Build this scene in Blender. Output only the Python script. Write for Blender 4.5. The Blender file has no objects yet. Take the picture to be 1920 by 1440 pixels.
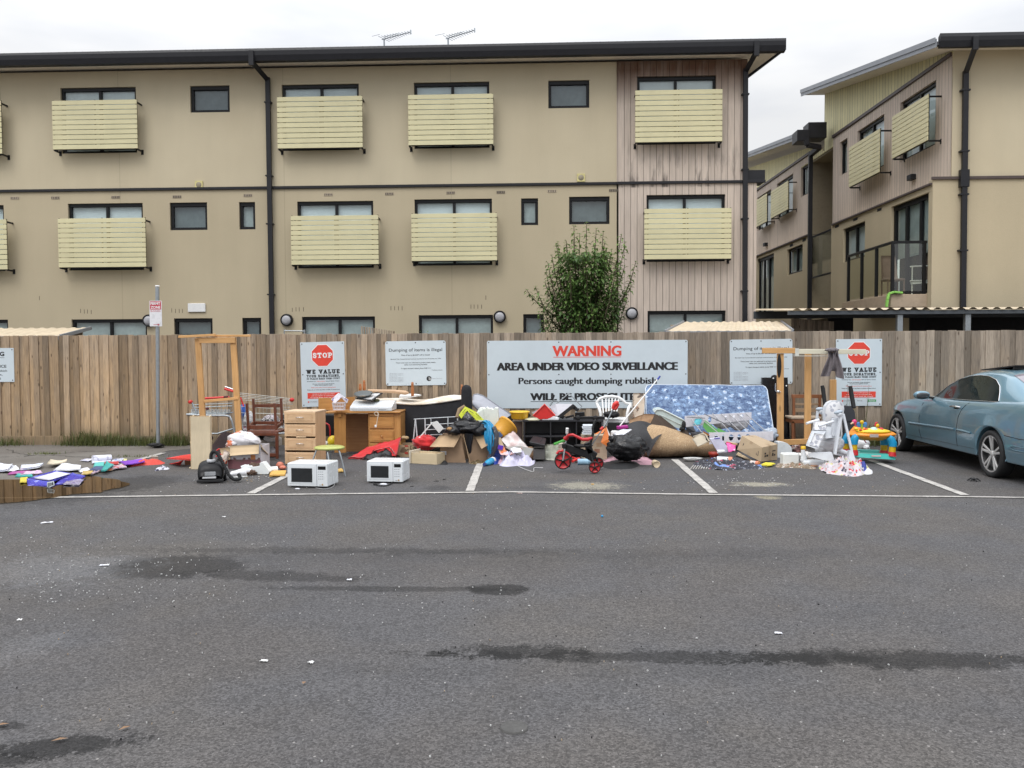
import bpy, math, random
from mathutils import Vector, Matrix, noise
R = math.radians
V = Vector
sc = bpy.context.scene
COL = bpy.data.collections.new("place"); sc.collection.children.link(COL)

# ---------------------------------------------------------------- camera
FPX, PIT, YAW, ROLL, CH = 1608.0, R(2.14), R(2.37), -0.0046, 1.6
cam_data = bpy.data.cameras.new("camera")
cam_data.sensor_width = 36.0
cam_data.lens = FPX / 1920 * 36.0
cam_data.clip_start = 0.05; cam_data.clip_end = 3000
cam = bpy.data.objects.new("camera", cam_data); COL.objects.link(cam)
CR = Matrix.Rotation(YAW, 4, 'Z') @ Matrix.Rotation(math.pi/2 - PIT, 4, 'X') @ Matrix.Rotation(ROLL, 4, 'Z')
cam.matrix_world = Matrix.Translation((0, 0, CH)) @ CR
sc.camera = cam

# ---------------------------------------------------------------- world
w = bpy.data.worlds.new("World"); sc.world = w; w.use_nodes = True
nt = w.node_tree; nt.nodes.clear()
def wn(t, **k):
    n = nt.nodes.new(t)
    for a, b in k.items(): setattr(n, a, b)
    return n
SUN_EL, SUN_ROT = R(52), R(205)
sky = wn('ShaderNodeTexSky', sky_type='NISHITA', sun_disc=False, sun_elevation=SUN_EL, sun_rotation=SUN_ROT)
tc = wn('ShaderNodeTexCoord'); sep = wn('ShaderNodeSeparateXYZ'); nt.links.new(tc.outputs['Generated'], sep.inputs[0])
mpg = wn('ShaderNodeMapping'); mpg.inputs['Scale'].default_value = (1.1, 1.1, 3.6)
nt.links.new(tc.outputs['Generated'], mpg.inputs[0])
cn = wn('ShaderNodeTexNoise'); cn.inputs['Scale'].default_value = 2.1; cn.inputs['Detail'].default_value = 5; cn.inputs['Roughness'].default_value = .5
nt.links.new(mpg.outputs[0], cn.inputs['Vector'])
cr = wn('ShaderNodeValToRGB')
cr.color_ramp.elements[0].position = .38; cr.color_ramp.elements[0].color = (.83, .87, .95, 1)
cr.color_ramp.elements[1].position = .60; cr.color_ramp.elements[1].color = (1.16, 1.16, 1.16, 1)
nt.links.new(cn.outputs['Fac'], cr.inputs[0])
mr = wn('ShaderNodeMapRange'); mr.inputs['From Min'].default_value = .25; mr.inputs['From Max'].default_value = 1.0
mr.inputs['To Min'].default_value = 6.3; mr.inputs['To Max'].default_value = 22.5
nt.links.new(sep.outputs['Z'], mr.inputs['Value'])
sm = wn('ShaderNodeVectorMath', operation='SCALE'); nt.links.new(cr.outputs[0], sm.inputs[0]); nt.links.new(mr.outputs[0], sm.inputs['Scale'])
mx = wn('ShaderNodeMix', data_type='RGBA'); mx.inputs[0].default_value = .92
nt.links.new(sky.outputs[0], mx.inputs[6]); nt.links.new(sm.outputs[0], mx.inputs[7])
bg = wn('ShaderNodeBackground'); bg.inputs[1].default_value = .1; nt.links.new(mx.outputs[2], bg.inputs[0])
wo = wn('ShaderNodeOutputWorld'); nt.links.new(bg.outputs[0], wo.inputs[0])

# ---------------------------------------------------------------- sun, exposure
sd = bpy.data.lights.new("sun", 'SUN'); sd.energy = .9; sd.angle = R(25); sd.color = (1, .97, .93)
sun = bpy.data.objects.new("sun", sd); COL.objects.link(sun)
sun.rotation_euler = (math.pi/2 - SUN_EL, 0, math.pi - SUN_ROT)
sun.location = (0, 0, 30)
sc.view_settings.view_transform = 'Standard'; sc.view_settings.look = 'None'
sc.view_settings.exposure = 0.30; sc.view_settings.gamma = 1.0
sc.cycles.max_bounces = 6; sc.cycles.transparent_max_bounces = 10

# ---------------------------------------------------------------- pixel helpers (reference pixels -> points of the place)
_R3 = CR.to_3x3(); _O = V((0, 0, CH))
def ray(px, py): return _R3 @ V(((px-960)/FPX, -(py-720)/FPX, -1))
def gp(px, py, z=0.0):
    d = ray(px, py); return _O + d*((z-CH)/d.z)
def at(px, py, Y):
    d = ray(px, py); return _O + d*(Y/d.y)
def mpp(Y): return Y/FPX*1.0012

# ---------------------------------------------------------------- mesh builder
class MB:
    def __init__(s): s.v=[]; s.f=[]; s.m=[]; s.s=[]; s.t=[]; s.mi=0; s.tone=.5; s.sm=False; s.M=None
    def add(s, vs, fs, smooth=None):
        b=len(s.v); M=s.M
        s.v += [tuple(M@V(p)) if M else tuple(p) for p in vs]
        sm = s.sm if smooth is None else smooth
        for f in fs:
            s.f.append([i+b for i in f]); s.m.append(s.mi); s.s.append(sm); s.t.append(s.tone)
        return s
    def box(s, c, d, bev=.004, rot=None):
        hx,hy,hz=[q/2 for q in d]; b=min(bev,hx*.45,hy*.45,hz*.45)
        vs=[];idx={}
        for sx in(-1,1):
            for sy in(-1,1):
                for sz in(-1,1):
                    for ax in range(3):
                        p=[sx*(hx-b),sy*(hy-b),sz*(hz-b)]; p[ax]=(sx*hx,sy*hy,sz*hz)[ax]
                        idx[(sx,sy,sz,ax)]=len(vs); vs.append(V(p))
        fs=[]
        I=lambda *k: idx[k]
        for a in(-1,1):
            fs.append([I(a,-1,-1,0),I(a,1,-1,0),I(a,1,1,0),I(a,-1,1,0)])
            fs.append([I(-1,a,-1,1),I(1,a,-1,1),I(1,a,1,1),I(-1,a,1,1)])
            fs.append([I(-1,-1,a,2),I(1,-1,a,2),I(1,1,a,2),I(-1,1,a,2)])
            for c2 in(-1,1):
                fs.append([I(a,c2,-1,0),I(a,c2,1,0),I(a,c2,1,1),I(a,c2,-1,1)])
                fs.append([I(a,-1,c2,0),I(a,1,c2,0),I(a,1,c2,2),I(a,-1,c2,2)])
                fs.append([I(-1,a,c2,1),I(1,a,c2,1),I(1,a,c2,2),I(-1,a,c2,2)])
        for sx in(-1,1):
            for sy in(-1,1):
                for sz in(-1,1): fs.append([I(sx,sy,sz,0),I(sx,sy,sz,1),I(sx,sy,sz,2)])
        c=V(c)
        if rot is not None:
            rm = rot if isinstance(rot, Matrix) else Matrix.Rotation(rot[2],3,'Z')@Matrix.Rotation(rot[1],3,'Y')@Matrix.Rotation(rot[0],3,'X')
            vs=[rm@p for p in vs]
        return s.add([p+c for p in vs],fs,False)
    def bb(s,x0,x1,y0,y1,z0,z1,bev=.004):
        return s.box(((x0+x1)/2,(y0+y1)/2,(z0+z1)/2),(abs(x1-x0),abs(y1-y0),abs(z1-z0)),bev)
    def bar(s,a,b,wd,th,up=(0,0,1),bev=.003):
        a=V(a);b=V(b);x=(b-a);L=x.length;x.normalize();u=V(up);y=u.cross(x)
        if y.length<1e-3:y=V((0,1,0)).cross(x)
        y.normalize();z=x.cross(y)
        rm=Matrix((x,y,z)).transposed()
        return s.box((a+b)/2,(L,wd,th),bev,rm)
    def tube(s,pts,r,n=8,closed=False,caps=True,smooth=True):
        pts=[V(p) for p in pts]; N=len(pts); rs=r if isinstance(r,(list,tuple)) else [r]*N
        vs=[];prev=None
        for i,p in enumerate(pts):
            if closed: t=pts[(i+1)%N]-pts[i-1]
            else: t=pts[min(i+1,N-1)]-pts[max(i-1,0)]
            if t.length<1e-9:t=V((0,0,1))
            t.normalize()
            if prev is None:
                a=V((0,0,1)) if abs(t.z)<.9 else V((1,0,0)); u=t.cross(a).normalized()
            else:
                u=(prev-t*prev.dot(t)); u=u.normalized() if u.length>1e-6 else t.orthogonal().normalized()
            prev=u; w_=t.cross(u)
            for k in range(n):
                an=2*math.pi*k/n; vs.append(p+(u*math.cos(an)+w_*math.sin(an))*rs[i])
        fs=[]
        for i in range(N if closed else N-1):
            j=(i+1)%N
            for k in range(n): fs.append([i*n+k,i*n+(k+1)%n,j*n+(k+1)%n,j*n+k])
        s.add(vs,fs,smooth)
        if caps and not closed:
            s.add(vs[:n],[list(range(n))],False); s.add(vs[-n:],[list(range(n))],False)
        return s
    def lathe(s,prof,c=(0,0,0),n=24,M=None,sx=1,sy=1,smooth=True,a0=0,a1=2*math.pi):
        full=abs(a1-a0-2*math.pi)<1e-6; K=n if full else n+1; vs=[]
        for r_,z in prof:
            for k in range(K):
                a=a0+(a1-a0)*k/n; p=V((r_*math.cos(a)*sx,r_*math.sin(a)*sy,z))
                if M: p=M@p
                vs.append(p+V(c))
        fs=[]
        for i in range(len(prof)-1):
            for k in range(n):
                k2=(k+1)%K; fs.append([i*K+k,i*K+k2,(i+1)*K+k2,(i+1)*K+k])
        return s.add(vs,fs,smooth)
    def prism(s,pts,ext):
        pts=[V(p) for p in pts];e=V(ext);n=len(pts)
        return s.add(pts+[p+e for p in pts],[list(range(n)),list(range(2*n-1,n-1,-1))]+[[i,(i+1)%n,(i+1)%n+n,i+n] for i in range(n)],False)
    def patch(s,a,b,c,d,nx=8,ny=8,amp=0,seed=0,fr=3.0,th=.004,sag=0,smooth=True,nrm=None,curl=0):
        """quad a b c d; crumple by noise along its normal; two skins th apart"""
        a,b,c,d=V(a),V(b),V(c),V(d)
        nn=V(nrm) if nrm else ((b-a).cross(d-a)).normalized()
        g=[]
        for j in range(ny+1):
            for i in range(nx+1):
                u=i/nx;v=j/ny
                p=(a*(1-u)+b*u)*(1-v)+(d*(1-u)+c*u)*v
                q=noise.noise(V((u*fr+seed*3.7,v*fr+seed,seed*1.3)))+.45*noise.noise(V((u*fr*2.6,v*fr*2.6,seed)))
                p=p+nn*(amp*q)+V((0,0,-sag*4*u*(1-u)))+nn*(curl*(2*u-1)**2)
                g.append(p)
        W=nx+1;f=[[j*W+i,j*W+i+1,(j+1)*W+i+1,(j+1)*W+i] for j in range(ny) for i in range(nx)]
        if th<=0: return s.add(g,f,smooth)
        o=len(g);g2=[p-nn*th for p in g]
        f2=[[o+k for k in reversed(q)] for q in f]
        rim=[i for i in range(W)]+[j*W+nx for j in range(1,ny+1)]+[ny*W+i for i in range(nx-1,-1,-1)]+[j*W for j in range(ny-1,0,-1)]
        f3=[[rim[k],rim[(k+1)%len(rim)],rim[(k+1)%len(rim)]+o,rim[k]+o] for k in range(len(rim))]
        return s.add(g+g2,f+f2+f3,smooth)
    def heap(s,outline,h,seed=0,rings=9,amp=.25,fr=6.0,p=2.2,smooth=True,z0=0.0,fold=0.0):
        """soft mound over a ground outline [(x,y)..]: height h in the middle, folds and creases"""
        n0=len(outline);K=max(28,n0*4);o=[]
        for k in range(K):
            t=k/K*n0;i=int(t);f=t-i
            P=[V((*outline[(i+q-1)%n0],0)) for q in range(4)]
            o.append(.5*((2*P[1])+(P[2]-P[0])*f+(2*P[0]-5*P[1]+4*P[2]-P[3])*f*f+(3*P[1]-P[0]-3*P[2]+P[3])*f**3))
        c=sum(o,V((0,0,0)))/K;sz=max((q-c).length for q in o)
        vs=[V((c.x,c.y,z0+h))];
        for r_ in range(1,rings+1):
            t=r_/rings
            for k in range(K):
                q=c+(o[k]-c)*t
                e=max(0,1-t**p)
                n1=noise.noise(V((q.x*fr+seed,q.y*fr,seed*2.1)));n2=noise.noise(V((q.x*fr*2.7,q.y*fr*2.7+seed,seed)))
                rd=1-2*abs(noise.noise(V((q.x*fr*1.3+9,q.y*fr*1.3,seed+5))))
                z=h*(e*(1+amp*n1*1.6)+amp*.5*n2*min(1,e*3)+fold*(rd-.5)*min(1,e*2.5))
                q=q+(q-c)*(.12*n2*t) if r_<rings else q
                vs.append(V((q.x,q.y,z0+max(0.0,z) if r_<rings else z0)))
        vs[0].z=z0+h*(1+amp*noise.noise(V((c.x*fr+seed,c.y*fr,seed*2.1))))
        fs=[[0,1+k,1+(k+1)%K] for k in range(K)]
        for r_ in range(rings-1):
            b=1+r_*K
            for k in range(K): fs.append([b+k,b+K+k,b+K+(k+1)%K,b+(k+1)%K])
        return s.add(vs,fs,smooth)
    def blob(s,c,rad,seed=0,amp=.2,fr=3.0,nu=24,nv=14,pw=1.0,rot=None,flat=None):
        c=V(c);vs=[];rm=None
        if rot: rm=Matrix.Rotation(rot[2],3,'Z')@Matrix.Rotation(rot[1],3,'Y')@Matrix.Rotation(rot[0],3,'X')
        for j in range(nv+1):
            th=math.pi*j/nv
            for i in range(nu):
                ph=2*math.pi*i/nu
                d=V((math.sin(th)*math.cos(ph),math.sin(th)*math.sin(ph),math.cos(th)))
                q=noise.noise(d*fr+V((seed,seed*.7,0)));q2=1-2*abs(noise.noise(d*fr*1.9+V((seed+4,0,seed))))
                k=1+amp*(q+.5*q2-.25)
                e=[math.copysign(abs(x)**pw,x) for x in d]
                p=V((e[0]*rad[0],e[1]*rad[1],e[2]*rad[2]))*k
                if rm:p=rm@p
                p=p+c
                if flat is not None and p.z<flat:p.z=flat+.0
                vs.append(p)
        fs=[[j*nu+i,j*nu+(i+1)%nu,(j+1)*nu+(i+1)%nu,(j+1)*nu+i] for j in range(nv) for i in range(nu)]
        return s.add(vs,fs,True)
    def build(s,name,mats,parent=None,world=False,loc=None,mod=None):
        if not isinstance(mats,(list,tuple)): mats=[mats]
        vs=s.v
        if world:
            if parent is not None: I=rootmat(parent).inverted()
            else: I=Matrix.Translation(loc or (0,0,0)).inverted()
            vs=[tuple(I@V(p)) for p in vs]
        me=bpy.data.meshes.new(name); me.from_pydata(vs,[],s.f)
        for m in mats: me.materials.append(m)
        me.polygons.foreach_set('material_index',s.m); me.polygons.foreach_set('use_smooth',s.s)
        a=me.attributes.new('tone','FLOAT','FACE'); a.data.foreach_set('value',s.t)
        me.update()
        o=bpy.data.objects.new(name,me); COL.objects.link(o)
        if parent is not None: o.parent=parent
        elif loc is not None: o.location=loc
        return o
def rootmat(o):
    while o.parent: o=o.parent
    return Matrix.LocRotScale(o.location,o.rotation_euler,o.scale)
def tag(o,label=None,cat=None,group=None,kind=None):
    if label: o['label']=label
    if cat: o['category']=cat
    if group: o['group']=group
    if kind: o['kind']=kind
    return o
def empty(name,label,cat,loc,rz=0,group=None,rot=None):
    o=bpy.data.objects.new(name,None); COL.objects.link(o); o.empty_display_size=.1
    o.location=loc; o.rotation_euler=rot or (0,0,rz)
    return tag(o,label,cat,group)
def copy_tree(o,parent=None):
    c=o.copy(); COL.objects.link(c); c.parent=parent
    for ch in list(o.children): copy_tree(ch,c)
    return c
class T:
    """a thing: an Empty at its base; p() gives local points from reference pixels at a depth offset dy"""
    def __init__(s,name,label,cat,px,py,Y=None,rz=0,group=None):
        q=gp(px,py) if Y is None else at(px,py,Y)
        s.Y=q.y; s.s=mpp(q.y); s.o=empty(name,label,cat,q,rz,group); s.q=q; s.I=rootmat(s.o).inverted()
    def p(s,px,py,dy=0.0): return s.I@at(px,py,s.Y+dy)
    def part(s,name,mb,mats,parent=None): return mb.build(name,mats,parent or s.o)
def solo(name,mb,mats,label,cat,loc,group=None,world=True):
    o=mb.build(name,mats,None,world=world,loc=loc); return tag(o,label,cat,group)

# ---------------------------------------------------------------- materials
class NT:
    def __init__(s,name):
        s.m=bpy.data.materials.new(name); s.m.use_nodes=True; s.t=s.m.node_tree; s.t.nodes.clear()
        s.out=s.t.nodes.new('ShaderNodeOutputMaterial'); s.tc=s.t.nodes.new('ShaderNodeTexCoord')
    def n(s,ty,ins=None,**k):
        x=s.t.nodes.new('ShaderNode'+ty)
        for a,b in k.items(): setattr(x,a,b)
        for a,b in (ins or {}).items(): s.set(x.inputs[a],b)
        return x
    def set(s,i,b):
        if hasattr(b,'is_output') or isinstance(b,bpy.types.NodeSocket): s.t.links.new(b,i)
        elif isinstance(b,bpy.types.Node): s.t.links.new(b.outputs[0],i)
        else:
            if i.type=='RGBA' and len(b)==3: b=(*b,1)
            i.default_value=b
    def mapped(s,scale=(1,1,1),rot=(0,0,0),src='Object',loc=(0,0,0)):
        return s.n('Mapping',{0:s.tc.outputs[src],'Scale':scale,'Rotation':rot,'Location':loc}).outputs[0]
    def noise(s,scale,detail=3,vec=None,rough=.55,dist=0):
        return s.n('TexNoise',{'Vector':vec or s.tc.outputs['Object'],'Scale':scale,'Detail':detail,'Roughness':rough,'Distortion':dist}).outputs['Fac']
    def vor(s,scale,vec=None,out='Distance',rnd=1):
        return s.n('TexVoronoi',{'Vector':vec or s.tc.outputs['Object'],'Scale':scale,'Randomness':rnd}).outputs[out]
    def rng(s,v,a,b,c,d,smooth=False):
        x=s.n('MapRange',{'Value':v,'From Min':a,'From Max':b,'To Min':c,'To Max':d})
        if smooth:x.interpolation_type='SMOOTHSTEP'
        return x.outputs[0]
    def math(s,op,a,b=0.0,clamp=False): return s.n('Math',{0:a,1:b},operation=op,use_clamp=clamp).outputs[0]
    def mix(s,f,a,b,blend='MIX'):
        x=s.n('Mix',{0:f,6:a,7:b},data_type='RGBA',blend_type=blend); return x.outputs[2]
    def scale(s,col,f):
        x=s.n('VectorMath',{0:col,'Scale':f},operation='SCALE'); return x.outputs[0]
    def attr(s,name): return s.n('Attribute',attribute_name=name).outputs['Fac']
    def bump(s,h,strength=.3,dist=.01): return s.n('Bump',{'Height':h,'Strength':strength,'Distance':dist}).outputs[0]
    def pbsdf(s,col,rough=.5,metal=0,spec=.5,bump=None,coat=0,alpha=None,trans=0,sheen=0,ior=1.5,sss=0):
        x=s.n('BsdfPrincipled',{'Base Color':col,'Roughness':rough,'Metallic':metal,'Specular IOR Level':spec,'Coat Weight':coat,'Transmission Weight':trans,'Sheen Weight':sheen,'IOR':ior})
        if bump is not None: s.set(x.inputs['Normal'],bump)
        if alpha is not None: s.set(x.inputs['Alpha'],alpha)
        s.t.links.new(x.outputs[0],s.out.inputs[0]); return s.m
_pm={}
def pm(name,col,rough=.55,var=.16,vs=7,metal=0,bump=.0,bs=60,coat=0,spec=.5,tone=0.0,pats=(),dirt=.12,sheen=0,trans=0,stretch=None):
    """general surface: colour varied by two scales of noise, light grime, optional printed patches [(colour,scale,threshold,'n'|'v')]"""
    if name in _pm: return _pm[name]
    n=NT(name); vec=n.mapped(stretch) if stretch else None
    f=n.rng(n.noise(vs,4,vec),.25,.75,1-var,1+var); f2=n.rng(n.noise(vs*6,3,vec),.2,.8,1-var*.5,1+var*.5)
    fac=n.math('MULTIPLY',f,f2)
    if tone: fac=n.math('MULTIPLY',fac,n.rng(n.attr('tone'),0,1,1-tone,1+tone))
    c=n.n('RGB'); c.outputs[0].default_value=(*col,1); cc=c.outputs[0]
    for i,(pc,ps,th,kind) in enumerate(pats):
        vv=n.mapped((1,1,1),(0,0,0),'Object',(i*3.3+.7,i*1.7,i*2.9))
        q=n.noise(ps,2,vv) if kind=='n' else n.vor(ps,vv)
        a=n.rng(q,th-.02,th+.02,0,1) if kind=='n' else n.rng(q,th-.03,th+.03,1,0)
        cc=n.mix(a,cc,pc)
    cc=n.scale(cc,fac)
    if dirt: cc=n.mix(n.rng(n.noise(vs*1.7,5,n.mapped(loc=(5,3,1))),.52,.75,0,dirt*3),cc,n.scale(cc,.55))
    b=n.bump(n.noise(bs,3,vec),bump,.01) if bump else None
    rr=n.rng(n.noise(vs*2,2),.3,.7,max(0,rough-.06),min(1,rough+.06))
    n.pbsdf(cc,rr,metal,spec,b,coat,sheen=sheen,trans=trans)
    _pm[name]=n.m; return n.m

def mat_asphalt():
    n=NT('asphalt'); P=n.n('NewGeometry').outputs['Position']
    big=n.noise(.35,4,P); mid=n.noise(2.2,5,P); agg=n.vor(95,P,'Color'); agr=n.n('SeparateColor',{0:agg}).outputs[0]
    fine=n.noise(160,2,P); m3=n.noise(75,3,P,.75)
    col=n.mix(n.rng(big,.35,.65,0,1),(.076,.071,.070),(.090,.083,.077))
    col=n.mix(n.rng(n.noise(.9,4,n.n('VectorMath',{0:P,1:(7,3,1)},operation='ADD').outputs[0]),.4,.62,0,.7),col,(.074,.074,.079))
    k=n.math('MULTIPLY',n.rng(mid,.3,.7,.93,1.07),n.rng(agr,0,1,.60,1.42))
    k=n.math('MULTIPLY',k,n.rng(fine,.3,.7,.72,1.3)); k=n.math('MULTIPLY',k,n.rng(m3,.3,.7,.74,1.28))
    col=n.scale(col,k)
    # pale grit stones
    g=n.n('SeparateColor',{0:n.vor(42,P,'Color')}).outputs[1]
    col=n.mix(n.math('MULTIPLY',n.rng(g,.965,.985,0,.55),n.rng(n.vor(42,P),.28,.2,0,1)),col,(.40,.38,.36))
    # stains, seams and dust with shapes of their own (dark = oil and fresh bitumen, light = chalk and spilt sawdust)
    sp=n.n('SeparateXYZ',{0:P}); dn=n.n('TexNoise',{'Vector':P,'Scale':2.6,'Detail':7,'Roughness':.62})
    d2=n.n('VectorMath',{0:dn.outputs['Color'],1:(-.5,-.5,-.5)},operation='ADD').outputs[0]
    rag=n.math('ADD',n.math('MULTIPLY',n.noise(7,6,P,.75),.6),n.math('MULTIPLY',n.noise(48,3,P,.8),.42))
    def spot(px,py,hw,hh,rot,dark,col2,amp=.9,edge=.35,wob=.5):
        nonlocal col
        if isinstance(col2,float) and col2<.62: col2*=.66
        c=gp(px,py); e=gp(px+hw,py); t=gp(px,py-hh); b=gp(px,py+hh)
        rx=(e-c).length; ry=abs(t.y-b.y)/2
        q=n.n('VectorMath',{0:P,1:n.n('VectorMath',{0:d2,'Scale':wob}, operation='SCALE').outputs[0]},operation='ADD').outputs[0]
        q=n.n('VectorMath',{0:q,1:tuple(-c)},operation='ADD').outputs[0]
        q=n.n('VectorRotate',{'Vector':q,'Angle':-rot},rotation_type='Z_AXIS').outputs[0]
        q=n.n('VectorMath',{0:q,1:(1/rx,1/ry,0)},operation='MULTIPLY').outputs[0]
        L=n.n('VectorMath',{0:q},operation='LENGTH').outputs['Value']
        L=n.math('ADD',L,n.math('MULTIPLY',n.math('SUBTRACT',rag,.5),amp*3.6)); edge=edge*.45
        a=n.math('MULTIPLY',n.rng(L,1+edge,1-edge,0,1,True),dark)
        col=n.mix(a,col,n.scale(col,col2) if isinstance(col2,float) else n.scale(n.mix(0.0,col2,col2),n.rng(agr,0,1,.6,1.3)))
    spot(330,1062,125,22,0,.8,.42,.7,.3,.15)
    spot(520,1080,180,9,-.10,.7,.5,.9,.4,.1); spot(740,1104,240,5,0,.7,.5,.9,.5,.08); spot(935,1105,58,11,0,.9,.38,.5,.2,.1)
    spot(640,1032,420,6,0,.5,.5,1.4,.5,.2); spot(1180,1036,600,9,0,.35,.62,1.4,.6,.2); spot(1000,1045,1000,9,0,.22,.68,1.0,.6,.3)
    spot(700,1055,700,22,0,.3,.75,1.2,.7,.3); spot(250,1130,420,60,0,.22,.72,1.2,.7,.3)
    spot(980,1222,130,13,0,.9,.42,1.6,.4,.15); spot(1250,1232,430,11,0,.85,.45,1.5,.45,.10); spot(1660,1236,320,16,0,.9,.40,1.2,.4,.12)
    spot(1150,1258,650,16,0,.35,.72,1.3,.6,.2); spot(830,1226,40,5,0,.7,.5,1.5,.4,.1)
    spot(120,1400,135,20,.25,.95,.38,1.3,.35,.10); spot(15,1362,40,8,.1,.8,.45,1.3,.4,.05); spot(0,1425,60,14,0,.9,.4,1.2,.4,.1)
    spot(1100,911,62,7,0,.6,(.34,.32,.25),1.4,.7,.1); spot(1425,908,50,4,0,.55,(.42,.39,.30),1.5,.7,.1); spot(1440,933,22,3,0,.5,(.34,.31,.2),1,.7,.1)
    spot(110,1065,140,30,0,.10,(.42,.43,.45),1.8,.6,.2); spot(60,1210,60,30,0,.06,(.40,.41,.43),1.8,.6,.2)
    spot(820,915,26,4,0,.5,.6,1,.5,.1); spot(1000,915,50,4,0,.4,.62,1,.5,.1); spot(250,906,80,15,0,.75,.55,1.0,.5,.15); spot(60,928,170,22,.03,.6,.6,1.0,.5,.12)
    spot(970,1700,3000,60,0,.15,.9)
    h=n.math('ADD',n.math('MULTIPLY',agr,.7),fine)
    n.pbsdf(col,.88,0,.35,n.bump(h,.55,.006)); return n.m
def mat_fence():
    n=NT('weathered_paling'); P=n.n('NewGeometry').outputs['Position']; t=n.attr('tone')
    off=n.n('CombineXYZ',{0:n.math('MULTIPLY',t,37.0),1:0.0,2:n.math('MULTIPLY',t,91.0)}).outputs[0]
    q=n.n('VectorMath',{0:P,1:off},operation='ADD').outputs[0]
    gv=n.n('VectorMath',{0:q,1:(26,6,1.6)},operation='MULTIPLY').outputs[0]
    grain=n.noise(2.4,6,gv,.65,.6)
    kv=n.n('VectorMath',{0:q,1:(9,3,3.4)},operation='MULTIPLY').outputs[0]
    kn=n.vor(1.0,kv); 
    sep=n.n('SeparateXYZ',{0:P}); grey=n.rng(sep.outputs[0],-8,3.5,.15,.95)
    grey=n.math('ADD',grey,n.rng(n.noise(1.1,2,q),.3,.7,-.3,.3),True)
    grey=n.math('ADD',grey,n.rng(sep.outputs[2],1.2,1.95,0,.35),True)
    a=n.mix(grey,(.41,.285,.17),(.31,.255,.20))
    col=n.scale(a,n.rng(t,0,1,.56,1.36)); col=n.scale(col,n.rng(grain,.3,.72,.66,1.22))
    col=n.mix(n.rng(kn,.15,.06,0,.8),col,(.07,.045,.03))
    col=n.mix(n.rng(n.noise(3,4,n.n('VectorMath',{0:q,1:(8,2,.8)},operation='MULTIPLY').outputs[0]),.58,.72,0,.55),col,(.12,.10,.085))
    col=n.mix(n.rng(sep.outputs[2],.42,.05,0,.45),col,(.13,.11,.07))
    n.pbsdf(col,.85,0,.25,n.bump(grain,.4,.006)); return n.m
def mat_render(name,c1,c2):
    n=NT(name); P=n.n('NewGeometry').outputs['Position']
    big=n.noise(.45,4,P); streak=n.noise(1.0,5,n.n('VectorMath',{0:P,1:(1.8,1.8,.25)},operation='MULTIPLY').outputs[0])
    col=n.mix(n.rng(big,.3,.7,0,1),c1,c2)
    col=n.scale(col,n.rng(streak,.3,.75,1.03,.96)); fine=n.noise(60,3,P); col=n.scale(col,n.rng(fine,.3,.7,.96,1.04))
    sx=n.n('SeparateXYZ',{0:P}).outputs[0]; jt=n.math('FRACT',n.math('DIVIDE',n.math('ADD',sx,50.9),4.05)); col=n.mix(n.math('MULTIPLY',n.math('LESS_THAN',jt,.004),.35),col,n.scale(col,.5))
    run=n.noise(1.0,4,n.n('VectorMath',{0:P,1:(4.5,4.5,.12)},operation='MULTIPLY').outputs[0]); col=n.mix(n.rng(run,.62,.80,0,.16),col,n.scale(col,.7))
    n.pbsdf(col,.9,0,.2,n.bump(fine,.25,.006)); return n.m
def mat_clad(name,c,pitch,stain=.0,z1=5.6,zt=8.4,ax=0):
    n=NT(name); P=n.n('NewGeometry').outputs['Position']; s=n.n('SeparateXYZ',{0:P})
    u=s.outputs[ax]; fr=n.math('FRACT',n.math('DIVIDE',n.math('ADD',u,50.0),pitch))
    gap=n.math('LESS_THAN',fr,.075)
    cell=n.math('FLOOR',n.math('DIVIDE',n.math('ADD',u,50.0),pitch)); wn_=n.n('TexWhiteNoise',{'W':cell},noise_dimensions='1D').outputs['Value']
    gr=n.noise(2,5,n.n('VectorMath',{0:P,1:(14,14,1.2)},operation='MULTIPLY').outputs[0])
    col=n.scale(n.mix(0.0,c,c),n.math('MULTIPLY',n.rng(wn_,0,1,.93,1.06),n.rng(gr,.3,.7,.9,1.1)))
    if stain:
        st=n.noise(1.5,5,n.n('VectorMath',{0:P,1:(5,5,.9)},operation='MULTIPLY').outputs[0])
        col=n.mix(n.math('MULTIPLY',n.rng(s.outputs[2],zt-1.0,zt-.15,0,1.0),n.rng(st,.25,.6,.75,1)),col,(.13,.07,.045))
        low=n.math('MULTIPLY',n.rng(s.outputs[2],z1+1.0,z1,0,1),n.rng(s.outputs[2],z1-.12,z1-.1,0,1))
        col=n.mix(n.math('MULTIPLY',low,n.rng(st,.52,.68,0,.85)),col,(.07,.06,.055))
    col=n.mix(gap,col,n.scale(col,.30))
    h=n.math('SUBTRACT',1.0,gap)
    n.pbsdf(col,.75,0,.25,n.bump(h,.6,.02)); return n.m
def fres(n,f0,base,nrm=None):
    lw=n.n('LayerWeight',{'Blend':.5}); 
    if nrm is not None: n.set(lw.inputs['Normal'],nrm)
    return n.math('ADD',n.math('MULTIPLY',n.math('POWER',lw.outputs['Facing'],5.0),1-f0),f0+base,True)
def mat_glass(name,tint=(.80,.86,.86),base=.04,rough=.02):
    n=NT(name)
    tr=n.n('BsdfTransparent',{'Color':tint}); gl=n.n('BsdfGlossy',{'Color':(1,1,1),'Roughness':rough})
    m=n.n('MixShader',{0:fres(n,.04,base),1:tr.outputs[0],2:gl.outputs[0]}); n.t.links.new(m.outputs[0],n.out.inputs[0]); return n.m
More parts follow.
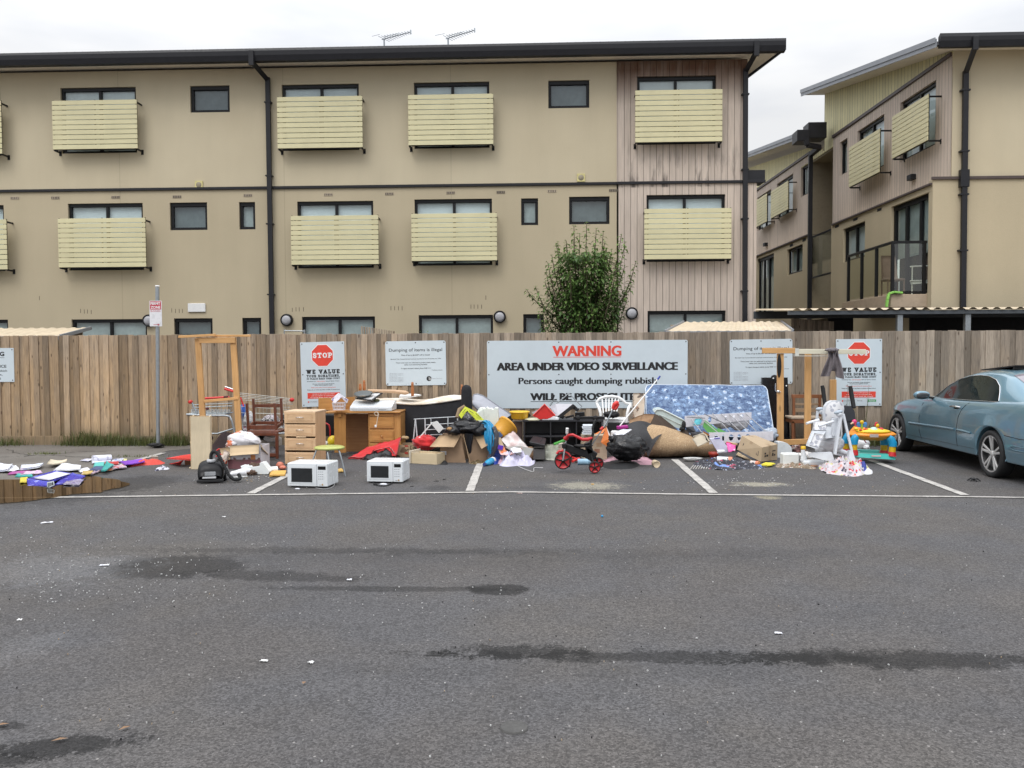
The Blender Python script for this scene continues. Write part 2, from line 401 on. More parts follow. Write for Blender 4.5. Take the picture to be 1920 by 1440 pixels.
def mat_puddle():
    n=NT('puddle_water'); wv=n.noise(2.2,3); P=n.n('NewGeometry').outputs['Position']; bp=n.bump(wv,.12,.006)
    tr=n.n('BsdfTransparent',{'Color':(.42,.35,.25)}); gl=n.n('BsdfGlossy',{'Color':(.80,.74,.66),'Roughness':.03,'Normal':bp})
    m=n.n('MixShader',{0:fres(n,.02,0.0,bp),1:tr.outputs[0],2:gl.outputs[0]}); n.t.links.new(m.outputs[0],n.out.inputs[0]); return n.m
def mat_wood(name,c1,c2,axis=2,rough=.5,sc=1.0,coat=0):
    if name in _pm: return _pm[name]
    n=NT(name); k=[16*sc]*3; k[axis]=1.3*sc
    g=n.noise(1.6,6,n.mapped(tuple(k)),.6,1.2); g2=n.noise(1.2,2,n.mapped((2,2,2)))
    col=n.mix(n.rng(g,.32,.68,0,1),c1,c2); col=n.scale(col,n.rng(g2,.3,.7,.88,1.1))
    kn=n.vor(1.0,n.mapped(tuple([5*sc if i!=axis else 1.6*sc for i in range(3)])))
    col=n.mix(n.rng(kn,.1,.05,0,.7),col,n.scale(col,.35)); col=n.scale(col,n.rng(n.attr('tone'),0,1,.8,1.2))
    n.pbsdf(col,rough,0,.4,n.bump(g,.15,.004),coat); _pm[name]=n.m; return n.m
M_asph=mat_asphalt(); M_fence=mat_fence()
M_wall=mat_render('cream_render',(.515,.445,.315),(.57,.50,.36)); M_wall2=mat_render('tan_render',(.44,.375,.26),(.485,.415,.29))
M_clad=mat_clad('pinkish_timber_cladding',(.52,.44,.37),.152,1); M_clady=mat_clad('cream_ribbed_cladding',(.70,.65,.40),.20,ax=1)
M_clads=mat_clad('side_timber_cladding',(.58,.49,.415),.152,0,ax=1)
M_black=pm('black_window_frame',(.006,.006,.007),.4,.1,dirt=0,spec=.3); M_gutter=pm('charcoal_gutter',(.013,.013,.016),.45,.15,dirt=.05,spec=.35)
M_slat=pm('cream_slat',(.63,.58,.355),.5,.06,1.5,dirt=.05,tone=.08); M_soffit=pm('pale_soffit',(.80,.74,.64),.8,.05,dirt=0)
M_fascia=pm('grey_blue_fascia',(.23,.245,.27),.45,.1,3,dirt=.05); M_roofm=pm('metal_roof',(.1,.1,.11),.5,.1)
M_glass=mat_glass('window_glass'); M_blind=pm('white_blind',(.80,.84,.86),.9,.08,3,dirt=0); M_blindg=pm('grey_green_frosted_glass',(.13,.155,.16),.5,.3,1.6,dirt=0)
M_blinddark=pm('dim_curtain',(.42,.46,.45),.9,.2,2.5,dirt=0); M_dark=pm('dark_room',(.012,.012,.014),.9,.1,dirt=0)
M_paint=pm('white_line_paint',(.42,.41,.385),.75,.25,9,dirt=.35,bs=90,bump=.2); M_white=pm('white_plastic',(.74,.74,.73),.4,.05,dirt=.04)
M_sign=pm('sign_white',(.57,.64,.68),.35,.03,2,dirt=.03); M_ink=pm('black_ink',(.012,.012,.014),.5,.05,dirt=0); M_red=pm('sign_red',(.72,.06,.035),.45,.08,dirt=.05)
M_whiteink=pm('white_ink',(.78,.79,.78),.5,.03,dirt=0); M_steel=pm('galvanised_steel',(.36,.39,.41),.38,.1,20,metal=.7,dirt=.1); M_chrome=pm('chrome',(.7,.7,.7),.15,.03,metal=1,dirt=0)

# ---------------------------------------------------------------- ground
mb=MB(); mb.add([(-400,-60,0),(400,-60,0),(400,900,0),(-400,900,0)],[[0,1,2,3]])
tag(mb.build('ground',M_asph),kind='structure')
n=NT('old_concrete'); P=n.n('NewGeometry').outputs['Position']
c=n.mix(n.rng(n.noise(1.2,5,P),.35,.65,0,1),(.125,.112,.098),(.165,.152,.135)); c=n.scale(c,n.rng(n.noise(60,3,P,.7),.3,.7,.7,1.28))
M_conc=n.pbsdf(c,.9,0,.3,n.bump(n.noise(80,3,P),.4,.005))
def gz(px,py,z): q=gp(px,py,z); return (q.x,q.y,z)
pave=[(-1500,870),(-1500,832),(0,832),(400,832),(352,842),(316,845),(285,854),(255,864),(225,874),(190,888),(150,896),(60,900),(-60,905),(-1500,905)]
mb=MB(); mb.add([gz(x,y,.004) for x,y in pave],[list(range(len(pave)))])
tag(mb.build('footpath',M_conc),kind='structure')
mb=MB(); rnd=random.Random(4)
def crack(pts,wd=.012):
    P_=[V(gz(x,y,.0065)) for x,y in pts]; Q=[]
    for a,b in zip(P_,P_[1:]):
        for k in range(8): Q.append(a.lerp(b,k/8)+V((rnd.uniform(-.03,.03),rnd.uniform(-.03,.03),0)))
    Q.append(P_[-1]); vs=[];
    for i,q in enumerate(Q): w_=wd*rnd.uniform(.5,1.5); vs+=[q+V((0,-w_,0)),q+V((0,w_,0))]
    mb.add(vs,[[2*i,2*i+2,2*i+3,2*i+1] for i in range(len(Q)-1)])
crack([(15,842),(32,850),(60,854),(45,856)]); crack([(-200,858),(0,857),(60,854),(110,854),(150,857),(200,858)]); crack([(110,851),(150,846),(200,846)])
tag(mb.build('path_cracks',pm('crack_dirt',(.025,.022,.018),.95,.2)),kind='structure')
# markings
def strip(name,pts,wd,z=.008,horiz=False):
    mb=MB(); P_=[V(gz(x,y,z)) for x,y in pts]; Q=[]
    for a,b in zip(P_,P_[1:]):
        k_=max(1,int((b-a).length/.12)); Q+=[a.lerp(b,k/k_) for k in range(k_)]
    Q.append(P_[-1]); vs=[]; r_=random.Random(3)
    for i,q in enumerate(Q):
        t=(Q[min(i+1,len(Q)-1)]-Q[max(i-1,0)]).normalized(); nn=V((-t.y,t.x,0))
        vs+=[q-nn*(wd/2+r_.uniform(-.004,.004)),q+nn*(wd/2+r_.uniform(-.004,.004))]
    mb.add(vs,[[2*i,2*i+2,2*i+3,2*i+1] for i in range(len(Q)-1)])
    return tag(mb.build(name,M_paintw),kind='structure')
n=NT('worn_line_paint'); P=n.n('NewGeometry').outputs['Position']
wear=n.rng(n.noise(45,5,P,.7),.36,.44,0,1); wear=n.math('MULTIPLY',wear,n.rng(n.noise(5,4,P),.25,.5,.5,1))
c=n.mix(wear,(.12,.115,.11),(.46,.44,.41)); c=n.scale(c,n.rng(n.noise(8,4,P),.3,.7,.8,1.1)); M_paintw=n.pbsdf(c,.8,0,.3)
strip('parking_line',[(-900,948),(0,933.5),(350,929),(700,924.8),(960,922),(1340,927),(1810,931),(2100,935),(2900,948)],.07)
for pts in ([(470,925),(560,880)],[(881,920),(900,870),(905,850)],[(1338,924),(1265,861)],[(1810,928),(1631,862)],[(222,873),(260,861.3),(307,848.8)]):
    a,b=[gp(*q) for q in (pts[0],pts[-1])]; strip('parking_line',pts,.10)
# puddle
pud=[(-300,905),(-100,902),(0,899),(55,898),(110,893),(148,890),(180,893),(205,897),(228,902),(240,908),(226,913),(200,918),(185,923),(140,926),(100,932),(40,940),(-20,944),(-120,948),(-300,950)]
mb=MB(); cx=gz(60,915,.012); K=len(pud)
sm_=[];
for i in range(K):
    P0,P1,P2,P3=[V(gz(*pud[(i+q-1)%K],.012)) for q in range(4)]
    for f in (0,.33,.66):
        w_=.5*((2*P1)+(P2-P0)*f+(2*P0-5*P1+4*P2-P3)*f*f+(3*P1-P0-3*P2+P3)*f**3); w_.x+=rnd.uniform(-.03,.03); w_.y+=rnd.uniform(-.02,.02); sm_.append(w_)
mb.add(sm_,[list(range(len(sm_)))]); tag(mb.build('puddle_water',mat_puddle()),kind='structure')
# ---------------------------------------------------------------- fence
FY=14.72
rnd=random.Random(11); root=empty('paling_fence','weathered grey brown timber paling fence behind the dumped rubbish','fence',(0,FY,0))
mb=MB(); x=-13.0; i=0
while x<12.2:
    wd=rnd.uniform(.092,.105); front=i%2==0
    pitch=.088 if x<4.4 else .125
    if x>=4.4: wd=rnd.uniform(.12,.15)
    y=FY-(.018 if front else 0); top=1.925+rnd.uniform(-.008,.008)
    mb.tone=rnd.random(); a=rnd.uniform(-.006,.006)
    zb=.13 if x<-4 else .03
    mb.box((x,y,(top+zb)/2),(wd,.016,top-zb),.002,(0,a,0)); x+=pitch*rnd.uniform(.93,1.07); i+=1
mb.build('palings',M_fence,root,world=True)
mb=MB(); mb.tone=.25
for k in range(9): mb.tone=rnd.uniform(.1,.4); mb.bb(-13+k*2.8,-13+(k+1)*2.8-.004,FY-.03,FY+.02,.0,.16,.004)
mb.build('plinth_board',M_fence,root,world=True)
mb=MB()
for z in (.5,1.1,1.7): mb.tone=.4; mb.bb(-13,12.3,FY+.012,FY+.06,z-.035,z+.035)
mb.build('rail',M_fence,root,world=True)
for k in range(10):
    mb=MB(); mb.tone=.3+.04*k; X=-12.6+2.7*k; mb.bb(X-.05,X+.05,FY+.062,FY+.16,0,1.86); mb.build('post',M_fence,root,world=True)

# ---------------------------------------------------------------- lettering
def text_geo(body,bold=0.0,shear=0):
    cu=bpy.data.curves.new('t','FONT'); cu.body=body; cu.size=1; cu.offset=bold; cu.resolution_u=3; cu.shear=shear
    o=bpy.data.objects.new('t',cu); me=bpy.data.meshes.new_from_object(o)
    vs=[v.co.copy() for v in me.vertices]; fs=[list(p.vertices) for p in me.polygons]
    bpy.data.objects.remove(o); bpy.data.meshes.remove(me); bpy.data.curves.remove(cu); return vs,fs
def fit(mb,vs,fs,x0,x1,z0,z1,y,full=None):
    """scale flat glyph outlines into the rectangle x0..x1, z0..z1 at depth y (facing -Y)"""
    ax=min(v[0] for v in vs);bx=max(v[0] for v in vs);ay=min(v[1] for v in vs);by=max(v[1] for v in vs)
    mb.add([(x0+(v[0]-ax)/(bx-ax)*(x1-x0),y,z0+(v[1]-ay)/(by-ay)*(z1-z0)) for v in vs],fs,False)
def text(mb,body,cx,z0,width,h,y,bold=.0,align='c',caps=True):
    vs,fs=text_geo(body,bold)
    lo=min(v[1] for v in vs); hi=max(v[1] for v in vs); hh=h
    desc = any(ch in 'gpqyj,' for ch in body)
    x0=cx-width/2 if align=='c' else cx
    if desc:
        base=0.0; sc_=h/hi; fit(mb,vs,fs,x0,x0+width,z0+lo*sc_,z0+h,y)
    else: fit(mb,vs,fs,x0,x0+width,z0,z0+h,y)
S=.5
SLAB={ # strokes on a unit box for the slab lettering; 'h' ends carry slabs
'S':(.8,[[(.95,.72),(.95,.9),(.6,1),(.3,1),(.08,.82),(.12,.62),(.5,.52),(.88,.4),(.94,.2),(.7,0),(.35,0),(.05,.12),(.05,.3)]],[]),
'T':(.9,[[(.5,0),(.5,1)],[(0,.78),(0,1),(1,1),(1,.78)]],[(.5,0)]),
'O':(.95,[[(.5,0),(.15,.12),(0,.5),(.15,.88),(.5,1),(.85,.88),(1,.5),(.85,.12),(.5,0)]],[]),
'P':(.85,[[(.2,0),(.2,1),(.75,1),(1,.85),(1,.6),(.75,.45),(.2,.45)]],[(.2,0),(.1,1)]),
'W':(1.3,[[(.08,1),(.28,0),(.5,.9),(.72,0),(.92,1)]],[(.08,1),(.92,1),(.5,1)]),
'E':(.85,[[(.2,0),(.2,1)],[(0,1),(1,1),(1,.75)],[(0,0),(1,0),(1,.25)],[(.2,.5),(.7,.5)]],[]),
'V':(1.0,[[(.08,1),(.5,0),(.92,1)]],[(.1,1),(.9,1)]),
'A':(1.0,[[(.08,0),(.5,1),(.92,0)],[(.25,.35),(.75,.35)]],[(.1,0),(.9,0)]),
'L':(.8,[[(.2,1),(.2,0)],[(0,0),(1,0),(1,.3)]],[(.2,1)]),
'U':(.95,[[(.15,1),(.15,.2),(.35,0),(.65,0),(.85,.2),(.85,1)]],[(.15,1),(.85,1)]),
'Y':(.95,[[(.05,1),(.5,.45),(.95,1)],[(.5,.45),(.5,0)]],[(.05,1),(.95,1),(.5,0)]),
'R':(.95,[[(.2,0),(.2,1),(.7,1),(.95,.85),(.95,.62),(.7,.5),(.2,.5)],[(.6,.5),(.92,0)]],[(.2,0),(.92,0),(.1,1)]),
'D':(.95,[[(.2,0),(.2,1)],[(0,1),(.65,1),(.98,.75),(.98,.25),(.65,0),(0,0)]],[]),
'N':(1.0,[[(.15,0),(.15,1),(.85,0),(.85,1)]],[(.15,0),(.85,1),(.1,1)]),
'I':(.45,[[(.5,0),(.5,1)]],[(.5,0),(.5,1)]),
'M':(1.15,[[(.12,0),(.12,1),(.5,.25),(.88,1),(.88,0)]],[(.12,0),(.88,0),(.08,1),(.92,1)]),
'K':(1.0,[[(.2,0),(.2,1)],[(.9,1),(.25,.45)],[(.45,.6),(.9,0)]],[(.2,0),(.2,1),(.9,1),(.9,0)]),
'H':(1.0,[[(.15,0),(.15,1)],[(.85,0),(.85,1)],[(.15,.5),(.85,.5)]],[(.15,0),(.15,1),(.85,0),(.85,1)]),
'C':(.9,[[(.95,.7),(.9,.9),(.55,1),(.2,.9),(.02,.5),(.2,.1),(.55,0),(.95,.15)]],[]),
',':(.3,[[(.5,.1),(.3,-.2)]],[]),' ':(.5,[],[])}
def slab_text(mb,body,x0,x1,z0,z1,y,th=.2):
    h=z1-z0; tot=sum(SLAB[c][0]+.16 for c in body)-.16; u=(x1-x0)/tot; x=x0; k=0
    t=th*h
    for c in body:
        w_,st,sl=SLAB[c]; W=w_*u; ix=t*.5; X=lambda a:x+ix+a*(W-2*ix); Z=lambda b:z0+t*.4+b*(h-t*.8)
        def seg(a,b,tt):
            nonlocal k
            A=V((a[0],0,a[1]));B=V((b[0],0,b[1])); d=(B-A); 
            if d.length<1e-6:return
            d.normalize(); nn=V((-d.z,0,d.x))*tt*.5; e=d*tt*.25; k+=1
            yy=y-.00004*(k%40)
            mb.add([(q.x,yy,q.z) for q in (A-nn-e,B-nn+e,B+nn+e,A+nn-e)],[[0,1,2,3]],False)
        for pl in st:
            for a,b in zip(pl,pl[1:]): seg((X(a[0]),Z(a[1])),(X(b[0]),Z(b[1])),t if abs(a[0]-b[0])*W<abs(a[1]-b[1])*h*1.2 else t*.8)
        for a in sl: seg((X(a[0])-t*.95,Z(a[1])),(X(a[0])+t*.95,Z(a[1])),t*.62)
        x+=W+.16*u

# ---------------------------------------------------------------- fence signs
SY=FY-.034
def plate(name,label,px0,py0,px1,py1,rad=.03,tilt=0,group=None):
    a=at(px0,py0,SY);b=at(px1,py1,SY); w_,h_=b.x-a.x,a.z-b.z
    o=empty(name,label,'sign',(a.x,SY,b.z),group=group,rot=(0,tilt,0))
    mb=MB(); pts=[]
    for cx,cz,a0 in ((w_-rad,h_-rad,0),(rad,h_-rad,90),(rad,rad,180),(w_-rad,rad,270)):
        for k in range(5): an=R(a0+k*22.5); pts.append((cx+rad*math.cos(an),0,cz+rad*math.sin(an)))
    mb.prism(pts,(0,.006,0)); mb.build('sheet',M_sign,o)
    mb=MB()
    e=.03
    for x in ((e,w_-e) if w_<.9 else (e,w_/2,w_-e)) if w_<2 else (e,w_*.36,w_*.62,w_-e):
        for z in ((e,h_/2,h_-e) if h_>1 else (e,h_-e)): mb.lathe([(0,.006),(.008,.005),(.011,0)],(x,0,z),8,Matrix.Rotation(math.pi/2,4,'X'))
    mb.build('screws',pm('dark_screw',(.06,.06,.06),.4),o)
    return o,w_,h_
def stop_sign(label,x0,y0,x1,y1,tilt):
    o,W,H_=plate('donation_sign',label,x0,y0,x1,y1,.008,tilt,'stop donation signs')
    def octa(r,cz,y):
        return [(W*.5+r*math.cos(R(22.5+45*k)),y,cz+r*math.sin(R(22.5+45*k))) for k in range(8)]
    cz=H_*.79; r=W*.255
    mb=MB(); mb.prism(octa(r*1.07,cz,-.0012),(0,.0008,0)); mb.mi=1; mb.prism(octa(r,cz,-.0024),(0,.001,0))
    mb.mi=0; slab_text(mb,'STOP',W*.5-r*.86,W*.5+r*.86,cz-r*.22,cz+r*.24,-.0034,.24); mb.build('stop_octagon',[M_whiteink,M_red],o)
    mb=MB()
    slab_text(mb,'WE VALUE',W*.12,W*.88,H_*.508,H_*.575,-.001,.27)
    slab_text(mb,'YOUR DONATIONS,',W*.125,W*.88,H_*.455,H_*.494,-.001,.24)
    slab_text(mb,'SO PLEASE MAKE THEM COUNT',W*.125,W*.875,H_*.420,H_*.445,-.001,.22)
    text(mb,'We can graciously accept donations',W*.5,H_*.345,W*.50,H_*.014,-.001,.02)
    text(mb,'during store opening hours',W*.5,H_*.325,W*.4,H_*.014,-.001,.02)
    text(mb,'Please do not leave any items outside of these hours',W*.5,H_*.255,W*.74,H_*.014,-.001,.02)
    text(mb,'Donations are',W*.13,H_*.386,W*.2,H_*.014,-.001,.02,'l'); text(mb,'here at Savers Centre',W*.56,H_*.386,W*.31,H_*.014,-.001,.02,'l')
    mb.mi=1; text(mb,'only accepted',W*.345,H_*.386,W*.2,H_*.014,-.001,.01,'l')
    text(mb,'Please check store front for opening hours',W*.5,H_*.29,W*.56,H_*.014,-.001,.01)
    mb.bb(W*.13,W*.87,-.0012,-.0002,H_*.125,H_*.215,.0001)
    mb.lathe([(0,.001),(W*.018,.001)],(W*.15,-.001,H_*.075),10,Matrix.Rotation(math.pi/2,4,'X'))
    mb.mi=2
    for k,s_ in enumerate(('Donations left outside store hours','will be subject to removal and','dumping fines may be issued')): text(mb,s_,W*.5,H_*(.19-.027*k),W*(.5+.06*k),H_*.013,-.0022,.01)
    mb.mi=3; text(mb,'SAVERS',W*.18,H_*.068,W*.17,H_*.018,-.001,.0,'l'); text(mb,'love',W*.47,H_*.068,W*.11,H_*.02,-.001,.02,'l')
    mb.mi=4; mb.bb(W*.70,W*.88,-.0012,-.0002,H_*.06,H_*.095,.0001); mb.mi=2; text(mb,'Salvos',W*.79,H_*.068,W*.13,H_*.02,-.0022,.01)
    mb.build('lettering',[M_ink,M_red,M_whiteink,pm('grey_ink',(.25,.25,.27),.5),pm('logo_green',(.05,.3,.1),.5)],o)
stop_sign('white STOP donations sign above the desk and drawers',565,642,649,763,R(-1.2))
stop_sign('white STOP donations sign partly behind the hanging grey shorts, next to the blue car',1568,636,1653,761,R(-.2))
def dump_sign(label,x0,y0,x1,y1):
    o,W,H_=plate('dumping_sign',label,x0,y0,x1,y1,.04,R(-.6),'dumping of items signs')
    mb=MB()
    text(mb,'Dumping of items is illegal',W*.5,H_*.765,W*.88,H_*.07,-.001,.006)
    text(mb,'Fines of up to $6,660* will be issued',W*.5,H_*.67,W*.47,H_*.03,-.001,.012)
    text(mb,'Moreland City Council General Local Law and Environment Protection Act 1970',W*.5,H_*.585,W*.83,H_*.022,-.001,.012)
    text(mb,'These Local Laws are enforced to protect public health,',W*.5,H_*.5,W*.66,H_*.026,-.001,.012)
    text(mb,'safety and community facilities',W*.5,H_*.455,W*.38,H_*.026,-.001,.012)
    text(mb,'To report dumped rubbish phone 9240 1111',W*.5,H_*.37,W*.5,H_*.028,-.001,.012)
    text(mb,'Translation services',W*.76,H_*.33,W*.18,H_*.018,-.001,.02,'l')
    mb.lathe([(0,.001),(W*.042,.001)],(W*.715,-.001,H_*.15),20,Matrix.Rotation(math.pi/2,4,'X'))
    mb.mi=1
    for k in range(4): mb.bb(W*(.712+.012*k),W*(.717+.012*k),-.0024,-.0014,H_*.115,H_*(.19-.012*k),.0001)
    mb.mi=2
    text(mb,'Moreland City Council',W*.77,H_*.14,W*.16,H_*.02,-.001,0,'l')
    for k in range(7):
        text(mb,'Information',W*.06,H_*(.27-.03*k),W*.075,H_*.016,-.001,0,'l'); text(mb,'9280 19'+str(10+k),W*.14,H_*(.268-.03*k),W*.05,H_*.014,-.001,0,'l')
        if k not in (2,): text(mb,'Language line',W*.20,H_*(.262-.03*k),W*.09,H_*.014,-.001,0,'l')
    mb.build('lettering',[M_ink,M_whiteink,pm('grey_ink',(.25,.25,.27),.5)],o)
dump_sign('pale sign reading Dumping of items is illegal, above the upturned sofa',723,640,837,723)
dump_sign('pale Dumping of items sign half hidden by the wooden frame right of the mattress',1369,637,1486,721)
o,W,H_=plate('warning_sign','large white WARNING area under video surveillance sign','x' and 913,639,1289,765,.03,R(.0))
mb=MB(); a=at(913,639,SY).x; s_=W/376
def wt(mb,body,px0,px1,y0,y1,bold):  # heavy lettering: strokes widened sideways; sign pixels -> rect
    vs,fs=text_geo(body,.018 if body.isupper() else .0); lo=min(v[1] for v in vs);hi=max(v[1] for v in vs)
    z0=H_-(y1-639)*s_; z1=H_-(y0-639)*s_
    if any(c in 'gp' for c in body): z0=z1-(z1-z0)*(hi-lo)/hi
    em=(z1-z0)/(hi-lo)
    for k in range(-3,4): dx=k*em*bold/3; fit(mb,vs,fs,(px0-913)*s_+dx,(px1-913)*s_+dx,z0,z1,-.001-.00012*(k+3))
wt(mb,'AREA UNDER VIDEO SURVEILLANCE',932,1270,680.5,695.5,.05)
wt(mb,'Persons caught dumping rubbish',973,1231,709,721,.045)
wt(mb,'WILL BE PROSECUTED',995,1207,738,752,.05)
mb.bb((995-913)*s_,(1207-913)*s_,-.0012,-.0002,H_-(754.6-639)*s_,H_-(753.6-639)*s_,.0001)
mb.mi=1; wt(mb,'WARNING',1037,1165,649,669,.03); mb.bb((1038-913)*s_,(1165-913)*s_,-.0012,-.0002,H_-(671-639)*s_,H_-(670-639)*s_,.0001)
mb.build('lettering',[M_ink,M_red],o)
o,W,H_=plate('surveillance_sign','white warning sign cut off by the left edge of the photo',-84,653,27,716,.004)
mb=MB()
def rt(body,z,h,xr,wd,b=.02): vs,fs=text_geo(body,b); fit(mb,vs,fs,W*xr-W*wd,W*xr,H_*z,H_*(z+h),-.001)
rt('WARNING',.76,.13,.84,.56,.04); mb.bb(W*.28,W*.84,-.0012,-.0002,H_*.71,H_*.72,.0001)
rt('AREA UNDER',.56,.08,.40+.30,.5); rt('VIDEO SURVEILLANCE',.42,.085,.87,.8); rt('Persons caught dumping Rubbish',.28,.08,.88,.85,.01); rt('Unwanted Goods,',.18,.07,.80,.6,.01); rt('WILL BE PROSECUTED',.06,.075,.77,.7,.01)
mb.build('lettering',[M_ink],o)
# parking sign
t=T('parking_sign','red and white PERMIT ZONE sign on a tall galvanised pole','sign',295,836,Y=14.3)
p=t.p
mb=MB(); mb.tube([p(296.5,836),p(295,538)],.032,12); mb.build('pole',M_steel,t.o)
mb=MB(); mb.lathe([(.0,.02),(.034,.018),(.036,0)],p(295,537),12); mb.build('cap',M_white,t.o)
mb=MB(); mb.lathe([(.10,0),(.10,.015),(.04,.05),(.035,.05)],p(296.5,836.6),14); mb.blob(p(291,834,-.1),(.12,.08,.03),2,.4); mb.build('base_rubber',pm('rubber_black',(.02,.02,.02),.8),t.o)
a=p(281,612,-.045);b=p(303,564,-.045)
mb=MB(); mb.box((a+b)/2,(b.x-a.x,.006,b.z-a.z),.003)
for z in (571,604): q=p(295,z,-.02); mb.box(q,(.08,.05,.012))
pl=mb.build('plate',pm('plate_white',(.72,.72,.74),.3,.04),t.o)
mb=MB(); w_=b.x-a.x;h_=b.z-a.z;y=a.y-.004
mb.bb(a.x+w_*.05,a.x+w_*.95,y-.001,y,a.z+h_*.66,a.z+h_*.98,.0002)
def ft(body,x0,x1,z0,z1,yy,b_=.03): vs,fs=text_geo(body,b_); fit(mb,vs,fs,a.x+w_*x0,a.x+w_*x1,a.z+h_*z0,a.z+h_*z1,yy)
ft('BUSINESS',.1,.9,.57,.63,y-.001,.0); mb.bb(a.x+w_*.3,a.x+w_*.7,y-.0012,y-.0002,a.z+h_*.058,a.z+h_*.075,.0002)
mb.prism([(a.x+w_*.66,y-.0004,a.z+h_*.02),(a.x+w_*.66,y-.0004,a.z+h_*.11),(a.x+w_*.82,y-.0004,a.z+h_*.065)],(0,-.001,0))
mb.mi=1; ft('PERMIT',.1,.9,.84,.95,y-.002,.03); ft('ZONE',.1,.9,.69,.80,y-.002,.03)
mb.build('lettering',[pm('sign_crimson',(.5,.02,.05),.4),M_whiteink],pl)

# ---------------------------------------------------------------- buildings
def frameM(ox,oy,ang=0.0,side=False):
    """wall frame: (u along the wall, v outward, z)"""
    if not side: return Matrix(((1,0,0,ox),(0,-1,0,oy),(0,0,1,0),(0,0,0,1)))
    d=V((-math.sin(ang),math.cos(ang),0)); o_=V((-math.cos(ang),-math.sin(ang),0))
    return Matrix(((d.x,o_.x,0,ox),(d.y,o_.y,0,oy),(0,0,1,0),(0,0,0,1)))
def wallh(mb,u0,u1,z0,z1,holes,dep=.11):
    us=sorted({u0,u1,*[h[0] for h in holes],*[h[1] for h in holes]}); zs=sorted({z0,z1,*[h[2] for h in holes],*[h[3] for h in holes]})
    us=[u for u in us if u0<=u<=u1]; zs=[z for z in zs if z0<=z<=z1]
    for a,b in zip(us,us[1:]):
        for c,d in zip(zs,zs[1:]):
            m_=((a+b)/2,(c+d)/2)
            if any(h[0]<m_[0]<h[1] and h[2]<m_[1]<h[3] for h in holes): continue
            mb.add([(a,0,c),(b,0,c),(b,0,d),(a,0,d)],[[0,1,2,3]],False)
    for h in holes:
        a,b,c,d=max(h[0],u0),min(h[1],u1),max(h[2],z0),min(h[3],z1); e=-dep
        for q in ([(a,0,c),(b,0,c),(b,e,c),(a,e,c)],[(a,0,d),(b,0,d),(b,e,d),(a,e,d)],[(a,0,c),(a,0,d),(a,e,d),(a,e,c)],[(b,0,c),(b,0,d),(b,e,d),(b,e,c)]): mb.add(q,[[0,1,2,3]],False)
def window(par,M,u0,u1,z0,z1,mull=(),rec=.10,fw=.065,blind=None,bz=None,dark=True,name='window'):
    mb=MB(); mb.M=M; v=-rec
    top=fw*1.35
    mb.bb(u0,u1,v-.03,v+.05,z1-top,z1,.006); mb.bb(u0,u1,v-.03,v+.05,z0,z0+fw,.006)
    mb.bb(u0,u0+fw,v-.03,v+.045,z0+fw,z1-top,.006); mb.bb(u1-fw,u1,v-.03,v+.045,z0+fw,z1-top,.006)
    for m_ in mull: c=u0+(u1-u0)*m_; mb.bb(c-fw*.55,c+fw*.55,v-.03,v+.04,z0+fw,z1-top,.004)
    wo_=mb.build(name,M_black,par,world=True)
    mb=MB(); mb.M=M; mb.add([(u0+fw*.5,v,z0+fw*.5),(u1-fw*.5,v,z0+fw*.5),(u1-fw*.5,v,z1-top*.5),(u0+fw*.5,v,z1-top*.5)],[[0,1,2,3]],False); mb.build('pane',M_glass,wo_,world=True)
    mb=MB(); mb.M=M
    if blind is not None:
        zb=z0 if bz is None else bz
        n_=14; vs=[];
        mb.add([(u0+.02,v-.05,zb),(u1-.02,v-.05,zb),(u1-.02,v-.05,z1-.01),(u0+.02,v-.05,z1-.01)],[[0,1,2,3]],False); mb.build('blind',blind,wo_,world=True)
    if dark and (blind is None or bz is not None):
        mb=MB(); mb.M=M; mb.bb(u0,u1,v-.5,v-.12,z0,z1,.001); mb.build('interior',M_dark,wo_,world=True)
    return wo_
rnd=random.Random(5)
def screen(par,M,u0,u1,z0,z1,off=.27,wrap=True,mid=.5):
    mb=MB(); mb.M=M; n_=10; ph=(z1-z0)/n_
    for k in range(n_):
        mb.tone=rnd.uniform(.3,.7); mb.bb(u0,u1,off,off+.022,z0+ph*k,z0+ph*k+ph*.885,.003)
    pn=mb.build('slat_screen',M_slat,par,world=True)
    mb=MB(); mb.M=M
    for u in (u0+.02,u1-.02,(u0+u1)/2):
        mb.bb(u-.018,u+.018,off-.022,off-.002,z0-.02,z1,.002)
    for u in (u0+.02,u1-.02):
        mb.bb(u-.014,u+.014,.0,off-.022,z0-.035,z0+.005,.002); mb.bb(u-.014,u+.014,.0,off-.022,z1-.09,z1-.05,.002); mb.bb(u-.03,u+.03,0,.012,z0-.09,z0+.03,.002)
    mb.bb(u0+.02,u1-.02,off-.024,off-.006,z0-.02,z0+.01,.002); mb.build('screen_bracket',M_black,pn,world=True)
BW=20.65; BS=BW-.29
LB=empty('apartment_block','long three storey cream apartment block behind the fence','building',(-4.5,BW,0))
MF=frameM(0,BW); MFc=frameM(0,BW-.02)
def rectp(x0,y0,x1,y1,Y=BW):
    a=at(x0,y0,Y);b=at(x1,y1,Y); return (a.x,b.x,b.z,a.z)
XL,XR,XC=-17.0,4.72,1.66
w_up=[(-138,172,3,292),(113,165,257,286),(356,161,431,210),(528,159,674,281),(776,155,918,277),(1028,151,1105,202)]
w_mid=[(-128,386,10,508),(127,382,270,506),(318,380,389,431),(448,379,479,430),(557,378,701,502),(777,374,923,497),(977,372,1009,422),(1067,369,1143,420)]
w_gr=[(-120,600,17,680),(134,599,277,690),(326,597,400,690),(454,596,491,690),(566,594,704,690),(785,591,925,690),(981,589,1020,690)]
c_up=[(1195,144,1342,270)]; c_mid=[(1212,366,1359,490)]; c_gr=[(1214,583,1360,690)]
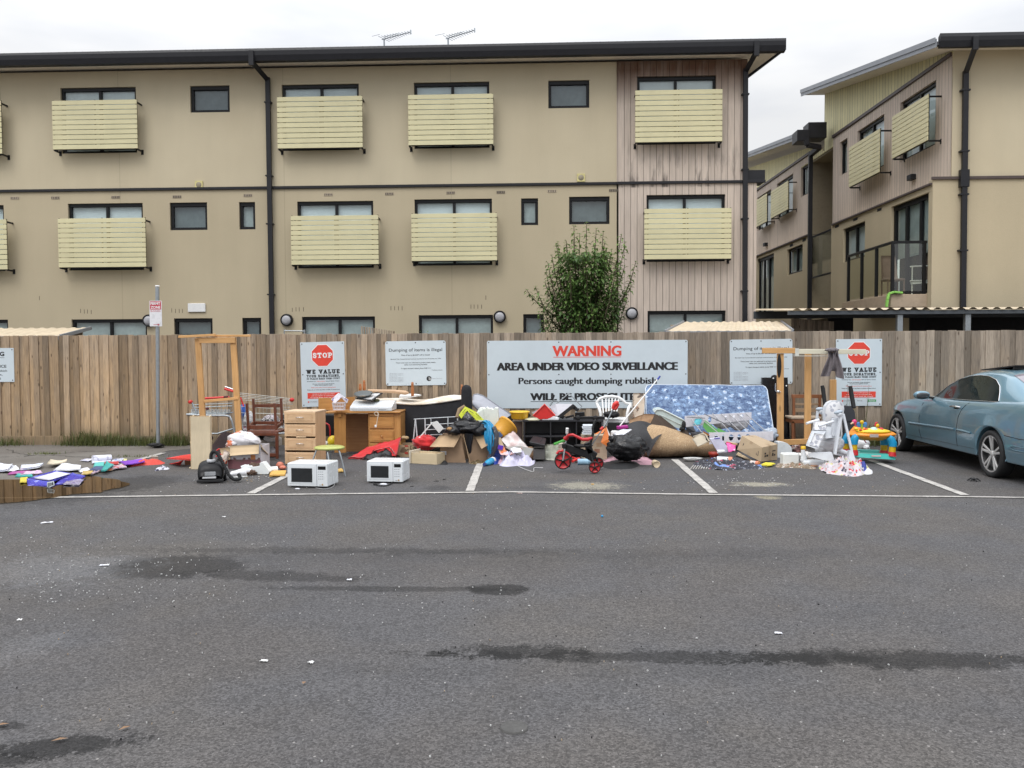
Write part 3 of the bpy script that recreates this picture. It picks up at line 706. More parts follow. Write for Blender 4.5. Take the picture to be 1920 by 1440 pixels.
holes=[rectp(*q) for q in w_up+w_mid+w_gr]; holesc=[rectp(*q) for q in c_up+c_mid+c_gr]
ZB=5.59
mb=MB(); mb.M=MF; wallh(mb,XL,XC,ZB,8.45,[h for h in holes if h[2]>ZB]); mb.build('upper_wall',M_wall,LB,world=True)
mb=MB(); mb.M=MF; wallh(mb,XL,XC,0,ZB,[h for h in holes if h[2]<ZB]); mb.build('lower_wall',M_wall2,LB,world=True)
mb=MB(); mb.M=MFc; wallh(mb,XC,XR,ZB,8.45,[h for h in holesc if h[2]>ZB],.13); wallh(mb,XC+.04,4.95,0,ZB,[h for h in holesc if h[2]<ZB],.13)
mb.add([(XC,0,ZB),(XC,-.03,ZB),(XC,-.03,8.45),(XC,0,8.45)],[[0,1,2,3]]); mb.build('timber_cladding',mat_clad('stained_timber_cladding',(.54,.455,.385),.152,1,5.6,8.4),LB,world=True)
mb=MB(); mb.bb(XL,4.71,BW+.02,30,0.0,8.3,.01); mb.bb(XL,4.94,BW+.03,30.2,-.1,ZB-.02,.01)
# keep window openings free: the core sits well behind the facade
mb=MB(); mb.bb(XL,4.70,BW+.75,48,0,8.6,.01); mb.bb(4.60,4.70,BW+.002,48,0,8.3,.005); mb.bb(4.71,4.93,BW+.002,48,0,ZB-.02,.005); mb.build('core_wall',M_wall2,LB,world=True)  # unseen depth lengthened so the side windows reflect wall instead of sky
mb=MB(); mb.bb(XL,XC,BW-.045,BW+.0-.002,ZB-.03,ZB+.035,.006); mb.bb(XC+.001,5.15,BW-.065,BW-.022,ZB-.03,ZB+.035,.006); mb.bb(4.74,5.15,BW,BW+.5,ZB+.0,ZB+.28,.004)
mb.build('floor_band',M_gutter,LB,world=True)
mb=MB(); ps=[(XL,BW-.62,8.64),(5.35,BW-.62,8.64),(5.35,30.6,10.18),(XL,30.6,10.18)]; mb.prism(ps,(0,0,.055))
x=XL
while x<5.3: mb.bar((x,BW-.60,8.705),(x,30.6,10.245),.03,.024,bev=.001); x+=.19
mb.build('roof',M_roofm,LB,world=True)
mb=MB(); mb.prism([(XL,BW-.56,8.42),(5.3,BW-.56,8.42),(5.3,30.5,9.95),(XL,30.5,9.95)],(0,0,.02)); mb.build('soffit',M_soffit,LB,world=True)
mb=MB(); mb.prism([(XL,BW-.70,8.68),(XL,BW-.72,8.62),(XL,BW-.715,8.52),(XL,BW-.68,8.40),(XL,BW-.55,8.39),(XL,BW-.55,8.62)],(5.42-XL,0,0))
mb.prism([(5.40,BW-.7,8.68),(5.40,BW-.7,8.42),(5.40,30.5,9.9),(5.40,30.5,10.2)],(.03,0,0)); mb.build('gutter',M_gutter,LB,world=True)
for u,s_ in ((-6.68,-1),(4.66,1)):
    mb=MB(); g0=V((u-.17,BW-.70,8.5)) if s_<0 else V((u+.1,BW-.70,8.5))
    mb.bar(g0+V((0,-.03,.12)),g0+V((0,-.03,-.22)),.115,.06); mb.bar(g0+V((0,-.0,-.12)),(u,BW-.08,8.14),.11,.06,(0,1,0)); mb.bar((u,BW-.09,8.2),(u+.02,BW-.09,0),.11,.075,(0,1,0))
    for z in (7.6,5.85,4.7,3.0): mb.bb(u-.085,u+.085,BW-.135,BW-.0,z,z+.03,.002)
    mb.build('downpipe',M_gutter,LB,world=True)
bl=[M_blind,M_blinddark]
for k,h in enumerate(holes):
    wd=h[1]-h[0]
    if wd>1.4: window(LB,MF,*h,mull=(.51,),blind=M_blind if h[2]>2.3 else M_blinddark,fw=.06)
    else: window(LB,MF,*h,blind=M_blindg if wd>.6 or h[2]<3 else M_blinddark,fw=.07)
for h in holesc: window(LB,MFc,*h,mull=(.49,),blind=M_blind if h[2]>2.3 else M_blinddark,fw=.06,rec=.12)
for q in [(-150,190,4,288),(97,188,258,278),(519,181,680,276),(765,177,925,270),(1191,169,1354,265),(-142,412,14,505),(108,409,274,500),(545,404,710,495),(771,400,932,488),(1208,391,1371,485)]:
    screen(LB,MF if q[0]<1100 else MFc,*rectp(*q,Y=BS))
mb=MB()
for px,py in ((372,347),(1089,333.5)): mb=MB(); a,b,c,d=rectp(px-7,py-8,px+8,py+7,BW-.03); mb.bb(a,b,BW-.03,BW-.001,c,d,.004); vt=mb.build('wall_vent',pm('cream_plastic',(.62,.55,.25),.5),LB,world=True); mb=MB(); q=at(px+.5,py-.5,BW-.032); mb.lathe([(0,.004),(.065,.003),(.068,0)],q,16,Matrix.Rotation(math.pi/2,4,'X')); mb.build('vent_grille',pm('vent_grey',(.28,.24,.17),.6,.3,30),vt,world=True)
M_vb=[pm('vent_brick',(.30,.25,.19),.9,.3,20,tone=.3),M_dark]
for px,py in ((28,371.5),(104,371),(217,370),(332,369),(465,366.5),(616,365),(730,363.5),(845,361.5),(939,360.5),(1035,358.5),(1150,357)):
    mb=MB(); a,b,c,d=rectp(px-8,py-2.5,px+8,py+2.5); mb.tone=rnd.random(); mb.bb(a,b,BW-.008,BW-.001,c,d,.001); mb.mi=1
    for k in range(5): mb.bb(a+(b-a)*(k+.3)/5,a+(b-a)*(k+.6)/5,BW-.010,BW-.0075,c+.01,d-.01,.0005)
    mb.build('brick_vent',M_vb,LB,world=True)
mb=MB()
for px,py in ((151,583),(158,584),(164,584),(171,585),(322,582),(329,583),(336,583),(342,583),(548,581),(555,580),(561,580),(569,580),(733,578),(740,578),(747,578),(754,578),(883,575),(889,575),(896,575),(903,575),(74,559),(911,558)):
    q=at(px,py,BW-.002); mb.bb(q.x-.006,q.x+.006,BW-.003,BW-.001,q.z-.05,q.z+.05,.0005)
mb.build('weep_slots',pm('slot_dirt',(.09,.07,.05),.9),LB,world=True)
mb=MB(); a,b,c,d=rectp(353,569,386,585); mb.bb(a,b,BW-.04,BW-.001,c,d,.01)
vp=mb.build('vent_cover',M_white,LB,world=True)
for px,py in ((537.5,600),(937,594),(1184.5,587.5),(279,601)):
    q=at(px,py,BW-.05); mb=MB(); RX=Matrix.Rotation(math.pi/2,4,'X')
    mb.lathe([(.148,-.05),(.15,.02),(.143,.05),(.118,.055),(.112,.03)],q,28,RX); lm=mb.build('bulkhead_lamp',M_black,LB,world=True)
    mb=MB(); mb.lathe([(0,.075),(.06,.07),(.1,.055),(.117,.03)],q,24,RX); mb.build('diffuser',pm('lamp_diffuser',(.38,.38,.40),.4,.08),lm,world=True)

# right block
RXU,RXL=9.45,9.03; ANG=R(1.5)
RB=empty('side_apartment_block','right hand cream and timber apartment block with glass balcony','building',(10.2,BW,0))
SU=frameM(RXU,BW,ANG,True); SL=frameM(RXL,BW,ANG,True)
def sd_rect(M,x0,y0,x1,y1,yy0=None):
    """pixel box on a side wall: (x0: far edge, x1: near edge) y given at the near edge -> u0,u1,z0,z1"""
    Mi=M.inverted(); o=M.translation; nn=V((M[0][1],M[1][1],0))
    def hit(px,py): d=ray(px,py); t_=(o-_O).dot(nn)/d.dot(nn); return Mi@(_O+d*t_)
    a=hit(x1,y0);b=hit(x1,y1);c=hit(x0,y0); return (a.x,c.x,b.z,a.z)
up_w=[sd_rect(SU,1689,149,1755,270),sd_rect(SU,1608,213,1658,310),sd_rect(SU,1575,258,1589,322)]
up2=[sd_rect(SU,1502,304,1516,362),sd_rect(SU,1457,325,1487,395),sd_rect(SU,1420,354,1446,420)]
lo_w=[sd_rect(SL,1671,358,1747,548),sd_rect(SL,1581,414,1622,481)]; lo2=[sd_rect(SL,1476,457,1505,508),sd_rect(SL,1420,474,1451,585)]
ZE=8.49; u1L=sd_rect(SL,1562,300,1600,320)[1]; u2L=sd_rect(SL,1520,300,1600,320)[1]; u1=sd_rect(SU,1562,300,1600,320)[1]; u2=sd_rect(SU,1520,300,1600,320)[1]; UE=22.0
mb=MB(); mb.M=SU; wallh(mb,0.0,u1,ZB,ZE,up_w,.12); mb.build('timber_cladding',M_clads,RB,world=True); mb=MB(); mb.M=SU; wallh(mb,u2,UE,ZB,ZE-.02,up2,.12); mb.build('timber_cladding',M_clads,RB,world=True)
mb=MB(); mb.M=SL; wallh(mb,0,u1L,0,ZB-.1,lo_w,.12); wallh(mb,u2L,UE,0,ZB-.1,lo2,.12); 
for a_,b_ in ((0,u1L),(u2L,UE)): mb.add([(a_,0,ZB-.1),(b_,0,ZB-.1),(b_,-.45,ZB-.1),(a_,-.45,ZB-.1)],[[0,1,2,3]])
mb.build('lower_side_wall',M_wall2,RB,world=True)
mb=MB(); mb.bb(RXU+.012,20,BW,BW+.1,ZB,8.6,.003); mb.build('upper_wall',M_wall,RB,world=True)
mb=MB(); mb.bb(RXL+.002,20,BW-.012,BW+.2,0,ZB,.003); mb.build('front_lower_wall',M_wall2,RB,world=True)
mb=MB(); mb.bb(RXL-.04,20,BW-.06,BW-.014,ZB-.01,ZB+.06,.006); mb.M=SL
for a_,b_ in ((0,u1L),(u2L,UE)): mb.bb(a_,b_,.001,.05,ZB-.12,ZB-.07,.004)
mb.M=SU
for a_,b_ in ((0.02,u1),(u2,UE)): mb.bb(a_,b_,.003,.05,ZE-.04,ZE+.05,.004)
mb.build('floor_band',pm('brown_trim',(.07,.05,.045),.5),RB,world=True)
uy=8.6
def wedge(u0,ua,z0,z1a,z1b): return [(u0,0.0,z0),(ua,0.0,z0),(ua,0.0,z1b),(u0,0.0,z1a)]
mb=MB(); mb.M=frameM(RXU+.01,BW,ANG,True); q=wedge(0,uy,ZE-.3,8.62,10.2); mb.prism(q,(0,-.05,0)); q=wedge(u2-1.8,17.5,ZE-.3,8.8,9.9); 
mb.prism([(uy+.001,0,ZE-.3),(UE,0,ZE-.3),(UE,0,10.2),(u2-.6,0,8.62)],(0,-.05,0))
mb.prism([(uy,0,ZE-.3),(uy,0,10.2),(uy,-8,10.2),(uy,-8,ZE-.3)],(-.05,0,0)); mb.build('cream_ribbed_wall',M_clady,RB,world=True)
# roof of the near part rises away from the street
sl=(10.28-8.62)/8.6
def roofslab(nm,ua,ub,za,sl_,left,Z0=0):
    A=frameM(RXU,BW,ANG,True); mb=MB(); mb.M=A
    za_=za; zb_=za+sl_*(ub-ua)
    mb.prism([(ua,left,za_+.02),(ub,left,zb_+.02),(ub,left,zb_+.10),(ua,left,za_+.10)],(0,-14,0)); r=mb.build(nm,M_roofm,RB,world=True)
    mb=MB(); mb.M=A; mb.prism([(ua+.03,left-.05,za_),(ub-.03,left-.05,zb_),(ub-.03,left-.05,zb_+.015),(ua+.03,left-.05,za_+.015)],(0,-13.5,0)); mb.build('soffit',M_soffit,r,world=True)
    mb=MB(); mb.M=A; mb.prism([(ua,left,za_-.03),(ub,left,zb_-.03),(ub,left,zb_+.16),(ua,left,za_+.16)],(0,.025,0))
    mb.prism([(ua,left+.03,za_+.07),(ub,left+.03,zb_+.07),(ub,left+.03,zb_+.19),(ua,left+.03,za_+.19)],(0,.02,0)); mb.build('fascia',M_fascia,r,world=True)
roofslab('roof',-.62,8.9,8.46,.179,.66); roofslab('rear_roof',u2-1.2,UE+1,8.75,.13,.66)
mb=MB(); mb.prism([(RXU-.60,BW-.70,8.72),(RXU-.60,BW-.72,8.64),(RXU-.60,BW-.715,8.55),(RXU-.6,BW-.68,8.42),(RXU-.6,BW-.6,8.41),(RXU-.6,BW-.6,8.66)],(10.5,0,0)); mb.build('gutter',M_gutter,RB,world=True)
q0=at(1829,80,BW-.74); qx=at(1807,130,BW).x
mb=MB(); mb.bar((q0.x,BW-.74,8.62),(q0.x,BW-.74,8.32),.12,.06,(0,1,0)); mb.bar((q0.x,BW-.72,8.38),(qx,BW-.09,8.0),.11,.06,(0,1,0)); mb.bar((qx,BW-.10,8.06),(qx+.02,BW-.10,0),.12,.08,(0,1,0))
mb.bb(qx-.1,qx+.1,BW-.16,BW-.03,ZB-.2,ZB+.2,.004)
for z in (7.6,6.2,5.2,3.9,2.5): mb.bb(qx-.1,qx+.1,BW-.15,BW-.002,z,z+.04,.002)
mb.build('downpipe',M_gutter,RB,world=True)
# recess between the parts: wall behind, glass balustrades, box gutter
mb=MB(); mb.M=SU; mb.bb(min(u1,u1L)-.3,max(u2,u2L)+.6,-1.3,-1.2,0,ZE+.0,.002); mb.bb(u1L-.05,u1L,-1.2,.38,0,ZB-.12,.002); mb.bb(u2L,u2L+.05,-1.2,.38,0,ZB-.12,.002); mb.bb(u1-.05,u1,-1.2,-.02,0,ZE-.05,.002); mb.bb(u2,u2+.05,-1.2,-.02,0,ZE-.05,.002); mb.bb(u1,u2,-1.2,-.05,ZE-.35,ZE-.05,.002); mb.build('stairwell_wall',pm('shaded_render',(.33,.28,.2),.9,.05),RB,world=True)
mb=MB(); mb.M=SL; mb.bb(u1L,u2L,-1.5,-.0,2.62,2.85,.004); mb.bb(u1L-.02,u1L+.12,-.3,-.01,2.6,5.5,.003); mb.build('landing_slab',M_wall2,RB,world=True)
for z in (2.85,5.45-.0):
    mb=MB(); mb.M=SL
    z_=z if z<4 else 5.0-1.0+.02
for z0_ in (4.05-.05,.4+.0):
    z1_=z0_+1.35
    mb=MB(); mb.M=SL; mb.bb(u1L+.15,u2L-.02,-.06,-.02,z1_,z1_+.06,.003); mb.bb(u1L+.15,u2L-.02,-.06,-.02,z0_,z0_+.06,.003); mb.bb(u2L-.1,u2L-.02,-.06,-.02,z0_+.06,z1_,.003); bs=mb.build('stair_balustrade',M_black,RB,world=True)
    mb=MB(); mb.M=SL; mb.add([(u1L+.15,-.04,z0_+.06),(u2L-.1,-.04,z0_+.06),(u2L-.1,-.04,z1_),(u1L+.15,-.04,z1_)],[[0,1,2,3]],False); mb.build('pane',M_glass,bs,world=True)
a=at(1496,228,BW+8.2); 
mb=MB()
for x0,y0,x1,y1,Yd in ((1516,229,1550,258,28.3),(1495,243,1518,264,28.2)):
    a=at(x0,y0,Yd);b=at(x1,y1,Yd); mb.bb(a.x,b.x,Yd,Yd+.6,b.z,a.z,.01)
a=at(1511,264,28.1);b=at(1514,272,28.1);c=at(1537,276,28.3);d=at(1520,290,28.9)
mb.bar(a,b,.14,.14); mb.bar(b,c,.14,.14); mb.bar(c,d,.14,.14); e=V((d.x,d.y,0)); mb.bar(d,e,.13,.1,(0,1,0)); mb.build('rainwater_head',M_gutter,RB,world=True)
for k,h in enumerate(up_w): window(RB,SU,*h,mull=(.5,) if k<2 else (),blind=M_blind if k<2 else M_blinddark,rec=.12)
for k,h in enumerate(up2): window(RB,SU,*h,mull=(.5,) if k else (),blind=M_blinddark,rec=.12)
window(RB,SL,*lo_w[0],mull=(.33,.68),blind=M_blinddark,bz=lo_w[0][2]+1.0,rec=.12,fw=.09,name='balcony_door'); window(RB,SL,*lo_w[1],mull=(.5,),blind=M_blind,rec=.12)
window(RB,SL,*lo2[0],mull=(.5,),blind=M_blinddark,rec=.12); window(RB,SL,*lo2[1],mull=(.4,.7),blind=M_blinddark,rec=.12,fw=.09,name='balcony_door')
for q in [(1674,175,1741,262),(1593,240,1650,322),(1446,338,1478,392),(1416,362,1438,415)]:
    M2=SU@Matrix.Translation((0,.32,0)); h=sd_rect(M2,*q); M3=SU
    screen(RB,M3,*h,off=.31)
for ux,zz,Mx in ((sd_rect(SU,1705,335,1718,345)[0],5.95,SU),(sd_rect(SU,1432,440,1440,445)[0],5.9,SU)):
    mb=MB(); mb.M=Mx; mb.bb(ux,ux+.25,0,.14,zz,zz+.14,.01); mb.build('wall_light',M_gutter,RB,world=True)
mb=MB(); mb.M=SL
for q in [(1645,389,1653,394),(1600,407,1608,412),(1566,420,1573,425),(1505,446,1511,451),(1481,456,1487,461)]:
    h=sd_rect(SL,*q); mb.bb(h[0],h[1],.001,.006,h[2],h[3],.001)
mb.build('wall_vent',M_dark,RB,world=True)
# balcony
PB=2.73; BX0=at(1673,545,20.9).x; D0=20.9; D1=23.9
mb=MB(); mb.bb(BX0-.06,RXL+.0,D0-.06,D1+.3,2.62,2.93,.01); mb.build('balcony_slab',pm('balcony_concrete',(.42,.33,.24),.85,.08),RB,world=True)
ZT=4.14
mb=MB(); mb.bb(BX0-.03,RXL,D0-.03,D0+.03,ZT,ZT+.06,.004); mb.bb(BX0-.03,BX0+.03,D0+.03,D1,ZT,ZT+.06,.004)
for x_,y_ in ((BX0,D0),(RXL-.06,D0),(BX0,D0+1.0),(BX0,D0+2.0),(BX0,D1)): mb.bb(x_-.035,x_+.035,y_-.035,y_+.035,2.93,ZT,.003)
mb.bb(BX0,RXL,D0-.012,D0+.012,2.96,3.0,.002); bs=mb.build('balustrade',M_black,RB,world=True)
mb=MB(); mb.add([(BX0+.035,D0,3.01),(RXL-.1,D0,3.01),(RXL-.1,D0,ZT),(BX0+.035,D0,ZT)],[[0,1,2,3]],False)
for k in range(3): mb.add([(BX0,D0+.04+k,2.98),(BX0,D0+.96+k,2.98),(BX0,D0+.96+k,ZT),(BX0,D0+.04+k,ZT)],[[0,1,2,3]],False)
mb.build('pane',mat_glass('balcony_glass',(.72,.76,.68),.04),bs,world=True)
# things on the balcony
def mini_thing(name,label,cat,loc,fn,mats,parts=None):
    pass
mb=MB(); X,Y_=BX0+.45,D0+.35
for k,(dx,dz) in enumerate(((0,.0),(.03,.32))): mb.bb(X+.12,X+.9,Y_,Y_+.35,2.935+dz*1.0,2.935+dz+.28,.03)
solo('plastic_chair',MB().bb(X-.25,X+.2,Y_+.5,Y_+.9,3.33,3.38,.02).patch((X-.22,Y_+.88,3.36),(X+.18,Y_+.88,3.36),(X+.15,Y_+1.02,4.0),(X-.2,Y_+1.02,4.0),6,6,.01,3,th=.02).tube([(X-.22,Y_+.52,2.94),(X-.22,Y_+.52,3.35)],.02).tube([(X+.18,Y_+.52,2.94),(X+.18,Y_+.52,3.35)],.02).tube([(X-.22,Y_+.9,2.94),(X-.22,Y_+.9,3.35)],.02).tube([(X+.18,Y_+.9,2.94),(X+.18,Y_+.9,3.35)],.02),pm('brown_plastic',(.22,.15,.12),.5),'brown plastic chair behind the balcony glass','chair',(X,Y_+.7,2.93),world=True)
e_=empty('clothes_airer','white clothes airer folded out on the balcony','clothes airer',(X+.5,Y_+.2,2.93))
mb=MB()
for dz in (.35,.7): mb.tube([(X+.15,Y_+.1,2.93+dz),(X+.95,Y_+.1,2.93+dz+.03)],.018)
for dx in (.2,.9): mb.tube([(X+dx,Y_+.1,2.94),(X+dx,Y_+.1,3.65)],.016)
mb.build('frame',M_white,e_,world=True); mb=MB(); mb.patch((X+.15,Y_+.06,3.2),(X+.95,Y_+.1,3.26),(X+.95,Y_+.1,3.3),(X+.15,Y_+.06,3.28),8,2,.04,3,th=.01); mb.build('towel',M_white,e_,world=True)
mb=MB(); a=at(1670,541,D0-.07);b=at(1651,545,D0+.2); q=[at(1690,545,D0-.02),at(1672,541,D0-.06),at(1657,546,D0-.1),at(1653,556,D0-.12),at(1652,570,D0-.12)]
q=[V((BX0+.2,D0-.09,2.96)),V((BX0-.0,D0-.10,2.98)),V((BX0-.12,D0-.09,2.94)),V((BX0-.15,D0-.1,2.8)),V((BX0-.17,D0-.1,2.62))]
for a_,b_ in zip(q,q[1:]): mb.bar(a_,b_,.05,.09,(0,1,0),.01)
solo('strap',mb,pm('lime_fabric',(.25,.55,.10),.6),'lime green strap hanging over the balcony edge','strap',q[0])

# antennas
for k,(px,label) in enumerate(((721,'roof aerial further from the building corner, above the second screened window'),(841,'roof aerial nearer the timber clad corner'))):
    Y_=BW+.3; b0=at(px,92-k*2,Y_); e_=empty('tv_aerial',label,'aerial',b0,group='roof aerials'); m1=at(px-1,73-k*1.5,Y_); tip=at(px+49,60-k*3.5,Y_-.5)
    mb=MB(); mb.tube([b0-V((0,0,.15)),m1],.02); mb.build('mast',M_steel,e_,world=True)
    mb=MB(); d=(tip-m1); mb.tube([m1-d*.08,tip],.012,6); mb.tube([m1-d*.02+V((0,0,.05)),m1+d*.55+V((0,0,.04))],.008,6)
    sd_=V((.25,.9,.12)).normalized()
    for i in range(11):
        c=m1+d*(i/10.5); L=.30-.018*i; mb.tube([c-sd_*L,c+sd_*L],.007,5); 
    mb.bar(tip-V((0,0,.05)),tip+V((0,0,.05)),.03,.03); mb.build('boom',M_steel,e_,world=True)
    mb=MB(); mb.tube([m1-V((.05,.3,.0)),m1-V((.35,-.3,-.18))],.006,5); mb.tube([m1+V((.25,.35,-.12)),m1+V((.6,.2,-.12))],.006,5); mb.build('reflector',M_steel,e_,world=True)

# sheds, carport and small things between fence and flats
def shed(label,x0,x1,ytop,yfr,Yf,Yb,post=False,ox=0,group=None):
    a=at(x0,yfr,Yf);b=at(x1,yfr,Yf);c=at(x1-ox,ytop,Yb);d=at(x0+(35 if ox else 0),ytop,Yb); zc=(c.z+d.z)/2
    e_=empty('corrugated_shed',label,'shed',(a.x,Yf,0),group=group)
    mb=MB(); n_=int((b.x-a.x)/.17); vs=[]
    P_=[]
    for i in range(n_*4+1):
        t=i/(n_*4); ph=i%4; dz=(0,.018,.018,0)[ph]
        P_.append((V((a.x+(b.x-a.x)*t,Yf,a.z+dz)),V((d.x+(c.x-d.x)*t,Yb,zc+dz))))
    vs=[q for pr_ in P_ for q in pr_]; fs=[[2*i,2*i+2,2*i+3,2*i+1] for i in range(len(P_)-1)]
    mb.add(vs,fs,False); mb.build('roof_sheet',M_tan,e_,world=True)
    mb=MB(); mb.bb(a.x,b.x,Yf-.03,Yf-.005,a.z-.07,a.z+.012,.004); mb.bar((b.x+.01,Yf,a.z-.0),(c.x+.01,Yb,zc-.0),.03,.07); mb.bar((a.x-.01,Yf,a.z-.0),(d.x-.01,Yb,zc-.0),.03,.07); mb.build('edge_trim',M_fascia,e_,world=True)
    mb=MB(); mb.bb(a.x+.08,b.x-.08,Yf+.12,Yf+.15,0,a.z-.05,.004); mb.bb(min(a.x,d.x)+.35,c.x-.1,Yb-.15,Yb-.12,0,zc-.05,.004); mb.build('shed_wall',pm('tan_steel_wall',(.40,.33,.24),.6),e_,world=True)
n=NT('tan_roof_sheet'); M_tan=n.pbsdf(n.scale(n.mix(0.0,(.60,.50,.36),(.60,.50,.36)),n.rng(n.noise(2,4),.3,.7,.85,1.1)),.5,0,.4)
shed('tan corrugated shed roof peeping over the fence at the left edge',-120,112,616,632,15.3,17.6,ox=-58)
shed('tan corrugated shed roof below the timber clad wall',1248,1486,604,622.5,15.3,17.3,ox=22)
e_=empty('carport','open carport with ribbed cream roof edge and steel posts','carport',(6.5,16.6,0))
mb=MB(); a=at(1478,592,16.4); b=at(1500,590,16.4); xr=12.5; n_=int((xr-a.x)/.21)
P_=[]
for i in range(n_*4+1): ph=i%4; P_.append(a.x+(xr-a.x)*i/(n_*4))
vs=[];
for i,x_ in enumerate(P_): dz=(0,0,.035,.035)[i%4]; vs+=[V((x_,16.3,2.355+dz)),V((x_,19.3,2.50+dz))]
mb.add(vs,[[2*i,2*i+2,2*i+3,2*i+1] for i in range(len(P_)-1)]); mb.build('roof_sheet',M_tan,e_,world=True)
mb=MB(); mb.bb(a.x-.02,xr,16.34,16.38,2.27,2.345,.004); mb.bb(a.x-.02,xr,19.0,19.06,2.3,2.46,.004); mb.build('beam',pm('dark_steel',(.07,.08,.09),.5),e_,world=True)
for x_ in (1686,1813,1950): q=at(x_,610,16.45); mb=MB(); mb.bb(q.x-.05,q.x+.05,16.4,16.5,0,2.265,.004); mb.build('post',M_steel,e_,world=True)
mb=MB(); mb.bb(at(1553,610,19.0).x,at(1600,610,19.0).x,19.0,19.05,0,2.3,.003); mb.bb(at(1706,610,19.0).x,12.5,19.0,19.05,0,2.3,.003); mb.build('shade_sheet',M_dark,e_,world=True)  # near-black sheets standing in for the shade beneath the carport roof
mb=MB(); 
for k in range(16): x_=at(1484+k*5,610,18.2).x; mb.tone=rnd.random(); mb.bb(x_,x_+.05,18.2,18.22,1.2,2.28-.005*k,.002)
solo('slatted_screen',mb,M_fence,'brown slatted timber screen under the left end of the carport','screen',(6.3,18.2,0))
mb=MB()
for k in range(14):
    x_=at(677+k*4.6,620,16).x; mb.tone=rnd.random(); z_=at(677,611.5+k*.75,16).z; mb.bb(x_,x_+.028,16,16.02,.8,z_,.002)
solo('trellis',mb,M_fence,'small timber trellis top showing above the fence','trellis',(-3,16,0))
mb=MB(); a=at(533,620,16.5);b=at(571,621,16.5); mb.tube([a,b],.012,6); mb.tube([a+V((0,0,.03)),a-V((0,0,.5))],.012,6); mb.tube([b+V((0,0,.03)),b-V((0,0,.5))],.02,6)
solo('clothes_line',mb,M_steel,'thin metal clothes line arm over the fence top','clothes line',(a.x,16.5,1.5))

# ---------------------------------------------------------------- tree behind the fence
def mat_leaf(name,c,c2):
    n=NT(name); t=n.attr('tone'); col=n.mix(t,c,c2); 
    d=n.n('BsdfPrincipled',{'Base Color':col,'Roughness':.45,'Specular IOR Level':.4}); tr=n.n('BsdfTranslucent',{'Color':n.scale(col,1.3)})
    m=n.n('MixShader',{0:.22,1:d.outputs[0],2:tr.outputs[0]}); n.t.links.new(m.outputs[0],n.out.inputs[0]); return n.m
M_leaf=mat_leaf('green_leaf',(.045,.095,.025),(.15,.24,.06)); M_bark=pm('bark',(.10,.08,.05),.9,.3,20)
def leaf(mb,p,d,L,wd,droop=.5):
    d=V(d).normalized(); sdv=d.cross(V((0,0,1)))
    if sdv.length<.1: sdv=V((1,0,0))
    sdv.normalize(); up=sdv.cross(d)
    m_=p+d*L*.5-V((0,0,L*droop*.18)); e=p+d*L*.92-V((0,0,L*droop*.75))
    a=m_+sdv*wd*.5+up*wd*.15;b=m_-sdv*wd*.5+up*wd*.15
    mb.add([p,a,m_,b,e],[[0,1,2],[0,2,3],[1,4,2],[2,4,3]],True)
TR=empty('leafy_tree','dark green leafy tree rising behind the fence','tree',(1.3,17.2,0))
rnd=random.Random(21); trunk=MB(); crown=MB(); TY=17.2
def px2(x,y,dy=0): return at(x,y,TY+dy)
base=V((px2(1088,640).x,TY,0)); shoots=[]
tips=[(1100,418),(1118,430),(1076,424),(1087,440),(1062,452),(1131,436),(1147,470),(1165,442),(1172,455),(1192,492),(1186,515),(1171,500),(1043,458),(1035,480),(1027,492),(1046,500),(1024,508),(1022,530),(1036,548),(1185,535),(1176,560),(1160,575),(1150,600),(988,544),(1004,538),(1014,562),(1010,586),(1022,600),(1040,610),(1140,615),(1100,470),(1110,500),(1070,500),(1085,530),(1120,540),(1145,520),(1060,560),(1095,580),(1125,590),(1070,600),(1135,480),(1156,500)]
for (x,y) in tips+[(rnd.gauss(1100,34),rnd.uniform(450,620)) for _ in range(62)]:
    x=min(max(x,1010),1178) if (x,y) not in tips else x
    dy=rnd.uniform(-.75,.75) if (x,y) not in tips[:30] else rnd.uniform(-.35,.35)
    tip=px2(x,y,dy); root_=V((base.x+(tip.x-base.x)*.18+rnd.uniform(-.1,.1),TY+dy*.3,rnd.uniform(.9,1.5) if tip.z<2.8 else rnd.uniform(1.3,2.2)))
    mid=root_.lerp(tip,.5)+V(((tip.x-base.x)*.18,dy*.15,-.05))
    pts=[root_.lerp(mid,t)*(1-t)+mid.lerp(tip,t)*t for t in [i/8 for i in range(9)]]
    trunk.tube(pts,[.02-.0017*i for i in range(9)],5)
    L=(tip-root_).length; nl=int(L*34); 
    for i in range(nl):
        t=.12+.88*i/nl; q=root_.lerp(mid,t)*(1-t)+mid.lerp(tip,t)*t
        an=i*2.4+rnd.uniform(-.4,.4); d=V((math.cos(an),math.sin(an),rnd.uniform(0,.5)))
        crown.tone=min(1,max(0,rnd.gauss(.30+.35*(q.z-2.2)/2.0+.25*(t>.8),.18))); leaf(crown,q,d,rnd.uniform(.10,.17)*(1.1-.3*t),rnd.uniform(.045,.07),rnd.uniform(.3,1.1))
    for k in range(4): crown.tone=rnd.uniform(.5,.95); leaf(crown,tip,V((rnd.uniform(-1,1),rnd.uniform(-1,1),.8)),.08,.03,.6)
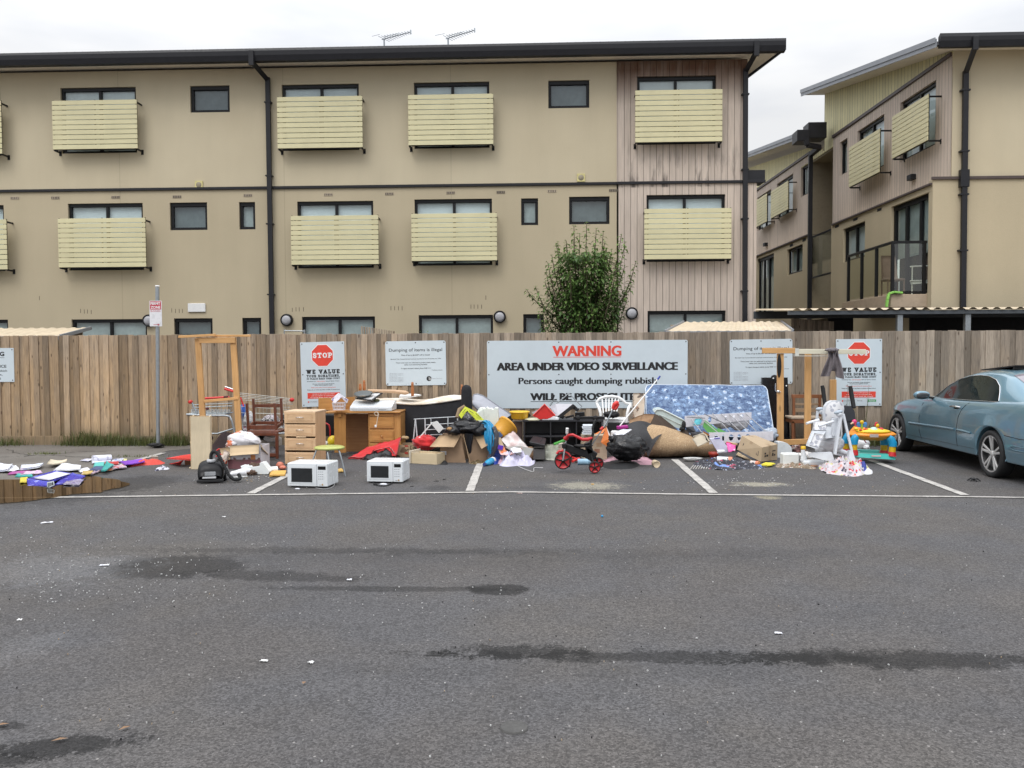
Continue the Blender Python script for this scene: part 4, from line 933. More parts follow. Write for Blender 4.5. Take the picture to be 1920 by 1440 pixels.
for i in range(4600):  # inner mass
    a_=rnd.uniform(0,6.28); rr=math.sqrt(rnd.random()); z=rnd.uniform(1.75,3.55); W_=.74*(1-.38*max(0,(z-2.75))/.9)*(1 if z>2.2 else .9)
    q=V((base.x+.10+math.cos(a_)*rr*W_,TY+math.sin(a_)*rr*.55,z))
    if noise.noise(q*3.6)<-.12: continue
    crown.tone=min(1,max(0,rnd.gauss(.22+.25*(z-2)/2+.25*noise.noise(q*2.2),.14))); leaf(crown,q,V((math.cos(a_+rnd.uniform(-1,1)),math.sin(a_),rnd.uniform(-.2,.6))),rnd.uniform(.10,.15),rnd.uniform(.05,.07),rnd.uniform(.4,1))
trunk.tube([base,base+V((.02,0,.8)),base+V((0,.02,1.5)),base+V((.05,0,2.3))],[.07,.06,.045,.02],10)
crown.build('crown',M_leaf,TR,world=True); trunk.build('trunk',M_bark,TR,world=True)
mb=MB(); st=MB(); c=at(786,624,16.4)
for k in range(90):
    q=c+V((rnd.uniform(-.22,.18),rnd.uniform(-.15,.15),rnd.uniform(-.35,.06))); mb.tone=rnd.uniform(.6,1); leaf(mb,q,V((rnd.uniform(-1,1),rnd.uniform(-1,1),.7)),.06,.015,.4)
st.tube([(c.x,16.4,0),(c.x,16.4,1.9)],.012,6); e_=empty('thin_shrub','pale thin shrub tips just above the fence top','shrub',(c.x,16.4,0)); mb.build('foliage',M_leaf,e_,world=True); st.build('stem',M_bark,e_,world=True)

# weeds along the fence
M_grass=mat_leaf('weed_grass',(.05,.075,.02),(.17,.18,.06)); 
mb=MB(); rnd=random.Random(8)
def blade(q,h,wd,lean,ang):
    d=V((math.cos(ang),math.sin(ang),0)); sdv=V((-d.y,d.x,0))*wd; m_=q+V((0,0,h*.6))+d*lean*.35; e=q+V((0,0,h))+d*lean
    mb.add([q-sdv,q+sdv,m_+sdv*.7,m_-sdv*.7,e],[[0,1,2,3],[3,2,4]],True)
def tuft(x,y,n_,h,spread,sy=.08):
    for _ in range(n_):
        q=V((x+rnd.gauss(0,spread),min(FY-.04,y+rnd.gauss(0,sy)),0)); mb.tone=rnd.random(); blade(q,h*rnd.uniform(.3,1),rnd.uniform(.0025,.006),rnd.uniform(0,h*.7),rnd.uniform(0,6.28))
for px,n_,h,sp in ((-60,60,.12,.2),(5,110,.18,.12),(30,60,.2,.12),(120,50,.12,.15),(150,220,.32,.14),(175,260,.30,.15),(205,260,.28,.18),(235,240,.28,.18),(265,200,.2,.16),(285,120,.2,.12),(310,130,.3,.12),(330,120,.34,.1),(345,80,.3,.08),(1583,120,.25,.12),(1606,160,.55,.10),(1640,120,.3,.2),(1655,60,.5,.08),(1560,60,.2,.1)):
    q=at(px,830,FY-.12); tuft(q.x,FY-.12,n_,h,sp)
q=gp(87,852); tuft(q.x,q.y,140,.06,.12,.05); q=gp(245,857); tuft(q.x,q.y,110,.05,.25,.04); q=gp(1668,795); 
tag(mb.build('weeds',M_grass),kind='stuff')
mb=MB()
q0=at(1608,775,FY-.1)
for k in range(7):
    b_=V((q0.x+rnd.gauss(0,.1),FY-.1,0)); tp=b_+V((rnd.uniform(-.15,.2),-.05,rnd.uniform(.5,1.1))); mb.tube([b_,b_.lerp(tp,.5)+V((.02,0,0)),tp],[.004,.003,.002],4)
    for i in range(14): t=rnd.uniform(.2,1); mb.tone=rnd.uniform(.4,1); leaf(mb,b_.lerp(tp,t),V((rnd.uniform(-1,1),rnd.uniform(-1,1),.5)),.05,.014,.4)
solo('tall_weed',mb,M_grass,'tall straggly weed against the fence beside the toy table','weed',q0,world=True)
# branches of dry stain marks on the fence are left to the palings' own grain; small litter
# ================================================================= dumped things, left half
rnd=random.Random(77)
RXM=Matrix.Rotation(math.pi/2,4,'X')
M_mwave=pm('white_enamel',(.70,.73,.75),.3,.04,3,dirt=.03,coat=.3); M_blackpl=pm('black_plastic',(.008,.008,.009),.38,.15,dirt=.03,spec=.4); M_blackm=pm('matt_black',(.010,.010,.011),.75,.2,dirt=0)
M_card=pm('brown_cardboard',(.38,.265,.16),.85,.08,3,dirt=.06,bump=.1,bs=80); M_cardl=pm('light_cardboard',(.52,.39,.24),.85,.07,3,dirt=.05); M_cardd=pm('cardboard_inside',(.27,.19,.115),.9,.1,3)
M_chip=mat_wood('beige_chipboard',(.60,.50,.34),(.68,.57,.40),2,.6,3); M_pine=mat_wood('orange_pine',(.40,.185,.05),(.55,.28,.09),2,.35,1,.3); M_pineh=mat_wood('orange_pine_boards',(.40,.185,.05),(.55,.28,.09),0,.35,1,.3)
M_beech=mat_wood('beech_veneer',(.60,.39,.22),(.70,.48,.29),0,.45,1.2); M_beechv=mat_wood('beech_veneer_side',(.55,.34,.18),(.64,.42,.25),2,.45,1.2)
M_mahog=mat_wood('reddish_wood',(.10,.032,.018),(.17,.055,.03),2,.35,1,.3); M_frame=mat_wood('raw_timber',(.50,.27,.10),(.62,.36,.15),2,.6,1); M_frameh=mat_wood('raw_timber_beam',(.50,.27,.10),(.62,.36,.15),0,.6,1)
M_redf=pm('red_fabric',(.55,.012,.015),.75,.2,5,sheen=.3); M_bin=pm('black_bin_bag',(.006,.006,.007),.28,.1,dirt=0,spec=.45); M_redp=pm('red_plastic',(.62,.03,.025),.35,.1)
M_wbag=pm('white_bag',(.66,.66,.67),.6,.1,4,dirt=.05); M_paper=pm('paper',(.72,.73,.78),.7,.05,4,dirt=.03)
def pbox(mb,x0,x1,y0,y1,Y,dep,bev=.006):
    a=at(x0,y1,Y);b=at(x1,y0,Y); return mb.bb(a.x,b.x,Y,Y+dep,a.z,b.z,bev)
def sheet(name,label,cat,quad,mat,z=.012,th=.006,curl=.0,group=None,amp=.006,extra=None,lift=0):
    P_=[gp(x,y,z) for x,y in quad]; c=sum(P_,V((0,0,0)))/4; c.z=0
    mb=MB(); mb.patch(P_[0],P_[1],P_[2],P_[3],8,6,amp,rnd.random()*9,3,th,nrm=(0,0,1),curl=curl)
    zz=min(v[2] for v in mb.v); mb.v=[(v[0],v[1],v[2]-zz+z-.004+lift) for v in mb.v]
    if extra: extra(mb,P_,z)
    return solo(name,mb,mat if isinstance(mat,list) else [mat],label,cat,c,group)
def ink(nm,base,ink_,sc): return pm(nm,base,.6,.05,3,pats=[(ink_,sc,.56,'n')],dirt=.02)
# magazines and papers on the footpath
PG='papers and books spilled over the footpath'
sheet('open_book','white open book at the far left edge of the spill','book',[(-8,884),(14,884),(24,874),(0,872)],ink('page_grey',(.70,.71,.76),(.5,.52,.62),14),.03,.02,.015,PG)
sheet('paper_sheet','white sheet bulging next to the open book at the left edge','paper',[(12,886),(38,882),(30,875),(16,873)],M_paper,.02,.004,.01,PG,.02)
sheet('magazine','long white magazine lying left of the cream folder','magazine',[(38,882),(75,877),(82,871),(40,875)],ink('page_blue',(.70,.72,.78),(.45,.5,.68),12),.03,.02,.006,PG)
sheet('folder','cream folder curled over behind the white papers','folder',[(88,873),(125,868),(126,864),(95,865)],pm('cream_card',(.60,.53,.40),.7,.06),.05,.012,.02,PG)
sheet('paper_sheet','wide white sheets fanned out behind the blue binder','paper',[(100,884),(150,882),(152,874),(118,870)],ink('page_grey2',(.72,.73,.76),(.62,.63,.7),20),.03,.012,.0,PG,.01)
sheet('paper_sheet','white page under the fanned sheets, right of them','paper',[(150,886),(172,882),(165,878),(145,880)],M_paper,.025,.004,.0,PG,.01)
sheet('brochure','magenta brochure left of the blue binder','brochure',[(14,890),(40,889),(58,883),(22,884)],pm('magenta_print',(.36,.07,.28),.5,.2,12,pats=[((.6,.5,.6),9,.6,'n')]),.014,.006,.0,PG)
sheet('brochure','pale pink brochure beside the magenta one','brochure',[(38,892),(80,888),(76,883),(50,885)],pm('pink_print',(.68,.50,.62),.5,.15,12,pats=[((.35,.2,.5),16,.6,'n')]),.018,.008,.0,PG,.012)
sheet('notebook','teal edged notebook under the pink brochure','notebook',[(28,894),(62,895),(60,891),(34,889)],pm('teal_cover',(.04,.38,.33),.4,.1),.012,.012,.0,PG)
P0=[(52,894),(95,900),(134,887),(104,882)]
t=T('ring_binder','open blue ring binder with white page at the puddle edge','binder',95,911,group=PG); mb=MB()
q=[gp(x,y,.05) for x,y in [(50,897),(96,903),(136,888),(104,882)]]; mb.patch(*q,8,6,.006,2,2,.012,nrm=(0,0,1)); q=[gp(x,y,z_) for x,y,z_ in [(52,911,.012),(94,911,.012),(96,903,.05),(50,897,.05)]]; mb.patch(*q,6,4,.004,3,2,.01,nrm=(0,-.5,.8))
q=[gp(x,y,z_) for x,y,z_ in [(100,909,.012),(135,908,.012),(161,892,.04),(136,887,.055)]]; mb.patch(*q,8,6,.012,5,3,.012,nrm=(0,0,1)); mb.build('cover',pm('blue_vinyl',(.035,.035,.40),.25,.1,pats=[((.25,.27,.75),7,.60,'n')]),t.o,world=True)
mb=MB(); q=[gp(x,y,.062) for x,y in [(64,896),(92,900),(132,888),(106,884)]]; mb.patch(*q,6,4,.003,4,2,.003,nrm=(0,0,1)); mb.build('page',pm('page_plain',(.60,.60,.66),.7,.04),t.o,world=True)
mb=MB(); a=gp(94,908,.05); mb.tube([a+V((-.02,-.02,-.03)),a+V((-.03,0,.02)),a+V((.03,.02,.03)),a+V((.05,.0,-.01)),a+V((.0,-.03,-.035))],.008,6); mb.box(a,(.05,.03,.05),.004,(0,0,.6)); mb.build('ring_clip',M_steel,t.o,world=True)
sheet('plastic_wallet','clear plastic wallet with printed pages lying in the puddle','wallet',[(118,909),(148,910),(158,900),(128,900)],pm('printed_wallet',(.30,.28,.42),.2,.2,10,pats=[((.7,.7,.75),10,.58,'n'),((.08,.06,.25),14,.62,'n')]),.02,.006,.0,PG,.01)
sheet('flyer','yellow and red flyer sticking out at the left end of the blue binder','flyer',[(37,906),(50,905),(52,896),(38,897)],pm('yellow_print',(.62,.50,.05),.5,.1,pats=[((.6,.08,.04),8,.62,'n')]),.02,.01,.0,PG)
sheet('notebook','navy notebook between the white sheets and the teal folder','notebook',[(166,883),(192,883),(200,876),(180,876)],pm('navy_cover',(.04,.08,.20),.4,.1),.03,.014,.0,PG)
sheet('folder','teal folder propped open in the middle of the spill','folder',[(190,884),(200,883),(214,873),(200,867)],pm('teal_cover2',(.03,.36,.34),.4,.1),.05,.012,.01,PG)
sheet('folder','bright turquoise folder under the rolled white book','folder',[(175,876),(194,875),(196,868),(178,868)],pm('turquoise',(.08,.50,.45),.4,.1),.02,.01,.0,PG)
sheet('magazine','yellow brown magazine right of the blue binder','magazine',[(152,892),(170,890),(176,883),(156,884)],pm('ochre_print',(.50,.36,.12),.5,.2,12,pats=[((.55,.45,.5),10,.58,'n')]),.02,.01,.0,PG,.01)
sheet('magazine','pinkish photo magazine fanned at the asphalt edge','magazine',[(170,891),(186,885),(192,880),(178,883)],pm('photo_print',(.50,.38,.42),.5,.2,12,pats=[((.3,.22,.3),12,.56,'n')]),.02,.01,.0,PG,.012)
sheet('magazine','orange and grey magazine along the asphalt edge','magazine',[(186,885),(212,882),(210,878),(192,880)],pm('photo_print2',(.45,.30,.20),.5,.2,12,pats=[((.65,.25,.1),11,.58,'n'),((.6,.62,.6),13,.6,'n')]),.018,.008,.0,PG,.01)
sheet('magazine','striped red and white magazine under the purple folder','magazine',[(202,882),(238,877),(228,872),(206,876)],pm('photo_print3',(.52,.42,.50),.5,.2,14,pats=[((.5,.08,.08),12,.56,'n'),((.7,.72,.75),14,.6,'n')]),.022,.01,.0,PG,.014)
sheet('folder','purple folder beside the red cloth strip','folder',[(234,873),(272,867),(266,862),(224,866)],pm('purple_cover',(.22,.05,.52),.45,.06),.04,.01,.006,PG)
sheet('booklet','red and white booklet left of the purple folder','booklet',[(196,872),(224,871),(222,866),(196,867)],pm('red_print',(.45,.03,.03),.5,.1,pats=[((.65,.6,.6),10,.58,'n')]),.025,.01,.0,PG)
q=[gp(x,y,.03) for x,y in [(172,868),(208,864),(208,857),(175,859)]]
mb=MB(); mb.patch(*q,10,6,.004,3,2,.01,nrm=(0,0,1)); mb.tube([gp(174,861,.06),gp(208,858,.06)],[.055,.045],14,caps=True); solo('rolled_book',mb,ink('page_grey3',(.70,.71,.80),(.50,.50,.60),16),'thick white book with curled over pages at the back of the spill','book',gp(190,864),PG)
sheet('paper_sheet','thin white page pointing left from the curled book','paper',[(150,864),(166,865),(174,861),(160,861)],ink('page_grey4',(.68,.68,.78),(.4,.38,.5),18),.02,.006,.0,PG)
sheet('magazine','white and blue striped magazine right of the curled book','magazine',[(208,867),(228,866),(232,860),(212,862)],pm('stripe_print',(.62,.64,.74),.5,.1,pats=[((.10,.13,.30),18,.55,'n')]),.02,.008,.0,PG,.01)
sheet('notepad','small yellow notepad at the back of the spill','notepad',[(231,865),(238,865),(238,861),(232,861)],pm('pale_yellow',(.62,.58,.28),.6,.05),.02,.008,.0,PG)
mb=MB()
o_=[gp(x,y) for x,y in [(240,876),(262,873),(285,872),(306,870),(308,867),(292,867),(284,863),(272,868),(250,870)]]; mb.heap([(p_.x,p_.y) for p_ in o_],.05,4,7,.5,14,fold=.5)
solo('cloth_strip',mb,pm('coral_cloth',(.62,.07,.05),.8,.15,8),'crumpled bright red cloth strip at the right end of the paper spill','cloth',o_[3])
mb=MB(); o_=[gp(x,y) for x,y in [(291,883),(305,881),(316,880),(316,877),(303,877),(292,880)]]; mb.heap([(p_.x,p_.y) for p_ in o_],.03,6,6,.5,16,fold=.4)
solo('sock',mb,pm('sock_cloth',(.62,.62,.70),.9,.1,pats=[((.02,.02,.05),9,.52,'n')]),'small black and white sock alone on the asphalt','sock',o_[2])
sheet('brick_piece','flat grey brick piece near the end of the pale line','brick',[(282,861),(297,861),(296,858),(284,858)],pm('grey_brick',(.25,.21,.17),.9,.2,20),.03,.03,.0,None,.004)
# red board and small drawer
t=T('red_board','flat red board lying propped on a small brown box','board',335,868)
mb=MB(); q=[gp(312,859,.09),gp(362,862,.13),gp(362,851,.16),gp(345,853,.14)]; mb.patch(*q,4,4,.0,1,1,.012,nrm=(0,0,1)); q=[gp(317,869,.015),gp(338,871,.015),gp(344,862,.10),gp(334,866,.08)]; mb.patch(*q,4,4,0,1,1,.01,nrm=(0,0,1)); mb.build('board',M_redp,t.o,world=True)
mb=MB(); pbox(mb,346,362,862,873,gp(350,871.5).y,.25); solo('small_box',mb,mat_wood('brown_ply',(.22,.11,.05),(.3,.16,.08),0),'small brown wooden box under the red board','box',gp(352,872))
# tall beige carcass
t=T('upright_cabinet','tall narrow beige chipboard cabinet standing on end','cabinet',375,880,rz=0)
mb=MB(); a=gp(358.5,880); Yc=a.y
pbox(mb,358.5,393,781,880,Yc,.018,.003); L_=at(358.5,880,Yc); X0=L_.x; W_=at(393,880,Yc).x; Zt=at(375,781,Yc).z
for x_ in (X0-.0,W_-.016): mb.bar((x_+.008,Yc+.018,Zt/2),(x_-.02,Yc+.24,Zt/2),.001,.001)
mb.prism([(X0,Yc+.0185,0),(X0+.016,Yc+.0185,0),(X0-.045,Yc+.25,0),(X0-.061,Yc+.25,0)],(0,0,Zt+.0)); mb.prism([(W_-.016,Yc+.0185,0),(W_,Yc+.0185,0),(W_-.06,Yc+.25,0),(W_-.076,Yc+.25,0)],(0,0,Zt))
mb.bb(X0-.02,W_-.04,Yc+.02,Yc+.2,Zt*.5,Zt*.5+.016,.002); mb.bb(X0-.04,W_-.05,Yc+.02,Yc+.24,.01,.026,.002)
mb.build('carcass',M_chip,t.o,world=True)
mb=MB(); mb.bb(X0-.002,W_+.002,Yc-.002,Yc+.02,Zt,Zt+.008,.002); mb.bb(X0-.004,X0,Yc-.001,Yc+.02,0,Zt,.001); mb.build('edge_band',mat_wood('pale_edge',(.62,.45,.25),(.7,.5,.3),2),t.o,world=True)
# timber door frame standing left
t=T('timber_frame','tall bare timber bed frame standing on end at the left','frame',410,812,Y=12.6)
p=t.p; YF=t.Y
def post(pa,pb,w_=.085,d_=.04,dy=0): 
    mb=MB(); mb.tone=rnd.random(); mb.bar(p(*pa,dy),p(*pb,dy),d_,w_,(1,0,0)); return mb
mb=MB(); mb.tone=.4; mb.bar(p(371,634),p(381,795),.085,.045,(0,1,0),.004); mb.build('upright',M_frame,t.o)
mb=MB(); mb.tone=.6; mb.bar(p(437,633),p(449,822),.085,.045,(0,1,0),.004); mb.build('upright',M_frame,t.o)
mb=MB(); mb.tone=.5; mb.bar(p(374,638,-.03),p(441,638,-.03),.03,.085,(0,0,1)); mb.build('top_beam',M_frameh,t.o)
mb=MB(); mb.tone=.7; mb.bar(p(335,631.5,-.06),p(404,628,-.06),.035,.035,(0,0,1)); mb.bar(p(400,629.5,.0),p(470,629.5,-.02),.035,.03,(0,0,1)); mb.build('slat',M_frameh,t.o)
mb=MB(); mb.tone=.8; mb.bar(p(383,752.5,-.02),p(447,746.5,-.02),.03,.04,(0,0,1)); mb.build('cross_rail',M_frameh,t.o)
# shopping trolleys
def wire(mb,a,b,r=.004): mb.tube([a,b],r,5)
t=T('shopping_trolley','empty wire shopping trolley with red handle behind the tall frame','trolley',405,812,Y=13.4,group='shopping trolleys'); p=t.p
mb=MB()
for y_,dy in ((759,0),(764,.25)): wire(mb,p(360,y_,dy),p(436,y_-3,dy),.006)
for k in range(9): wire(mb,p(360+k*9.4,759,0),p(362+k*8.6,776,.05),.0035)
for k in range(6): wire(mb,p(358,768+k*1.8,.08*k),p(432,769+k*1.8,.08*k),.004)
for k in range(12): wire(mb,p(362+k*6,767,.0),p(362+k*6,779,.45),.0035)
mb.bar(p(362,774,.2),p(430,774.5,.2),.35,.012,(0,0,1)); mb.build('basket',pm('wire_mesh',(.40,.45,.47),.4,.1,metal=.5),t.o)
mb=MB(); pts=[p(350,777),p(395,779),p(422,779),p(431,781),p(435,790),p(440,812)]; mb.tube(pts,.016,8); pts=[p(352,778,.4),p(395,779,.4),p(425,779,.4),p(433,784,.4),p(440,806,.4)]; mb.tube(pts,.014,8); mb.tube([p(392,813),p(408,813),p(440,803)],.014,8); mb.tube([p(360,755),p(372,782),p(392,813)],.014,8); mb.tube([p(360,754,.4),p(372,780,.4),p(392,811,.4)],.014,8); mb.tube([p(392,813),p(392,812,.4)],.012,6); mb.tube([p(350,777),p(352,778,.4)],.012,6); mb.tube([p(440,804),p(440,803,.4)],.012,6); mb.build('frame',M_steel,t.o)
mb=MB(); mb.tube([p(383,747),p(430,744.5)],.018,10); mb.lathe([(0,-.02),(.03,-.02),(.03,.03),(0,.03)],p(357.5,753.5),8,RXM); mb.build('handle',M_redp,t.o)
mb=MB(); mb.box(p(424,744,-.01),(.07,.05,.03),.01); mb.box(p(388,766,-.01),(.06,.03,.03),.01); mb.build('coin_lock',pm('dark_maroon',(.10,.01,.015),.4),t.o)
for px_,dy in ((394,0),(394,.4),(438,0),(438,.4)):
    mb=MB(); c=p(px_,820,dy); mb.tube([c+V((0,0,.07)),c+V((0,0,.02))],.01,6); mb.lathe([(0,-.015),(.045,-.015),(.045,.015),(0,.015)],c+V((0,0,-.01)),14,RXM); mb.build('castor',pm('castor_rubber',(.05,.03,.03),.6),t.o)
t=T('shopping_trolley','wire shopping trolley full of bags behind the upturned chair','trolley',490,830,Y=13.7,group='shopping trolleys'); p=t.p
mb=MB()
for k in range(5): wire(mb,p(441,736+k*3.2,.0),p(549,748+k*2.6,.0),.0055)
for k in range(4): wire(mb,p(446,762+k*12,.0),p(544,768+k*9,.0),.004)
for k in range(15): wire(mb,p(446+k*6.8,750+k*.8,0),p(449+k*6.4,806,0.02),.003); 
for k in range(3): wire(mb,p(446,760+k*14,.5),p(544,764+k*12,.5),.004)
wire(mb,p(441,737),p(441,737,.5),.006); wire(mb,p(549,750),p(549,750,.5),.006)
mb.build('basket',pm('wire_mesh2',(.46,.46,.42),.4,.1,metal=.4),t.o)
mb=MB(); mb.tube([p(446,750),p(452,790),p(458,815),p(545,812)],.014,8); mb.tube([p(458,815),p(458,815,.5)],.012,6); mb.tube([p(446,750,.5),p(452,790,.5),p(458,815,.5),p(545,812,.5)],.014,8); mb.build('frame',M_steel,t.o)
mb=MB(); mb.tube([p(421,729,-.02),p(438,734,-.02)],.02,8); mb.build('handle',M_redp,t.o); mb=MB(); mb.lathe([(0,-.03),(.032,-.03),(.032,.03),(0,.03)],p(547.5,749.5,-.01),10,RXM); mb.build('corner_bumper',M_redp,t.o); mb=MB(); mb.tube([p(451,745,-.02),p(457,762,-.02)],.012,6); mb.build('strap',M_redp,t.o)
mb=MB(); mb.tube([p(422,725,-.02),p(440,731,-.02)],.012,6); mb.build('handle_bar',M_chrome,t.o)
BG='bags in the second trolley'
for lab,cx,cy,rx,ry,m_ in (('blue plastic bag in the trolley behind the chair',455,775,9,16,pm('blue_bag',(.02,.10,.42),.4,.1)),('white plastic bag beside the blue bag in the trolley',466,788,10,16,M_wbag),('black and white patterned cloth in the trolley',507,788,15,10,pm('speckled_cloth',(.55,.5,.52),.8,.1,pats=[((.05,.04,.05),26,.52,'n')])),('pink patterned bag low in the trolley',462,806,10,12,pm('pinkish_bag',(.5,.36,.42),.6,.2,pats=[((.3,.05,.1),14,.58,'n'),((.7,.7,.7),12,.6,'n')])),('white bag in the right end of the trolley',528,800,9,12,M_wbag),('dark bag in the right end of the trolley',533,786,6,8,M_bin)):
    c=p(cx,cy,.22)+t.q; mb=MB(); mb.blob(c,(rx*t.s,.16,ry*t.s),rnd.random()*20,.3,2.5); solo('bag',mb,m_,lab,'bag',c-V((0,0,ry*t.s)),None)
# upturned chairs
t=T('upturned_chair','dark red wooden chair lying upside down with its legs in the air','chair',500,860,Y=12.75); p=t.p
for (x0,y0,x1,y1,dy) in ((463,756,466,812,0),(515,756,518,812,0),(475,748,477,798,.35),(527,747,529,798,.35)):
    mb=MB(); mb.bar(p(x0,y0,dy),p(x1,y1,dy),.034,.034,(0,1,0)); mb.build('leg',M_mahog,t.o)
mb=MB(); mb.bar(p(464,801),p(518,801),.03,.06,(0,0,1)); mb.bar(p(476,793,.35),p(529,793,.35),.03,.05,(0,0,1)); mb.bar(p(465,801),p(476,793,.35),.03,.05,(0,0,1)); mb.bar(p(518,801),p(529,793,.35),.03,.05,(0,0,1)); mb.bar(p(476,761,.35),p(528,760,.35),.02,.05,(0,0,1)); mb.build('seat_rail',M_mahog,t.o)
mb=MB(); a,b=p(466,809),p(518,809); mb.bb(a.x,b.x,a.y,a.y+.38,a.z-.02,a.z+.02,.015); mb.build('seat',pm('tan_cushion',(.28,.20,.13),.8,.1),t.o)
t=T('wooden_chair','dark red wooden chair standing under the upturned one','chair',500,861,Y=12.6); p=t.p
for x_,dy in ((466,.4),(520,.4)): mb=MB(); mb.bar(p(x_,861,dy),p(x_,812,dy),.034,.04,(0,1,0)); mb.build('leg',M_mahog,t.o)
mb=MB(); mb.bar(p(520,860,0),p(519,812,0),.04,.04,(0,1,0)); mb.build('leg',M_mahog,t.o); mb=MB(); mb.bar(p(467,858,0),p(467,812,0),.04,.04,(0,1,0)); mb.build('leg',M_mahog,t.o)
mb=MB(); mb.bar(p(466,814),p(520,814),.03,.045,(0,0,1)); mb.bar(p(480,853),p(520,853),.03,.05,(0,0,1)); mb.build('rail',M_mahog,t.o); mb=MB(); a,b=p(464,812),p(522,812); mb.bb(a.x,b.x,a.y,a.y+.38,a.z,a.z+.035,.01); mb.build('seat',M_mahog,t.o)
mb=MB(); Yb=13.0; pbox(mb,480,518,824,839,Yb,.3,.01); solo('grey_crate',mb,pm('grey_weave',(.36,.33,.29),.8,.2,30),'grey woven box under the wooden chair','box',at(500,839,Yb))
mb=MB(); mb.blob(at(503,848,13.0),(.14,.12,.09),4,.3,flat=.02); solo('bag',mb,pm('clear_bag',(.34,.33,.35),.3,.2),'grey see through bag on the ground under the chair','bag',at(503,852,13.0))
mb=MB(); mb.blob(at(510,822,12.9),(.12,.1,.05),7,.3); solo('bag',mb,M_wbag,'white bag on top of the grey woven box','bag',at(510,825,12.9))
mb=MB(); mb.blob(at(492,820,12.95),(.08,.08,.035),9,.2); solo('bag',mb,M_blackpl,'small black bag on the grey woven box','bag',at(492,823,12.95))
# dark stuff beneath trolleys
mb=MB(); o_=[gp(x,y) for x,y in [(395,848),(430,850),(455,846),(462,836),(440,830),(405,832)]]; mb.heap([(q.x,q.y) for q in o_],.26,8,9,.3,5); solo('dark_bag_pile',mb,pm('maroon_black_cloth',(.03,.012,.015),.7,.3),'dark maroon and black bag pile under the trolleys','bag',o_[0])
mb=MB(); pts=[at(402,848,12.9),at(410,842,12.9),at(420,841,12.9),at(418,850,12.8),at(405,856,12.8)]; mb.tube(pts,.012,6); solo('red_strap',mb,M_redp,'thin red strap loop beside the tall cabinet','strap',gp(405,858))
# open carton with white bag
t=T('printed_carton','open cardboard carton with white and maroon printed sides','carton',455,879); p=t.p
mb=MB(); a=p(428,879);b=p(489,879); W_=b.x-a.x; H_=p(450,837).z; mb.mi=0
D_=.38
mb.bb(a.x,a.x+W_,0,.006,0,H_,.001); mb.bb(a.x,a.x+.006,.0065,D_,0,H_,.001); mb.bb(a.x+W_-.006,a.x+W_,.0065,D_,0,H_,.001); mb.bb(a.x,a.x+W_,D_,D_+.006,0,H_,.001); mb.mi=1; mb.bb(a.x-.001,a.x+W_+.001,-.003,-.0005,.0,H_*.42,.0005); mb.bb(a.x-.004,a.x-.001,0,D_,0,H_*.42,.0005)
mb.mi=2; mb.lathe([(.035,0),(.055,.001)],(a.x+W_*.35,-.004,H_*.5),16,RXM,1.6,1,a0=math.pi,a1=2*math.pi); mb.lathe([(.035,0),(.055,.001)],(a.x+W_*.8,-.004,H_*.5),16,RXM,1.6,1,a0=math.pi,a1=2*math.pi); mb.mi=3; mb.bb(a.x+W_*.7,a.x+W_*.84,-.006,-.004,H_*.42,H_*.62,.0005)
mb.build('carton_body',[pm('carton_white',(.62,.60,.63),.6,.06),pm('carton_maroon',(.22,.09,.10),.5,.2),pm('carton_brown',(.18,.10,.09),.5),pm('carton_orange',(.55,.2,.06),.5)],t.o)
mb=MB(); mb.patch(p(431,836,-.002),p(486,834,-.002),p(485,851,-.09),p(431,855,-.09),4,3,.004,1,2,.005); mb.patch(p(412,841,.02),p(430,838,.0),p(432,861,-.06),p(419,864,-.02),4,3,.004,2,2,.005); mb.patch(p(488,834,0),p(490,834,.35),p(503,853,.3),p(492,842,0),3,3,.003,3,2,.005); mb.patch(p(433,834,.38),p(485,832,.38),p(487,822,.50),p(440,826,.50),4,3,.004,3,2,.005); mb.build('flap',M_cardl,t.o)
mb=MB(); q=[at(435,836,t.Y+.1),at(487,827,t.Y+.1),at(450,808,t.Y+.25)]
mb.blob(at(456,826,t.Y+.2),(.20,.16,.125),11,.22,2.2,rot=(0,.15,0)); mb.blob(at(470,824,t.Y+.18),(.14,.12,.07),12,.2,2.2,rot=(0,.35,0)); mb.blob(at(437,832,t.Y+.12),(.10,.1,.07),13,.3,3,rot=(0,-.4,0)); solo('shopping_bag',mb,pm('bag_white_print',(.66,.64,.66),.55,.08,4,pats=[((.62,.16,.06),6,.63,'n')]),'white plastic shopping bag with orange marks bulging from the open carton','bag',at(455,838,t.Y+.1))
mb=MB(); mb.patch(at(410,872,t.Y-.1),at(418,876,t.Y-.12),at(432,848,t.Y-.05),at(420,843,t.Y),6,8,.03,4,3,.01); mb.blob(at(418,864,t.Y-.05),(.06,.05,.12),5,.3,3,rot=(0,.5,0)); solo('orange_print_bag',mb,pm('bag_orange_print',(.5,.42,.36),.6,.2,5,pats=[((.62,.10,.04),9,.5,'n')]),'orange and white printed bag hanging down the left side of the carton','bag',gp(415,878))
